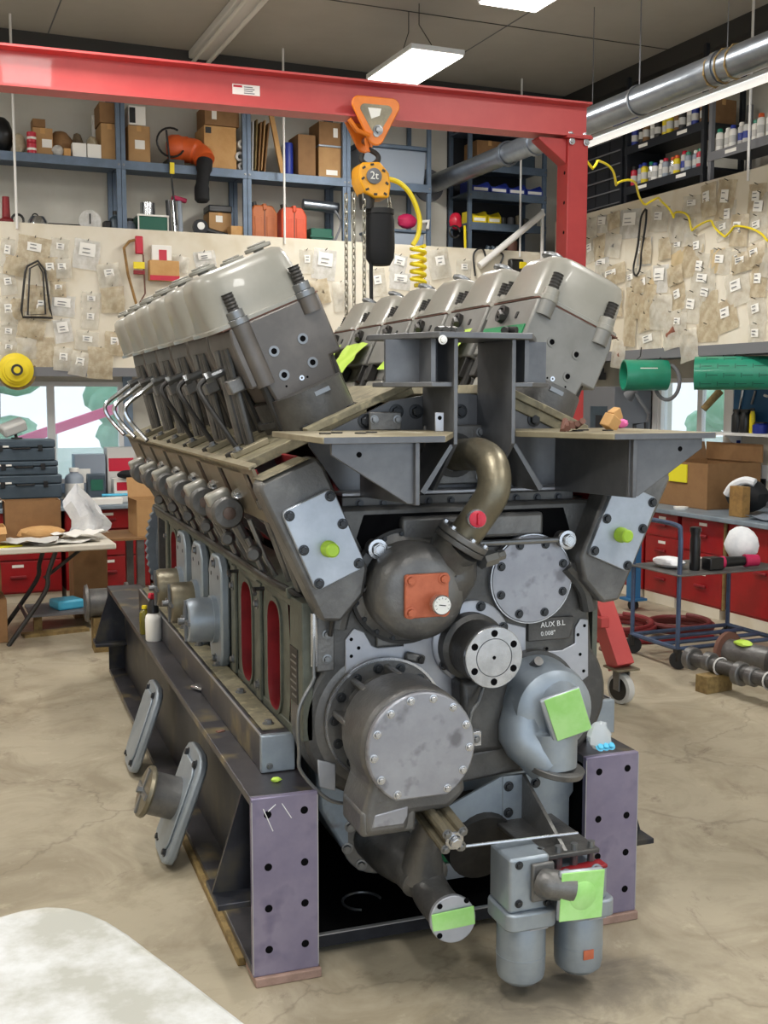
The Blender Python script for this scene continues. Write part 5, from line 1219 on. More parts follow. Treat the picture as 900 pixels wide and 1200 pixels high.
labs = ('blue-grey steel shelf unit holding brown cartons and a black sack', 'blue-grey steel shelf unit holding the orange blower', 'blue-grey steel shelf unit holding the orange jerry cans', 'blue-grey steel shelf unit behind the chain hoist')
for i in range(4): shelf_unit(ux[i]+.002, ux[i+1]-.002, 10.50, 11.03, 2.16, 4.9, (ZL, ZU), labs[i])
shelf_unit(-.6, .655, 10.50, 11.03, 2.16, 4.9, (ZL, ZU), 'blue-grey steel shelf unit left of the black sack')
Y0, Y1 = 10.56, 10.94
def cart(x, w_, z0, h, label, mat='cardboard', d=.30, y0=Y0, **k): return carton('carton', label, x-w_/2, x+w_/2, y0, y0+d, z0, z0+h, mat, **k)
# upper shelf
m = MB(); m.sphere((.86, 10.72, ZU+.17), .15, 14, 8, (.7,.9,1.12), .06); m.build('rubbish_sack', 'plastic_black', tagv=('shiny black sack on the upper loft shelf', 'sack'))
m = MB(); m.sphere((1.0, 10.62, ZU+.095), .07, 12, 7, (.85,.7,1.35), .15); m.build('plastic_pouch', 'bag_tan', tagv=('crumpled clear pouch beside the black sack', 'pouch'))
cart(1.20, .17, ZU, .24, 'brown carton with white label behind the red cans', lab=(.45,.95,.3,.6))
cart(1.17, .11, ZU+.245, .07, 'little carton on top of the labelled brown carton', 'cardboard_dark', .16, tape=False)
for i, z in enumerate((ZU, ZU+.095)): 
    t = thing('oil_can', 'red oil can with white print on the loft shelf, %s one' % ('lower', 'upper')[i], 'can', (1.10, 10.53, z))
    MB().lathe([(.037,0),(.04,.004),(.04,.088),(.037,.092)], (1.10, 10.535, z), (0,0,1), 16).build('can_body', 'plug_red', t); MB().ring((1.10, 10.535, z+.03), (0,0,1), .0405, .039, .02, 16).build('print_band', 'paper_white', t)
m = MB(); m.sphere((1.37, 10.7, ZU+.13), .13, 12, 7, (.9,.8,.98), .14); m.build('paper_sack', 'cardboard_dark', tagv=('sagging brown paper sack on the upper loft shelf', 'sack'))
cart(1.40, .06, ZU, .07, 'very small carton in front of the paper sack', 'cardboard_pale', .08, y0=10.50, tape=False)
m = MB(); m.sphere((1.325, 10.54, ZU+.05), .05, 10, 6, (1,.7,1), .2); m.build('parts_bag', 'bag_white', tagv=('small clear bag of parts leaning at the paper sack', 'bag'))
open_carton('open_carton', 'white-sided open carton full of bags, next to the paper sack', 1.45, 1.57, Y0-.03, 10.80, ZU, ZU+.13, 'paper_white', ())
open_carton('open_carton', 'white-sided open carton full of bags, next to the tall cartons', 1.58, 1.70, Y0-.03, 10.80, ZU, ZU+.13, 'paper_white', ())
for i, x in enumerate((1.51, 1.64)):
    m = MB(); m.sphere((x, 10.66, ZU+.15), .085, 10, 6, (.62,.9,1.1-.2*i), .2); m.build('parts_bag', 'bag_tan' if i else 'bag_part', tagv=(('bundle of brown bags standing in a white carton', 'bundle of clear bags standing in a white carton')[i], 'bag'))
cart(1.785, .155, ZU, .33, 'tall plain carton beside the shelf upright', 'cardboard')
cart(1.775, .155, ZU+.335, .18, 'carton stacked on the tall plain carton', 'cardboard_dark', tape=False)
MB().box(1.675, 1.70, 10.85, 10.9, ZU, ZU+.46).build('white_post', 'paper_white', tagv=('narrow white strip standing behind the cartons', 'strip'))
cart(2.05, .20, ZU, .335, 'brown carton with black-topped label and a white sticker', lab=(.3,.75,.38,.62))
cart(2.035, .155, ZU+.34, .17, 'white printed carton with a dark picture on top of a brown carton', 'paper_white', tape=False, lab=(.05,.4,.1,.9,'plastic_black'))
# orange blower with cable loop and black duct sleeve
t = thing('blower', 'orange portable blower with black cloth duct hanging over the shelf', 'blower', (2.45, 10.7, ZU))
MB().lathe([(.05,0),(.11,.01),(.13,.05),(.13,.12),(.115,.15),(.115,.20)], (2.32, 10.66, ZU+.17), (1,-.15,.05), 26).build('blower_drum', 'plastic_orange', t)
MB().tube(smoothpath([(2.45, 10.64, ZU+.17), (2.55, 10.6, ZU+.16), (2.62, 10.55, ZU+.12), (2.64, 10.5, ZU+.06)], 5), [.115]*8+[.10]*8, 18).build('outlet_hood', 'plastic_orange', t)
MB().tube(smoothpath([(2.64, 10.49, ZU+.06), (2.62, 10.46, ZU-.06), (2.60, 10.455, ZU-.2), (2.60, 10.45, ZU-.33)], 4), [.075]*4+[.06]*4+[.07]*4+[.05], 14).build('duct_sleeve', 'cloth_black', t)
MB().tube(arc((2.33, 10.50, ZU+.2), .13, 60, 330, 16), .010, 7).build('power_cable', 'plastic_black', t)
MB().cbox((2.37, 10.60, ZU+.025), (.16, .2, .05)).build('foot', 'plastic_black', t)
MB().cyl((2.28, 10.47, ZU+.3), (2.36, 10.465, ZU-.55), .010, n=7).build('hanging_cable', 'plastic_black', tagv=('black cable with yellow plug hanging past the loft shelf', 'cable')); MB().box(2.305, 2.345, 10.45, 10.475, ZU-.09, ZU+.01).build('yellow_plug', 'hose_yellow', tagv=('yellow plug on the hanging black cable', 'plug'))
cart(2.81, .31, ZU, .40, 'large brown carton with printed lines beside the orange blower', 'cardboard_pale', .36, tape=False, lab=(.04,.22,.82,.96,'plastic_black'))
cart(2.83, .33, ZU+.405, .18, 'wide brown carton with a white tag on top of the large carton', 'cardboard_dark', .32, tape=False, lab=(.2,.34,.3,.9))
for i, (x, z) in enumerate(((3.02, ZU+.25), (2.995, ZU+.135), (3.02, ZU+.045))):
    m = MB(); m.ring((x, 10.54, z), (0,1,0), .044, .022, .38, 18); m.build('paper_roll', 'paper_grey' if i else 'paper_white', tagv=('rolled paper tube, %s of three by the upright' % ('top', 'middle', 'bottom')[i], 'roll'))
for i in range(5): MB().cbox((3.13+.035*i, 10.72, ZU+.245+.02*(i % 2)), (.012, .30, .47), rotm(0, .03+.02*i, 0)).build('cardboard_sheet', ('paper_grey', 'wood_old', 'cardboard_dark', 'cardboard', 'cardboard_dark')[i], tagv=('%s leaning upright on the upper loft shelf' % ('grey sheet', 'old wood sheet', 'thin brown sheet', 'tan cardboard sheet', 'dark cardboard sheet')[i], 'sheet'))
MB().cbox((3.38, 10.6, ZU+.28), (.045, .03, .58), rotm(0, -.2, 0)).build('wood_plank', 'cardboard_pale', tagv=('pale wooden plank leaning among the cardboard sheets', 'plank'))
MB().lathe([(.05,0),(.052,.01),(.052,.30),(.045,.32)], (3.50, 10.64, ZU), (0,0,1), 18).build('blue_roll', 'bin_blue', tagv=('dark blue roll standing on the upper loft shelf', 'roll'))
cart(3.67, .18, ZU, .40, 'tall reddish brown carton next to the blue roll', 'cardboard_dark', tape=False)
cart(3.92, .26, ZU, .30, 'brown carton with white handwriting behind the chain hoist', 'cardboard', tape=False, lab=(.3,.75,.12,.28))
cart(3.93, .27, ZU+.32, .22, 'dark brown carton with a white sticker over the handwritten carton', 'cardboard_dark', tape=False, lab=(.55,.72,.35,.75))
MB().box(3.79, 4.05, 10.55, 10.9, ZU+.302, ZU+.318).build('flat_tray', 'bin_clear', tagv=('flat grey tray between two cartons by the hoist', 'lid'))
# lower shelf
t = thing('bottle_jack', 'red hydraulic jack on the lower loft shelf', 'jack', (.90, 10.6, ZL))
MB().lathe([(.06,0),(.06,.16),(.045,.17),(.035,.18),(.03,.36)], (.87, 10.58, ZL), (0,0,1), 16).build('cylinder', 'red_primer', t); MB().box(.80, 1.0, 10.52, 10.66, ZL, ZL+.03).build('base', 'red_primer', t); MB().tube(arc((.965, 10.58, ZL+.165), .05, -90, 180, 10), .012, 6).build('handle', 'iron_black', t)
t = thing('chrome_bowl', 'chrome bell-shaped housing on the lower loft shelf', 'housing', (1.14, 10.6, ZL))
MB().lathe([(.095,0),(.095,.12),(.085,.17),(.06,.21),(.02,.215)], (1.14, 10.62, ZL), (0,0,1), 22).build('bowl', 'chrome', t); MB().tube(arc((1.12, 10.62, ZL+.21), .025, 0, 180, 8), .006, 6).build('ring', 'iron_black', t)
MB().box(1.22, 1.52, 10.56, 10.8, ZL, ZL+.155).build('black_tray', 'plastic_black', bev=.01, tagv=('flat black tray between chrome bowl and clear wheel', 'tray'))
t = thing('clear_wheel', 'clear plastic wheel standing on the lower loft shelf', 'wheel', (1.60, 10.6, ZL))
MB().lathe([(.02,0),(.10,.0),(.10,.04),(.02,.04)], (1.59, 10.56, ZL+.19), (0,1,0), 22).build('rim', 'bag_white', t); MB().box(1.55, 1.63, 10.55, 10.62, ZL, ZL+.10).build('stand', 'plastic_black', t); MB().cbox((1.59, 10.55, ZL+.21), (.012, .01, .09)).build('spoke', 'iron_black', t)
MB().cbox((1.745, 10.62, ZL+.105), (.06, .1, .2), rotm(0,.05,.1)).build('black_clamp', 'iron_black', bev=.012, tagv=('black clamp block beside the clear wheel', 'clamp'))
bottle('glass_flask', 'dark glass flask by the first shelf upright', 'flask', 1.83, 10.62, ZL, .06, .30, 'toolbox_slate', 'iron_black', .4)
bottle('glass_flask', 'smoky flask standing behind the green case', 'flask', 1.97, 10.66, ZL, .05, .25, 'bin_clear', 'iron_black', .5)
t = thing('green_case', 'dark green tool case with white edges on the lower loft shelf', 'case', (2.15, 10.62, ZL))
MB().box(2.02, 2.29, 10.52, 10.78, ZL, ZL+.26).build('case_body', 'tube_green_dark', t, .006); MB().box(2.01, 2.30, 10.51, 10.79, ZL+.26, ZL+.275).build('white_rim', 'paper_white', t)
for x in (2.012, 2.285): MB().box(x, x+.012, 10.512, 10.52, ZL, ZL+.26).build('white_edge', 'paper_white', t)
MB().lathe([(.07,0),(.07,.12)], (2.13, 10.64, ZL+.276), (0,0,1), 22).build('steel_pot', 'chrome', tagv=('shiny steel pot on top of the green case', 'pot'))
t = thing('grease_gun', 'pair of black-handled grease guns with steel tubes on the lower shelf', 'tool', (2.40, 10.62, ZL))
for i in range(3): MB().cyl((2.32+.05*i, 10.55, ZL), (2.30+.055*i, 10.56, ZL+.42), .022, n=10).build('gun_tube', ('plastic_black', 'chrome', 'bin_clear')[i], t)
MB().cbox((2.41, 10.57, ZL+.44), (.14, .06, .04), rotm(0,.2,0)).build('magenta_grip', 'grip_magenta', t, .01)
t = thing('die_grinder', 'black angle tool with a white dial on the lower loft shelf', 'tool', (2.68, 10.55, ZL))
MB().lathe([(.07,0),(.075,.05),(.06,.10)], (2.60, 10.52, ZL+.19), (.1,.9,.1), 18).build('tool_head', 'plastic_black', t); MB().lathe([(.035,0),(.035,.008)], (2.60, 10.515, ZL+.20), (0,-1,0), 18).build('dial', 'gauge_white', t)
MB().tube([(2.63, 10.56, ZL+.17), (2.75, 10.55, ZL+.14), (2.86, 10.54, ZL+.12)], [.04,.035,.03], 10).build('tool_handle', 'plastic_black', t); MB().box(2.58, 2.80, 10.52, 10.62, ZL, ZL+.115).build('tool_rest', 'plastic_black', t)
cart(2.83, .22, ZL, .36, 'brown carton with white print behind the black tool', 'cardboard', .22, y0=10.68, lab=(.3,.6,.75,.92))
MB().box(2.72, 2.95, 10.68, 10.9, ZL+.365, ZL+.43).build('black_tray', 'plastic_black', bev=.01, tagv=('black tray on the printed carton', 'tray'))
cart(2.965, .15, ZL, .22, 'small pale carton against the shelf upright', 'cardboard_pale', .14, y0=10.52)
def jerry(x0, x1, mat, label):
    t = thing('jerry_can', label, 'jerry can', ((x0+x1)/2, 10.66, ZL)); w_ = x1-x0; xm = (x0+x1)/2
    prof = [(x0,ZL),(x1,ZL),(x1,ZL+.36),(x1-.045,ZL+.435),(x0+.03,ZL+.435),(x0,ZL+.39)]
    MB().prism(prof, 'y', 10.54, 10.70).build('can_half', mat, t, .018, 3)
    MB().box(xm-.004, xm+.004, 10.536, 10.542, ZL+.02, ZL+.42).build('seam', 'rust_edge', t)
    MB().box(xm-.02, xm+.02, 10.53, 10.60, ZL+.385, ZL+.45).build('carry_handle', mat, t, .01)
    MB().cyl((x0+.05, 10.62, ZL+.43), (x0+.04, 10.62, ZL+.47), .03, n=14).build('cap', 'iron_black', t)
    MB().prism([(x0+.03, ZL+.08), (xm-.02, ZL+.05), (xm-.02, ZL+.33), (x0+.03, ZL+.33)], 'y', 10.534, 10.541).build('side_panel', mat, t, .004)
    MB().prism([(xm+.02, ZL+.08), (x1-.03, ZL+.08), (x1-.03, ZL+.33), (xm+.02, ZL+.33)], 'y', 10.534, 10.541).build('side_panel', mat, t, .004)
jerry(3.10, 3.36, 'jerry_dark', 'faded orange jerry can beside the shelf upright'); jerry(3.40, 3.66, 'plastic_red', 'bright red-orange jerry can next to the faded one')
t = thing('green_bin', 'dark green parts bin on the lower shelf beside the jerry cans', 'bin', (3.80, 10.62, ZL))
MB().box(3.70, 3.92, 10.54, 10.8, ZL, ZL+.25).build('bin_body', 'tube_green_dark', t, .01); MB().box(3.69, 3.93, 10.53, 10.81, ZL+.16, ZL+.18).build('bin_rim', 'tube_green_dark', t)
MB().cyl((3.68, 10.72, ZL+.50), (4.04, 10.70, ZL+.48), .055, n=18).build('steel_duct', 'pipe_steel', tagv=('short shiny duct tube wedged under the shelf by the green bin', 'duct'))
MB().tube(smoothpath([(3.90, 10.56, ZL+.02), (3.97, 10.55, ZL+.18), (4.02, 10.56, ZL+.32), (3.97, 10.6, ZL+.44)], 5), .012, 7).build('grey_hose', 'soffit_grey', tagv=('thin grey hose standing beside the green bin', 'hose'))
# unit behind the hoist: grey totes and red tools
t = thing('storage_tote', 'grey plastic tote with lid on the upper shelf behind the hoist', 'tote', (4.5, 10.7, ZU))
MB().prism([(4.25,ZU),(4.92,ZU),(4.95,ZU+.34),(4.22,ZU+.34)], 'y', 10.54, 10.92).build('tote_body', 'bin_clear', t, .02); MB().box(4.20, 4.965, 10.52, 10.94, ZU+.34, ZU+.38).build('tote_lid', 'shelf_blue', t, .01)
t = thing('storage_tote', 'clear grey tote on the lower shelf behind the hoist', 'tote', (4.65, 10.7, ZL))
MB().prism([(4.40,ZL),(4.90,ZL),(4.93,ZL+.26),(4.37,ZL+.26)], 'y', 10.54, 10.92).build('tote_body', 'bin_clear', t, .02); MB().box(4.36, 4.94, 10.52, 10.94, ZL+.26, ZL+.29).build('tote_lid', 'shelf_blue', t, .01)
m = MB(); m.sphere((4.76, 10.62, ZL+.385), .08, 12, 7, (1.3,.8,.95), .15); m.build('red_gloves', 'grip_magenta', tagv=('bunch of red gloves on the clear tote', 'gloves'))
MB().cbox((4.48, 10.66, ZL+.351), (.18, .16, .12), rotm(0,0,.1)).build('black_case', 'plastic_black', bev=.015, tagv=('small black case on the clear tote', 'case'))
MB().tube([(4.86, 10.55, ZL+.37), (4.95, 10.5, ZL+.38), (4.93, 10.49, ZL+.30)], .02, 8).build('spray_nozzle', 'paper_grey', tagv=('grey spray nozzle hooked on the tote edge', 'nozzle'))
# dark unit in the corner with blue and yellow bins
shelf_unit(5.43, 6.36, 10.55, 11.03, 2.16, 4.9, (3.30, 3.65, 3.965, 4.25, 4.62), 'dark steel shelf unit in the corner with blue and yellow bins', 'shelf_blue', 'shelf_blue')
MB().box(5.42, 6.37, 11.032, 11.045, 3.0, 4.9).build('back_sheet', 'shelf_dark', tagv=('dark sheet closing the back of the corner shelf unit', 'panel'))
def openbin(x0, x1, y0, y1, z0, h, mat, label, group=None):
    t = thing('parts_bin', label, 'bin', ((x0+x1)/2, (y0+y1)/2, z0), group)
    m = MB(); th = .006
    m.prism([(y0,z0),(y1,z0),(y1,z0+h),(y0+.06,z0+h),(y0,z0+h*.55)], 'x', x0, x0+th); m.prism([(y0,z0),(y1,z0),(y1,z0+h),(y0+.06,z0+h),(y0,z0+h*.55)], 'x', x1-th, x1)
    m.box(x0, x1, y0, y0+th, z0, z0+h*.55).box(x0, x1, y1-th, y1, z0, z0+h).box(x0, x1, y0, y1, z0, z0+th); m.build('bin_shell', mat, t)
    MB().box(x0+.02, x1-.02, y0-.002, y0, z0+h*.15, z0+h*.40).build('bin_label', 'paper_white', t)
    m = MB()
    for i in range(4): m.cbox((x0+(x1-x0)*(.2+.2*i), (y0+y1)/2, z0+h*.45), (.025, .09, .03), rotm(i*.3, i*.2, i*.1))
    m.build('contents', 'cast_mid', t)
for i in range(4): openbin(5.48+.215*i, 5.69+.215*i-.006, 10.57, 10.85, 3.965, .12, 'bin_blue', 'dark blue parts bin in the row on the corner shelf', 'blue bins on the corner shelf')
openbin(5.48, 5.65, 10.56, 10.8, 3.65, .13, 'bin_yellow', 'yellow parts bin beside the blue shelf upright'); openbin(5.66, 5.82, 10.56, 10.8, 3.65, .13, 'bin_yellow', 'yellow parts bin next to the small dark fittings')
rng = random.Random(11)
for i in range(5):
    x = 5.88+.095*i; h = rng.uniform(.05, .11)
    MB().lathe([(.035,0),(.035,h),(.02,h+.01)], (x, 10.64, 3.65), (0,0,1), 10).build('fitting_jar', ('cast_dark', 'soffit_grey', 'cast_bronze')[i % 3], tagv=('small dark fitting in the row beside the yellow bins', 'fitting', 'fittings on the corner shelf'))
MB().lathe([(.055,0),(.055,.19)], (6.0, 10.64, 3.30), (0,0,1), 18).build('copper_can', 'rust_edge', tagv=('copper brown can on the low corner shelf', 'can'))
m = MB()
for i in range(3): m.cyl((5.66+.06*i, 10.62, 3.30+.03), (5.70+.06*i, 10.60, 3.42), .03, n=9)
m.build('small_motor', 'toolbox_slate', tagv=('small grey pump on the low corner shelf', 'pump'))
carton('carton', 'brown carton on the top corner shelf behind the duct pipe', 5.55, 5.85, 10.6, 10.9, 4.25, 4.50, 'cardboard_dark')
MB().box(5.95, 6.25, 10.6, 10.9, 4.25, 4.42).build('grey_case', 'toolbox_slate', bev=.015, tagv=('grey case on the top corner shelf by the duct pipe', 'case'))
m = MB(); m.sphere((5.32, 10.62, ZL+.42), .07, 10, 6, (1,.8,1.3), .2); m.build('red_bag', 'plug_red', tagv=('small red bag hanging at the blue upright', 'bag'))
MB().tube([(5.36, 10.5, ZL+.36), (5.37, 10.5, ZL+.1)], .014, 7).build('yellow_strap', 'hose_yellow', tagv=('yellow strap hanging below the red bag', 'strap'))
MB().tube(arc((5.27, 10.55, ZL+.30), .06, 0, 330, 14), .010, 6).build('hose_clamp', 'iron_black', tagv=('black cable loop beside the red bag', 'cable'))
# white diagonal brace pipe at the corner of the loft
MB().cyl((5.45, 10.34, 3.18), (6.18, 10.32, 3.75), .035, n=12).build('brace_pipe', 'trim_white', tagv=('white diagonal pipe brace in front of the corner shelf', 'pipe')); MB().cyl((6.2, 10.36, 3.18), (6.2, 10.36, 3.8), .018, n=10).build('vertical_pipe', 'trim_white', tagv=('white upright pipe at the loft corner beside the brace', 'pipe'))
# ================================================================== right loft: black racks with spray cans
def rack_r(y0, y1, x0, x1, z0, z1, levels, label, mat='shelf_black'):
    t = thing('shelf_unit', label, 'shelf', ((x0+x1)/2, (y0+y1)/2, z0))
    for yy in (y0, y1-.04):
        for xx in (x0, x1-.04): MB().box(xx, xx+.04, yy, yy+.04, z0, z1).build('upright', mat, t, .002)
    for z in levels:
        b = MB().box(x0+.002, x1-.002, y0+.004, y1-.004, z-.022, z).build('shelf_board', mat, t)
        MB().box(x0-.005, x0+.002, y0, y1, z-.07, z+.006).build('shelf_lip', mat, b)
        for yy in (y0+.3, y1-.3): MB().box(x0-.0065, x0-.005, yy-.07, yy+.07, z-.045, z-.015).build('shelf_label', 'paper_white', b)
    return t
rack_r(8.16, 9.34, 6.50, 6.95, 2.34, 4.9, (3.50, 3.86, 4.24), 'black steel shelf unit stocked with spray cans')
rack_r(6.9, 8.10, 6.50, 6.95, 2.34, 4.4, (3.62, 3.95), 'grey shelf with white and pink spray cans by the hanger rod', 'soffit_grey')
def can(x, y, z, r, h, mat, cap, label, group):
    t = thing('spray_can', label, 'spray can', (x, y, z), group)
    MB().lathe([(r*.95,0),(r,.006),(r,h*.78),(r*.72,h*.84)], (x,y,z), (0,0,1), 12).build('can_body', mat, t); MB().lathe([(r*.72,0),(r*.72,h*.13),(r*.6,h*.16)], (x,y,z+h*.84), (0,0,1), 10).build('cap', cap, t)
    MB().ring((x,y,z+h*.25), (0,0,1), r*1.01, r*.98, h*.30, 12).build('label_band', 'paper_grey' if mat != 'paper_grey' else 'bin_blue', t)
cols = ['chrome', 'paper_white', 'bin_blue', 'iron_black', 'plug_red', 'hose_yellow', 'paper_grey', 'tube_green', 'bin_clear', 'cardboard_dark']
cn = {'chrome': 'steel', 'paper_white': 'white', 'bin_blue': 'blue', 'iron_black': 'black', 'plug_red': 'red', 'hose_yellow': 'yellow', 'paper_grey': 'pale grey', 'tube_green': 'green', 'bin_clear': 'slate', 'cardboard_dark': 'brown'}
caps = ['paper_white', 'plug_red', 'iron_black', 'tube_green', 'plastic_orange', 'bin_blue']
capn = {'paper_white': 'white', 'plug_red': 'red', 'iron_black': 'black', 'tube_green': 'green', 'plastic_orange': 'orange', 'bin_blue': 'blue'}
rng = random.Random(5)
for row, (z, ys, hh) in enumerate(((3.86, [9.26-.082*i for i in range(13)], .19), (4.24, [9.26-.09*i for i in range(12)], .21), (3.95, [8.02-.085*i for i in range(10)], .20))):
    for i, y in enumerate(ys):
        mt = rng.choice(['chrome', 'paper_white', 'paper_grey', 'chrome', 'plug_red', 'hose_yellow', 'bin_clear'] if row == 0 else ['bin_blue', 'iron_black', 'cardboard_dark', 'hose_yellow', 'paper_white', 'toolbox_slate' if 0 else 'bin_clear', 'iron_black'] if row == 1 else ['paper_white', 'paper_white', 'plug_red', 'paper_grey', 'cardboard_pale' if 0 else 'cardboard_dark'])
        cp_ = 'plastic_orange' if (row == 0 and i == 8) else rng.choice(caps)
        where = ('lower shelf of the black rack', 'upper shelf of the black rack', 'grey shelf by the hanger rod')[row]
        can(6.56+.02*(i % 2), y, z, .034, hh*rng.uniform(.9, 1.08), mt, cp_, '%s spray can with %s cap on the %s' % (cn[mt], capn[cp_], where), 'spray cans on the ' + where)
carton('carton', 'brown carton on the upper right rack over the spray cans', 6.55, 6.85, 7.62, 7.98, 4.16, 4.36, 'cardboard_dark') if 0 else None
MB().box(6.55, 6.85, 8.0, 8.12, 4.0, 4.0)
t = carton('carton', 'brown carton on the black rack next to dark bottles', 6.60, 6.88, 8.20, 8.42, 4.24, 4.46, 'cardboard_dark')
for i in range(8):
    y = 9.2-.11*i; MB().lathe([(.04,0),(.04,.06),(.025,.075)], (6.57, y, 3.50), (0,0,1), 10).build('small_jar', ('bin_clear', 'cast_mid', 'iron_black')[i % 3], tagv=('%s small jar on the lowest spray can shelf' % ('slate', 'grey', 'black')[i % 3], 'jar', 'jars on the lowest right rack shelf'))
for i in range(7):
    y = 8.0-.13*i; MB().cbox((6.56, y, 3.66), (.06, .09, .08), rotm(0,0,.3*i)).build('fitting_box', ('cast_bronze', 'cardboard_pale', 'soffit_grey')[i % 3], bev=.012, tagv=('%s small part on the low shelf behind the right board' % ('bronze', 'tan', 'grey')[i % 3], 'part', 'small parts behind the right board'))
# black drawer rack with light rails, in the corner above the right board
t = thing('rail_rack', 'black slatted rack with pale horizontal rails beside the red post', 'rack', (6.6, 9.85, 3.0))
MB().box(6.52, 6.95, 9.38, 10.34, 2.34, 4.45).build('rack_body', 'shelf_dark', t)
for i in range(7): MB().cyl((6.505, 9.40, 3.62+.125*i), (6.505, 10.32, 3.62+.125*i), .008, n=7).build('rail', 'soffit_grey', t)
for y in (9.39, 10.31): MB().box(6.495, 6.52, y-.015, y+.015, 2.34, 4.45).build('rack_edge', 'shelf_black', t)
for y in (9.62, 9.86, 10.1): MB().box(6.512, 6.52, y-.006, y+.006, 2.9, 4.45).build('divider', 'plastic_black', t)
carton('blue_carton', 'blue and white carton on top of the slatted rack', 6.6, 6.85, 9.45, 9.7, 4.45, 4.62, 'bin_blue', False)
# ================================================================== bagged parts pinned on the two boards (room frame)
setF(ROOM)
BB = [(0.849,3.094,0.113,0.234,'cl'),(1.074,3.127,0.266,0.22,'tl'),(1.296,3.149,0.146,0.17,'cl'),(1.305,2.975,0.161,0.164,'cp'),(1.527,3.109,0.216,0.247,'wl'),(0.851,2.828,0.134,0.183,'cl'),(1.271,2.795,0.132,0.134,'tp'),(1.3,2.651,0.213,0.173,'wl'),(0.843,2.589,0.135,0.221,'cp'),(0.837,2.401,0.135,0.155,'cl'),(0.833,2.267,0.135,0.126,'cp'),(1.035,2.442,0.217,0.156,'tp'),(1.065,2.23,0.305,0.27,'tf'),(1.304,2.43,0.147,0.195,'wl'),(1.553,2.708,0.157,0.136,'cl'),(1.542,2.545,0.142,0.174,'cl'),(1.51,2.347,0.195,0.16,'cl'),(1.717,2.933,0.189,0.197,'cr'),(1.746,2.722,0.197,0.229,'td'),(1.294,2.181,0.155,0.197,'cp'),(1.434,2.141,0.157,0.205,'cp'),(1.618,2.15,0.213,0.268,'td'),(2.347,3.067,0.183,0.139,'cr'),(2.6,3.122,0.194,0.133,'wl'),(3.601,3.144,0.131,0.218,'cl'),(3.78,3.124,0.229,0.277,'wl'),(3.717,2.857,0.211,0.221,'tp'),(3.961,2.824,0.17,0.272,'cp'),(4.341,2.971,0.175,0.259,'cl'),(4.568,3.164,0.167,0.176,'wl'),(4.582,2.997,0.214,0.159,'wl'),(5.016,3.184,0.221,0.28,'cr'),(5.297,3.15,0.167,0.171,'cl')]
RB = [(9.907,3.545,0.205,0.145,'cp'),(9.713,3.531,0.183,0.168,'cp'),(9.526,3.543,0.193,0.158,'wl'),(9.33,3.544,0.201,0.147,'tp'),(9.068,3.48,0.317,0.247,'wl'),(9.909,3.362,0.19,0.223,'cp'),(9.736,3.312,0.185,0.229,'cl'),(9.562,3.316,0.194,0.208,'tp'),(9.336,3.313,0.26,0.205,'cp'),(9.527,3.154,0.224,0.125,'wl'),(9.325,3.026,0.405,0.173,'tp'),(9.028,2.961,0.192,0.161,'cl'),(8.83,2.892,0.199,0.213,'cl'),(8.585,2.92,0.217,0.231,'wl'),(8.62,3.464,0.268,0.207,'cl'),(8.326,3.351,0.266,0.24,'cr'),(8.836,3.194,0.212,0.236,'wl'),(8.515,3.183,0.175,0.176,'td'),(8.331,3.184,0.194,0.128,'cl'),(8.15,3.517,0.268,0.147,'cl'),(7.923,3.518,0.19,0.258,'tp'),(7.72,3.486,0.215,0.31,'tl'),(7.337,3.436,0.2,0.224,'tl'),(7.316,3.21,0.2,0.184,'cl'),(7.725,3.252,0.184,0.163,'cl'),(7.529,3.215,0.208,0.236,'tp'),(8.146,3.029,0.305,0.244,'tf'),(7.762,2.987,0.24,0.193,'cl'),(7.528,2.972,0.187,0.167,'cl'),(7.31,2.993,0.209,0.157,'tp'),(7.983,2.848,0.308,0.204,'cl'),(8.362,2.929,0.207,0.151,'tp'),(8.312,2.736,0.194,0.227,'tl'),(8.129,2.632,0.235,0.253,'cl'),(8.554,2.617,0.304,0.293,'cr'),(7.898,2.594,0.225,0.291,'tf'),(7.659,2.527,0.247,0.242,'tl'),(7.542,2.74,0.283,0.26,'cl'),(7.285,2.776,0.179,0.232,'tl'),(7.293,2.538,0.2,0.206,'cl'),(7.293,2.342,0.18,0.186,'cl'),(9.014,2.604,0.192,0.507,'td'),(8.807,2.626,0.199,0.316,'tp'),(8.73,2.365,0.328,0.197,'cl'),(8.372,2.445,0.27,0.305,'cq'),(8.138,2.298,0.236,0.255,'cr'),(9.204,2.26,0.214,0.247,'cq'),(7.906,2.398,0.259,0.146,'tf'),(7.06,2.822,0.238,0.267,'cl'),(6.998,2.534,0.236,0.234,'tp'),(7.065,3.4,0.189,0.232,'tl')]
rng = random.Random(21)
DESC = {'cl': 'clear bag, white tag', 'cp': 'clear bag, dark part', 'cr': 'clear bag, dark ring gasket', 'cq': 'clear bag, reddish part', 'tl': 'yellowed bag, white tag', 'tp': 'yellowed bag, steel part', 'td': 'yellowed bag, long dark rods', 'tf': 'flat brown paper packet', 'wl': 'clear bag, large white document'}
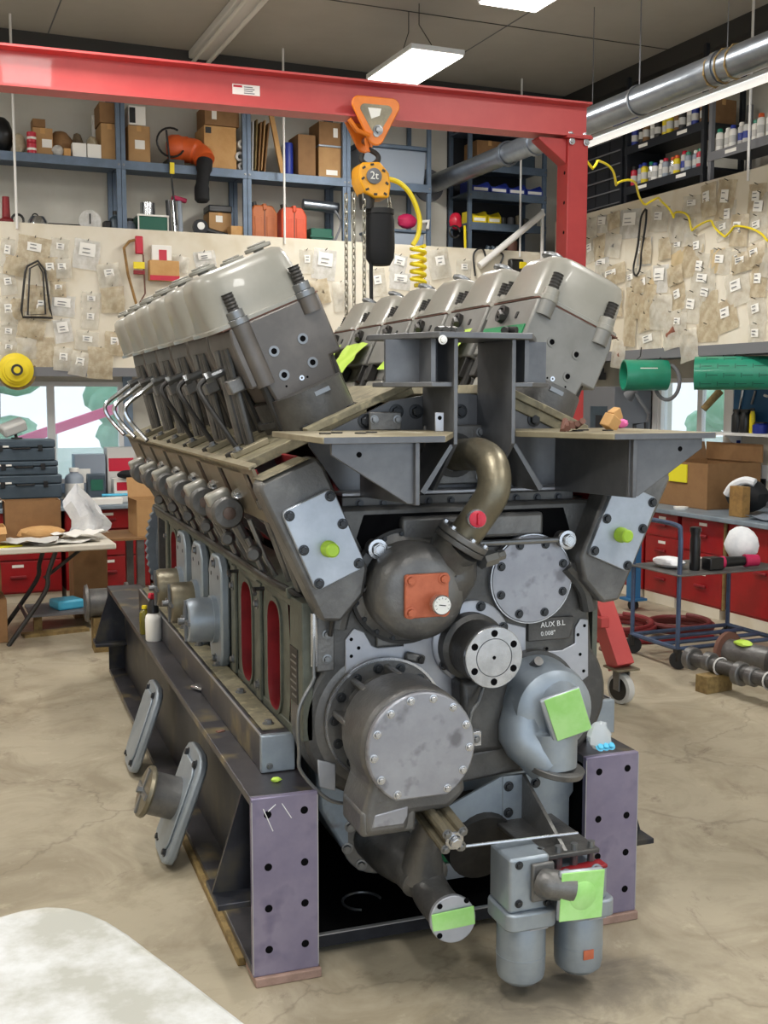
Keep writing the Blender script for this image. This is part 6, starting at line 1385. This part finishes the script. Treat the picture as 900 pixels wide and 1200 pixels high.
def pouch(c, w_, h, kind, xa, na, board, cell):
    """c centre on the board, xa along-board unit, na unit off the board"""
    z = V(0,0,1); tilt = rng.uniform(-.22, .22) if kind != 'tf' else rng.uniform(-.05, .05)
    xr = xa*math.cos(tilt)+z*math.sin(tilt); zr = z*math.cos(tilt)-xa*math.sin(tilt)
    lab = '%s, %s' % (DESC[kind], cell)
    t = thing('parts_bag', lab, 'bag', c-zr*h/2+na*.004, 'bagged parts on the %s board' % board)
    def sheet_(u0, u1, v0, v1, off, bulge, mat, name, nu=5, nv=6, jit=.006):
        front = []
        for j in range(nv+1):
            row = []
            for i in range(nu+1):
                u = u0+(u1-u0)*i/nu; v = v0+(v1-v0)*j/nv
                e = math.sin(math.pi*i/nu)*math.sin(math.pi*min(1, .12+j/nv*.8)); edge = (i in (0, nu)) or (j in (0, nv))
                row.append(c+xr*(u*(1+rng.uniform(-.05, .05)*edge))+zr*v+na*(off+bulge*e+rng.uniform(0, jit)))
            front.append(row)
        return MB().loft(front, False, False).build(name, mat, t, smooth=25)
    pm = {'c': 'bag_clear', 't': 'bag_tan', 'w': 'bag_white'}[kind[0]]
    if kind == 'tf': pm = 'packet_tan' if rng.random() < .5 else 'bag_tan'
    B0 = .012
    if kind[1] in 'pdrq':
        pmat = 'bag_part' if kind[1] in 'dr' else 'bag_part_red' if kind[1] == 'q' else rng.choice(['bag_part', 'bag_part_steel', 'bag_part'])
        m = MB()
        if kind[1] == 'r':
            m.tube([c+xr*(w_*.34*math.cos(a))+zr*(h*.36*math.sin(a))+na*.018 for a in [2*math.pi*i/20 for i in range(20)]], .008, 6, True)
        elif kind[1] == 'd':
            for q in (-.18, .02, .2): m.cyl(c+xr*(w_*q)+zr*(h*.36)+na*.016, c+xr*(w_*(q*.8+rng.uniform(-.1,.1)))-zr*(h*.4)+na*.016, .012, n=7)
        else:
            p = c-zr*h*.12+na*.02; m.cyl(p-xr*w_*.22, p+xr*w_*.2+zr*h*.12, min(w_,h)*.10, min(w_,h)*.14, 10); m.cyl(p+zr*h*.02, p+zr*h*.25, min(w_,h)*.07, n=8)
        m.build('bagged_part', pmat, t); B0 = .034
    sheet_(-w_/2, w_/2, -h/2, h/2, .004+(B0-.012)*.5, B0, pm, 'pouch')
    if kind[1] in 'l' or (kind[1] in 'pr' and rng.random() < .55):
        k = .62 if kind == 'wl' else .42
        g = sheet_(-w_*k/2, w_*k/2, -h*.05, h*(k*.62), B0+.012, .006, 'paper_white', 'paper_tag', 2, 2, .002)
        m = MB()
        for i in range(3): m.cbox(c+zr*(h*(.04+.09*i))+na*(B0+.0215)+xr*(-.02*w_), (.004,.004,.004))
        q = []
        for i in range(3): 
            zz = h*(.03+.10*i*k)
            q.append(i)
        m = MB()
        for i in range(2):
            p = c+zr*(h*(.05+.13*i)*1.0)+na*(B0+.0225); a = xr*(w_*k*.30); b = zr*.004
            m.add([p-a-b, p+a*rng.uniform(.3, 1)-b, p+a*rng.uniform(.3, 1)+b, p-a+b], [(0,1,2,3)])
        m.build('tag_print', 'soffit_grey', t, smooth=0)
    MB().cyl(c+zr*(h*.5-.012)-na*.002, c+zr*(h*.5+.004)+na*.05, .0035, n=5).build('hook', 'iron_black', t)
def cellname(a, z, right):
    if right:
        col = 'by the red post' if a > 9.2 else 'beside the black strap' if a > 8.65 else 'under the yellow hose' if a > 8.1 else 'above the green tube' if a > 7.6 else 'near its outer end'
        row = 'high' if z > 3.3 else 'mid height' if z > 2.75 else 'low'
        return '%s on right board %s' % (row, col)
    col = 'left of the black gasket frame' if a < .95 else 'around the black gasket frame' if a < 1.4 else 'between gasket frame and red saw' if a < 2.0 else 'over the rocker covers' if a < 3 else 'behind the hoist chains' if a < 4.2 else 'near the yellow hose coil'
    row = 'top' if z > 2.95 else 'middle' if z > 2.5 else 'bottom'
    return '%s of back board, %s' % (row, col)
for (a, z, w_, h, k) in BB: pouch(V(a, BY-.002, z), w_*1.06, h*1.06, k, V(1,0,0), V(0,-1,0), 'back', cellname(a, z, False))
for (a, z, w_, h, k) in RB: pouch(V(RX-.002, a, z), w_*1.06, h*1.10, k, V(0,-1,0), V(-1,0,0), 'right', cellname(a, z, True))
# faded older packets filling the right board behind the bags
for i in range(30):
    a = rng.uniform(6.8, 10.2); z = rng.uniform(2.45, 3.05 if a > 8.9 else 3.35); k = rng.choice(['tp', 'tf', 'cl', 'tp', 'cp'])
    pouch(V(RX+.0, a, z), rng.uniform(.16, .26), rng.uniform(.16, .3), k, V(0,-1,0), V(-1,0,0), 'right', cellname(a, z, True))
for i in range(12):
    a = rng.choice([rng.uniform(.85, 1.75), rng.uniform(3.5, 5.3)]); z = rng.uniform(2.25, 3.0); pouch(V(a, BY+.0, z), rng.uniform(.15, .22), rng.uniform(.15, .25), rng.choice(['tp', 'cl', 'cp']), V(1,0,0), V(0,-1,0), 'back', cellname(a, z, False))
for i in range(10): pouch(V(rng.uniform(-.4, .75), BY, rng.uniform(2.3, 3.2)), rng.uniform(.15, .22), rng.uniform(.15, .25), rng.choice(['tp', 'cl', 'cp', 'wl']), V(1,0,0), V(0,-1,0), 'back', 'back board beyond the yellow reel')
for i in range(14): pouch(V(RX, rng.uniform(5.2, 6.85), rng.uniform(2.45, 3.5)), rng.uniform(.16, .26), rng.uniform(.16, .3), rng.choice(['tp', 'tf', 'cl', 'cp']), V(0,-1,0), V(-1,0,0), 'right', 'outer stretch of the right board')
# black gasket frame
def loopobj(name, pts, r, mat, label, cat, flat=False): return MB().tube(pts, r, 6, True).build(name, mat, tagv=(label, cat))
yb = BY-.06
fr = [(1.01,yb,2.98),(1.10,yb,3.03),(1.16,yb,2.95),(1.19,yb,2.62),(1.21,yb,2.54),(.96,yb,2.54),(.95,yb,2.60),(.99,yb,2.92)]
loopobj('gasket_frame', fr, .011, 'iron_black', 'tall black gasket frame hanging on the back board', 'gasket')
loopobj('gasket_frame', [(1.03,yb-.015,2.96),(1.10,yb-.015,3.0),(1.14,yb-.015,2.93),(1.15,yb-.015,2.57),(1.0,yb-.015,2.56)], .009, 'iron_black', 'inner black gasket frame on the same hook as the tall one', 'gasket')
# red bow saw
t = thing('bow_saw', 'red-handled bow saw in a card sleeve on the back board', 'saw', (1.94, BY-.04, 2.72))
MB().tube([(1.95,yb,2.68),(1.88,yb,2.95),(1.85,yb,3.18),(1.90,yb,3.24),(1.97,yb,3.26)], .013, 7).build('saw_frame', 'wood_block', t)
MB().tube([(1.97,yb,3.26),(2.02,yb,3.12),(2.03,yb,2.78),(1.97,yb,2.68)], .008, 6).build('saw_blade', 'rust_edge', t)
MB().box(1.95, 2.02, yb-.02, yb+.02, 3.13, 3.29).build('saw_grip', 'plug_red', t, .01); MB().box(1.93, 2.03, yb-.012, yb+.01, 3.0, 3.06).build('yellow_band', 'hose_yellow', t); MB().box(1.93, 2.03, yb-.012, yb+.01, 2.95, 2.985).build('red_band', 'red_primer', t)
carton('parts_carton', 'tan carton with red print hung on the back board beside the saw', 2.07, 2.34, BY-.10, BY-.005, 2.90, 3.08, 'cardboard_pale', False, lab=(.0,1,.0,.25,'plug_red'))
carton('parts_carton', 'pale blue packet with red patch above the red-printed carton', 2.10, 2.28, BY-.06, BY-.005, 3.085, 3.22, 'paper_white', False, lab=(.35,.75,.0,.7,'plug_red'))
# black strap loop on the right board
MB().tube(smoothpath([(RX-.03,8.80,3.58),(RX-.04,8.86,3.50),(RX-.04,8.90,3.25),(RX-.04,8.96,3.05),(RX-.05,8.90,2.98),(RX-.05,8.84,3.04),(RX-.05,8.82,3.2),(RX-.04,8.78,3.45),(RX-.03,8.79,3.57)], 5), .010, 6).build('strap', 'plastic_black', tagv=('looped black strap hanging on the right board', 'strap'))
# looped cable and yellow tape on the back board near the brace
MB().tube(smoothpath([(5.42,BY-.03,3.08),(5.40,BY-.03,3.30),(5.50,BY-.03,3.36),(5.56,BY-.03,3.24),(5.62,BY-.03,3.33),(5.74,BY-.03,3.31),(5.70,BY-.03,3.2)], 6), .010, 6).build('looped_cable', 'plastic_black', tagv=('looped black cable hung over the back board edge', 'cable'))
t = thing('tape_measure', 'black and yellow tape measure hung at the back board corner', 'tape measure', (5.88, BY-.05, 3.16)); MB().box(5.80, 5.96, BY-.09, BY-.01, 3.12, 3.27).build('tape_case', 'plastic_black', t, .02); MB().box(5.90, 5.985, BY-.10, BY-.04, 3.17, 3.24).build('yellow_face', 'bin_yellow', t, .008)
# ================================================================== right side bench and carts (room frame)
setF(ROOM)
CYS = [8.95, 7.90, 7.27, 6.3, 5.5]
cabinet(6.13, 6.70, 8.375, 8.93, .825, 'red drawer cabinet at the far end of the right bench', (.36, .34, .30), 'x')
cabinet(6.13, 6.70, 7.885, 8.365, .825, 'narrow red drawer cabinet under the big open carton', (.36, .34, .30), 'x')
cabinet(6.13, 6.70, 7.285, 7.855, .825, 'wide red drawer cabinet behind the steel cart', (.42, .18, .40), 'x')
cabinet(6.13, 6.70, 6.45, 7.255, .825, 'red cabinet with a single tall front on the right bench', (1.0,), 'x')
cabinet(6.13, 6.70, 5.5, 6.44, .825, 'red cabinet on the right bench beyond the cart', (1.0,), 'x')
MB().box(6.115, 6.135, 7.262, 7.282, .09, .82).build('bench_stile', 'wood_old', tagv=('bare wooden stile between red cabinets of the right bench', 'stile'))
MB().box(6.05, WX-.02, 5.4, 9.0, .828, .870).build('workbench_top', 'worktop_grey', bev=.008, tagv=('long grey worktop of the right bench', 'worktop'))
MB().box(WX-.06, WX-.022, 5.4, 8.2, .871, 1.0).build('splash_board', 'soffit_grey', tagv=('grey splash board standing at the back of the right bench', 'board'))
ZR = .870
t = open_carton('open_carton', 'large open cardboard carton with a yellow sticker on the right bench', 6.34, 6.92, 7.78, 8.50, ZR, ZR+.40, 'cardboard_dark', ('b',))
MB().prism([(8.12, ZR+.41), (8.32, ZR+.41), (8.34, ZR+.58), (8.22, ZR+.60)], 'x', 6.335, 6.34)
MB().box(6.325, 6.338, 8.05, 8.30, ZR+.22, ZR+.38).build('yellow_sticker', 'tarp_yellow', t)
MB().box(6.9, 6.915, 7.75, 8.50, ZR+.40, ZR+.56).build('back_flap', 'cardboard_dark', t)
m = MB(); m.sphere((6.46, 7.42, ZR+.155), .17, 16, 9, (.85,1.25,.85), .08); m.build('black_jacket', 'cloth_black', tagv=('black jacket heaped on the right bench', 'jacket'))
m = MB(); m.tube(smoothpath([(6.32, 7.50, ZR+.16), (6.33, 7.44, ZR+.24), (6.38, 7.36, ZR+.285), (6.42, 7.28, ZR+.27)], 5), .035, 8); m.build('white_rag', 'cloth_white', tagv=('white rag lying across the black jacket', 'rag'))
MB().box(6.20, 6.28, 7.17, 7.33, ZR, ZR+.25).build('wooden_block', 'wood_block', bev=.004, tagv=('upright wooden block on the right bench', 'block'))
MB().lathe([(.06,0),(.065,.02)], (6.2, 7.95, ZR), (0,0,1), 18).build('paint_lid_disc', 'paper_white', tagv=('white round lid on the right bench edge', 'lid'))
m = sheet(MB(), 6.36, 6.85, ZR+.012, .4, .5, 0, .03); m.build('canvas_sheet', 'bin_clear', tagv=('grey canvas sheet lying on the right bench', 'sheet'))
# wall shelf and pegboard
t = thing('wall_shelf', 'narrow white wall shelf over the right bench', 'shelf', (6.95, 7.5, 1.45))
MB().box(6.82, WX-.002, 5.5, 8.36, 1.50, 1.525).build('shelf_board', 'trim_white', t)
for y in (6.2, 7.4, 8.2): MB().prism([(6.86,1.50),(WX-.002,1.50),(WX-.002,1.36)], 'y', y-.01, y+.01).build('bracket', 'trim_white', t)
MB().box(WX-.02, WX-.002, 5.5, 8.30, 1.54, 2.15).build('pegboard', 'pegboard_blue', tagv=('dark blue pegboard on the right wall above the shelf', 'pegboard'))
for i in range(7):
    y = 8.2-.16*i; k = i % 3
    MB().cyl((WX-.03, y, 1.70+.08*k), (WX-.035, y-.05, 1.95-.05*k), .012, n=6).build('hand_tool', ('chrome', 'steel_bolt', 'paper_white')[k], tagv=('%s hand tool hooked on the blue pegboard' % ('chrome', 'steel', 'white')[k], 'tool', 'tools on the blue pegboard'))
for i, (y, r, h, mt, lb) in enumerate(((8.10, .055, .21, 'plastic_black', 'black can on the white wall shelf'), (8.00, .055, .21, 'plastic_black', 'second black can on the white wall shelf, beside the yellow tube'), (7.91, .025, .22, 'hose_yellow', 'slim yellow tube on the white wall shelf'), (7.80, .07, .10, 'bin_blue', 'low blue jar on the white wall shelf'), (7.62, .06, .10, 'toolbox_slate', 'slate jar on the white wall shelf'))):
    bottle('shelf_can', lb, 'can', 6.92, y, 1.525, r, h, mt, 'iron_black', .7)
for i, (y, z, mt) in enumerate(((8.22, 1.40, 'bin_blue'), (8.05, 1.34, 'shelf_blue'))): MB().box(WX-.06, WX-.021, y-.04, y+.04, z-.16, z+.05).build('hanging_card', mt, bev=.004, tagv=(('blue card pack hung under the wall shelf', 'grey-blue clip pack hung under the wall shelf')[i], 'pack'))
t = thing('wall_outlet', 'white outlet with a black-framed plate on the cream wall panel', 'outlet', (WX-.03, 7.72, 1.08))
MB().box(WX-.03, WX-.021, 7.80, 7.88, 1.10, 1.24).build('outlet_plate', 'trim_white', t, .003); MB().box(WX-.035, WX-.021, 7.66, 7.78, 1.05, 1.22).build('plate_frame', 'plastic_black', t, .003); MB().box(WX-.038, WX-.034, 7.675, 7.765, 1.065, 1.205).build('plate_face', 'trim_white', t); MB().box(WX-.06, WX-.03, 7.82, 7.86, 1.02, 1.12).build('plug', 'plastic_black', t)
# grey cabinet & arm lamp left of the right window
t = thing('grey_locker', 'grey steel locker with a dark opening in the corner left of the right window', 'locker', (6.6, 9.6, 0))
MB().box(6.55, 7.0, 9.50, 10.3, 0, 1.95).build('locker_body', 'soffit_grey', t, .006); MB().box(6.545, 6.549, 9.62, 9.92, 1.35, 1.75).build('dark_panel', 'toolbox_slate', t); MB().box(6.543, 6.545, 9.70, 9.82, 1.42, 1.66).build('dark_opening', 'shelf_dark', t)
t = thing('arm_lamp', 'bent grey arm lamp reaching over the right bench', 'lamp', (6.5, 8.93, ZR))
MB().tube([(6.5, 8.93, ZR+.0), (6.5, 8.93, ZR+.36), (6.40, 8.72, ZR+.82), (6.38, 8.92, ZR+1.02)], .016, 8).build('lamp_arm', 'soffit_grey', t); MB().lathe([(.03,0),(.06,.10)], (6.38, 8.91, ZR+1.04), (-.2,.6,-.5), 14).build('lamp_shade', 'soffit_grey', t); MB().lathe([(.06,0),(.06,.02)], (6.5, 8.93, ZR), (0,0,1), 16).build('lamp_foot', 'iron_black', t)
MB().tube([(6.3,8.80,ZR),(6.3,8.80,ZR+.72),(6.3,8.62,ZR+.74),(6.3,8.60,ZR)], .02, 8).build('tube_stand', 'plastic_black', tagv=('black bent tube stand on the right bench', 'stand'))
# green cardboard tubes hanging under the right board
def gtube(A, D, L, label, ribbed):
    A = Vector(A); D = Vector(D).normalized(); r = .14
    t = thing('green_tube', label, 'tube', A+D*L/2-V(0,0,r))
    m = MB(); m.ring(A, D, r, r-.013, L, 36); m.build('tube_shell', 'tube_green', t)
    sd = V(0,0,1).cross(D).normalized()
    if sd.y > 0: sd = -sd
    q = Matrix((D, sd, V(0,0,1))).transposed()
    if ribbed:
        for j in range(4):
            for i in range(int(L/.14)):
                a = R(-40+j*32); n_ = sd*math.cos(a)+V(0,0,1)*math.sin(a)
                Q = Matrix((D, n_, D.cross(n_))).transposed()
                MB().cbox(A+D*(.10+.14*i+.05*(j % 2))+n_*(r+.0005), (.085, .002, .007), Q).build('print_mark', 'tube_green_dark', t)
                MB().cbox(A+D*(.05+.14*i+.05*(j % 2))+n_*(r+.0005), (.007, .002, .04), Q).build('print_mark', 'tube_green_dark', t)
    else: MB().cbox(A+D*.2+(sd*math.cos(R(25))+V(0,0,1)*math.sin(R(25)))*r, (.16, .002, .010), q).build('print_mark', 'paper_white', t)
    for f_ in (.3, .8): MB().tube([A+D*L*f_+V(0,0,r), A+D*L*f_+V(.04,0,r+.03), A+D*L*f_+V(.05,0,2.3-A.z)], .005, 5).build('hanger_strap', 'iron_black', t)
    return t
gtube((6.05, 8.64, 2.045), (1, -.35, 0), .40, 'smooth short green cardboard tube hung under the right board', False); gtube((6.14, 7.74, 2.045), (1, -.9, 0), 1.05, 'long green cardboard tube with printed marks under the right board', True)
MB().tube([V(6.42, 8.48, 1.98)+V(.05*math.cos(a), -.115*math.cos(a), .16*math.sin(a)) for a in [2*math.pi*i/22 for i in range(22)]], .018, 8, True).build('cable_ring', 'soffit_grey', tagv=('grey cable ring hung around the short green tube', 'ring'))
t = thing('rusty_pipe_stub', 'rusty pipe stub hung on a wire below the long green tube', 'pipe', (6.40, 7.78, 1.74)); MB().cyl((6.45, 7.78, 1.90), (6.33, 7.85, 1.74), .035, .03, 10).build('pipe_stub', 'wood_old', t); MB().cyl((6.45, 7.78, 1.88), (6.47, 7.78, 2.225), .004, n=5).build('hanging_wire', 'iron_black', t)
# steel cart
t = thing('utility_cart', 'blue-grey tube steel cart with a flat shelf beside the red bench', 'cart', (5.2, 6.2, 0))
cx0, cx1, cy0, cy1 = 4.76, 5.62, 6.10, 6.62
def P_(x, y, z): return V(x, y, z)
cs = .64
for (x, y) in ((cx0, cy0), (cx0, cy1), (cx1, cy0), (cx1, cy1)):
    MB().cyl((x, y, .13), (x, y, cs), .016, n=10).build('post', 'cart_blue', t)
MB().box(cx0-.03, cx1+.05, cy0-.03, cy1+.03, cs, cs+.012).build('shelf', 'cast_mid', t, .004)
MB().tube(smoothpath([(cx0, cy0, cs), (cx0, cy0, cs+.28), (cx0, cy0+.06, cs+.345), (cx0, cy1-.06, cs+.345), (cx0, cy1, cs+.28), (cx0, cy1, cs)], 6), .017, 10).build('push_handle', 'cart_blue', t)
for y in (cy0, cy0+.17, cy0+.34, cy1): MB().cyl((cx0, y, .14), (cx1, y, .14), .015, n=8).build('deck_tube', 'cart_blue', t)
for x in (cx0, cx1): MB().cyl((x, cy0, .14), (x, cy1, .14), .017, n=8).build('deck_tube', 'cart_blue', t)
for (x, y) in ((cx0, cy0), (cx0, cy1), (cx1, cy0), (cx1, cy1)):
    MB().lathe([(.03,-.02),(.06,-.018),(.062,0),(.06,.018),(.03,.02)], (x+.01, y, .062), (.6,1,0), 18).build('wheel', 'rubber', t); MB().box(x-.02, x+.02, y-.02, y+.02, .06, .14).build('caster_fork', 'iron_black', t)
bottle('thermos', 'tall black flask standing on the cart shelf', 'flask', 4.98, 6.22, cs+.012, .036, .30, 'plastic_black', 'plastic_black', .95)
m = MB(); m.sphere((4.90, 6.40, cs+.05), .11, 14, 7, (.9,1.3,.36), .15); m.build('white_rag', 'cloth_white', tagv=('crumpled white rag on the cart shelf', 'rag'))
t2 = thing('cordless_drill', 'black and red cordless tool lying on the cart shelf', 'tool', (5.15, 6.2, cs+.012))
MB().box(5.05, 5.17, 6.14, 6.24, cs+.012, cs+.10).build('battery', 'plastic_black', t2, .01); MB().cyl((5.16, 6.19, cs+.06), (5.38, 6.16, cs+.065), .04, .032, 14).build('tool_body', 'plastic_black', t2); MB().cyl((5.36, 6.16, cs+.065), (5.46, 6.14, cs+.065), .045, .04, 14).build('tool_nose', 'grip_magenta', t2); MB().cyl((5.17, 6.19, cs+.06), (5.20, 6.185, cs+.06), .043, n=14).build('red_collar', 'grip_magenta', t2)
m = MB(); m.sphere((5.50, 6.36, cs+.15), .13, 12, 8, (.8,1,1.0), .18); m.build('plastic_sack', 'cloth_white', tagv=('white plastic sack at the end of the cart shelf', 'sack'))
# hoses on the floor behind the cart
for i, (x, y, r_, mt, lb) in enumerate(((5.55, 7.1, .24, 'hose_red', 'coiled brown-red hose on the floor behind the cart'), (5.05, 7.3, .32, 'gas_red', 'wide coil of dark red hose on the floor beside the gantry leg'))):
    pts = [(x+(r_+.02*math.sin(a*.37))*math.cos(a*.3), y+(r_+.02*math.sin(a*.37))*math.sin(a*.3), .022+.0011*a) for a in range(0, 66)]
    MB().tube(pts, .020, 8).build('coiled_hose', mt, tagv=(lb, 'hose'))
pts = smoothpath([(4.35, 7.6, .02), (4.6, 7.15, .02), (4.95, 6.85, .02), (5.3, 6.8, .02), (5.6, 6.75, .02)], 8)
MB().tube(pts, .020, 8).build('red_hose', 'red_primer', tagv=('red hose trailing across the floor under the cart', 'hose'))
MB().lathe([(.13,0),(.13,.012)], (4.72, 6.75, 0), (0,0,1), 24).build('floor_plate', 'rust_edge', tagv=('rusty round plate lying on the floor near the caster', 'plate'))
# blue upright leg of a press behind the bench end
t = thing('blue_stand', 'blue steel upright on a floor caster beyond the engine', 'stand', (5.75, 8.0, 0))
MB().box(5.70, 5.79, 7.94, 8.03, .10, 1.25).build('upright', 'bar_blue', t, .006); MB().box(5.66, 5.83, 7.90, 8.07, .09, .11).build('foot_plate', 'bar_blue', t); MB().lathe([(.02,-.02),(.045,-.02),(.045,.02),(.02,.02)], (5.745, 7.985, .045), (1,.3,0), 14).build('caster', 'rubber', t)
# dark block added in place of the shade beside the bench end
MB().box(5.86, 6.38, 9.02, 9.4, 0, 1.3).build('shade_block', 'shelf_dark', bev=.006, tagv=('black block standing in for the shade at the end of the red bench', 'shade'))
# camshaft lying on blocks
t = thing('camshaft', 'long dark steel camshaft lying on wooden blocks on the floor', 'shaft', (4.6, 5.2, .12))
A = V(4.62, 5.80, .16); D = V(.085, -.95, 0).normalized(); q = MB()
MB().cyl(A, A+D*2.0, .048, n=18).build('shaft_body', 'cast_dark', t)
for i, s_ in enumerate((0.0, .16, .42, .52, .78, .88, 1.15, 1.25, 1.5, 1.6)):
    p = A+D*s_; r_ = (.075, .062)[i % 2]
    MB().lathe([(r_*.9,0),(r_,.006),(r_,.05),(r_*.9,.056)], p+V(0,0,.012*math.sin(i*2)), D, 18).build('cam_lobe', 'cast_mid', t)
for i, s_ in enumerate((.28, .68, 1.05)):
    MB().tube([A+D*s_+V(.055*math.cos(a), 0, .055*math.sin(a)) for a in [2*math.pi*k/14 for k in range(14)]], .006, 5, True).build('tag_wire', 'paper_grey', t)
MB().cbox((4.72, 4.98, .055), (.26, .10, .11), rotm(0,0,.1)).build('support_block', 'wood_block', bev=.004, tagv=('wooden block supporting the camshaft end', 'block'))
MB().cbox((4.62, 5.55, .055), (.22, .10, .11), rotm(0,0,.1)).build('support_block', 'wood_old', bev=.004, tagv=('dark wooden block under the far end of the camshaft', 'block'))
t = thing('flanged_pipe', 'short rusty flanged pipe with lime tape lying behind the camshaft', 'pipe', (5.0, 5.6, 0))
B0 = V(5.02, 5.92, .14); D2 = V(.20, -.95, 0).normalized()
MB().cyl(B0, B0+D2*.9, .09, n=22).build('pipe_body', 'cast_mid', t)
for s_ in (0, .40, .8): MB().lathe([(.135,0),(.135,.03)], B0+D2*s_, D2, 26).build('flange', 'rust_edge' if s_ == 0 else 'cast_dark', t)
m = MB(); m.sphere(B0+D2*.16+V(-.02,0,.085), .06, 10, 6, (1,1.2,.35), .2); m.build('lime_tape', 'tape_lime', t)
# ================================================================== removed crankcase doors leaning on the skid (engine frame)
setF(Matrix.Identity(4))
def leaning_door(Bp, Tp, label, drum, wid=.32):
    Bp = Vector(Bp); Tp = Vector(Tp); up = (Tp-Bp).normalized(); L = (Tp-Bp).length
    wv = V(0,1,0); wv = (wv-up*wv.dot(up)).normalized(); n = wv.cross(up)           # n points away from the skid
    if n.x > 0: n = -n
    Mx = Matrix((wv, n, up)).transposed().to_4x4(); Mx.translation = Bp
    t = thing('crankcase_door', label, 'door', Bp+n*.03)
    hw = wid/2
    poly = [(-hw*.5, 0), (hw*.5, 0), (hw*.85, L*.04), (hw, L*.12), (hw, L*.88), (hw*.85, L*.96), (hw*.5, L), (-hw*.5, L), (-hw*.85, L*.96), (-hw, L*.88), (-hw, L*.12), (-hw*.85, L*.04)]
    m = MB(); m.T = Mx; m.prism(poly, 'y', -.0, .035); m.build('door_plate', 'alu_cover', t, .010)
    m = MB(); m.T = Mx; m.prism([(a*.72, L/2+(b-L/2)*.78) for a, b in poly], 'y', .035, .045); m.build('raised_panel', 'alu_cover', t, .006)
    for v_ in (L*.06, L*.94):
        for u_ in (-.45, .45): bolt(t, Mx @ V(u_*hw*1.2, .035, v_+(.02 if v_ < .2 else -.02)), n, .013, 'bolt_dark')
    if drum:
        m = MB(); m.T = Mx; m.cyl((0, .04, L*.52), (0, .16, L*.52), .085, n=28); m.build('breather_drum', 'cast_mid', t)
        m = MB(); m.T = Mx; m.lathe([(.10,0),(.104,.008),(.10,.022),(.04,.026)], (0, .155, L*.52), (0,1,0), 32); m.build('drum_lid', 'cast_bronze', t)
        m = MB(); m.T = Mx; m.box(-.09, .09, .178, .186, L*.52-.012, L*.52+.012); m.box(-.012, .012, .178, .186, L*.52-.09, L*.52+.09); m.cyl((0,.18,L*.52), (0,.205,L*.52), .013, n=8); m.build('clamp_cross', 'steel_bolt', t)
leaning_door((.655, 5.50, .012), (.800, 5.50, .425), 'plain grey crankcase door leaning on the skid rail', False)
leaning_door((.640, 4.36, .012), (.800, 4.36, .440), 'grey crankcase door with round breather drum leaning on the skid', True)
# foreground table corner
t = thing('foreground_table', 'white mottled plastic table top in the foreground', 'table', (-.5, 1.6, 0))
c1 = V(.215, 2.44, 0)
pts = [(.62, 1.30), (.33, 2.075), (.285, 2.19), (.255, 2.27), (.22, 2.345), (.185, 2.40), (.145, 2.44), (.10, 2.462), (.05, 2.462), (-.05, 2.43), (-1.4, 1.93), (-1.0, .70), (.55, 1.22)]
MB().prism(pts, 'z', .705, .74).build('table_top', 'table_white', t, .012, 3)
MB().prism([(.12+(a-.12)*.94-.02, 1.6+(b-1.6)*.94) for a, b in pts], 'z', .67, .705).build('table_skirt', 'table_plastic', t)
for (x, y) in ((.08, 2.25), (.40, 1.35), (-1.2, 1.85), (-.85, .85)): MB().cyl((x, y, 0), (x, y, .67), .018, n=10).build('leg', 'iron_black', t)

# chalk scratches on the near purple plate
m = MB()
for (x0, z0, x1, z1) in ((.785,.575,.815,.50),(.80,.565,.825,.585),(.845,.585,.875,.535)): m.tube([(x0,3.2876,z0),(x1,3.2876,z1)], .0016, 5)
m.build('chalk_scratch', 'chalk', SK)
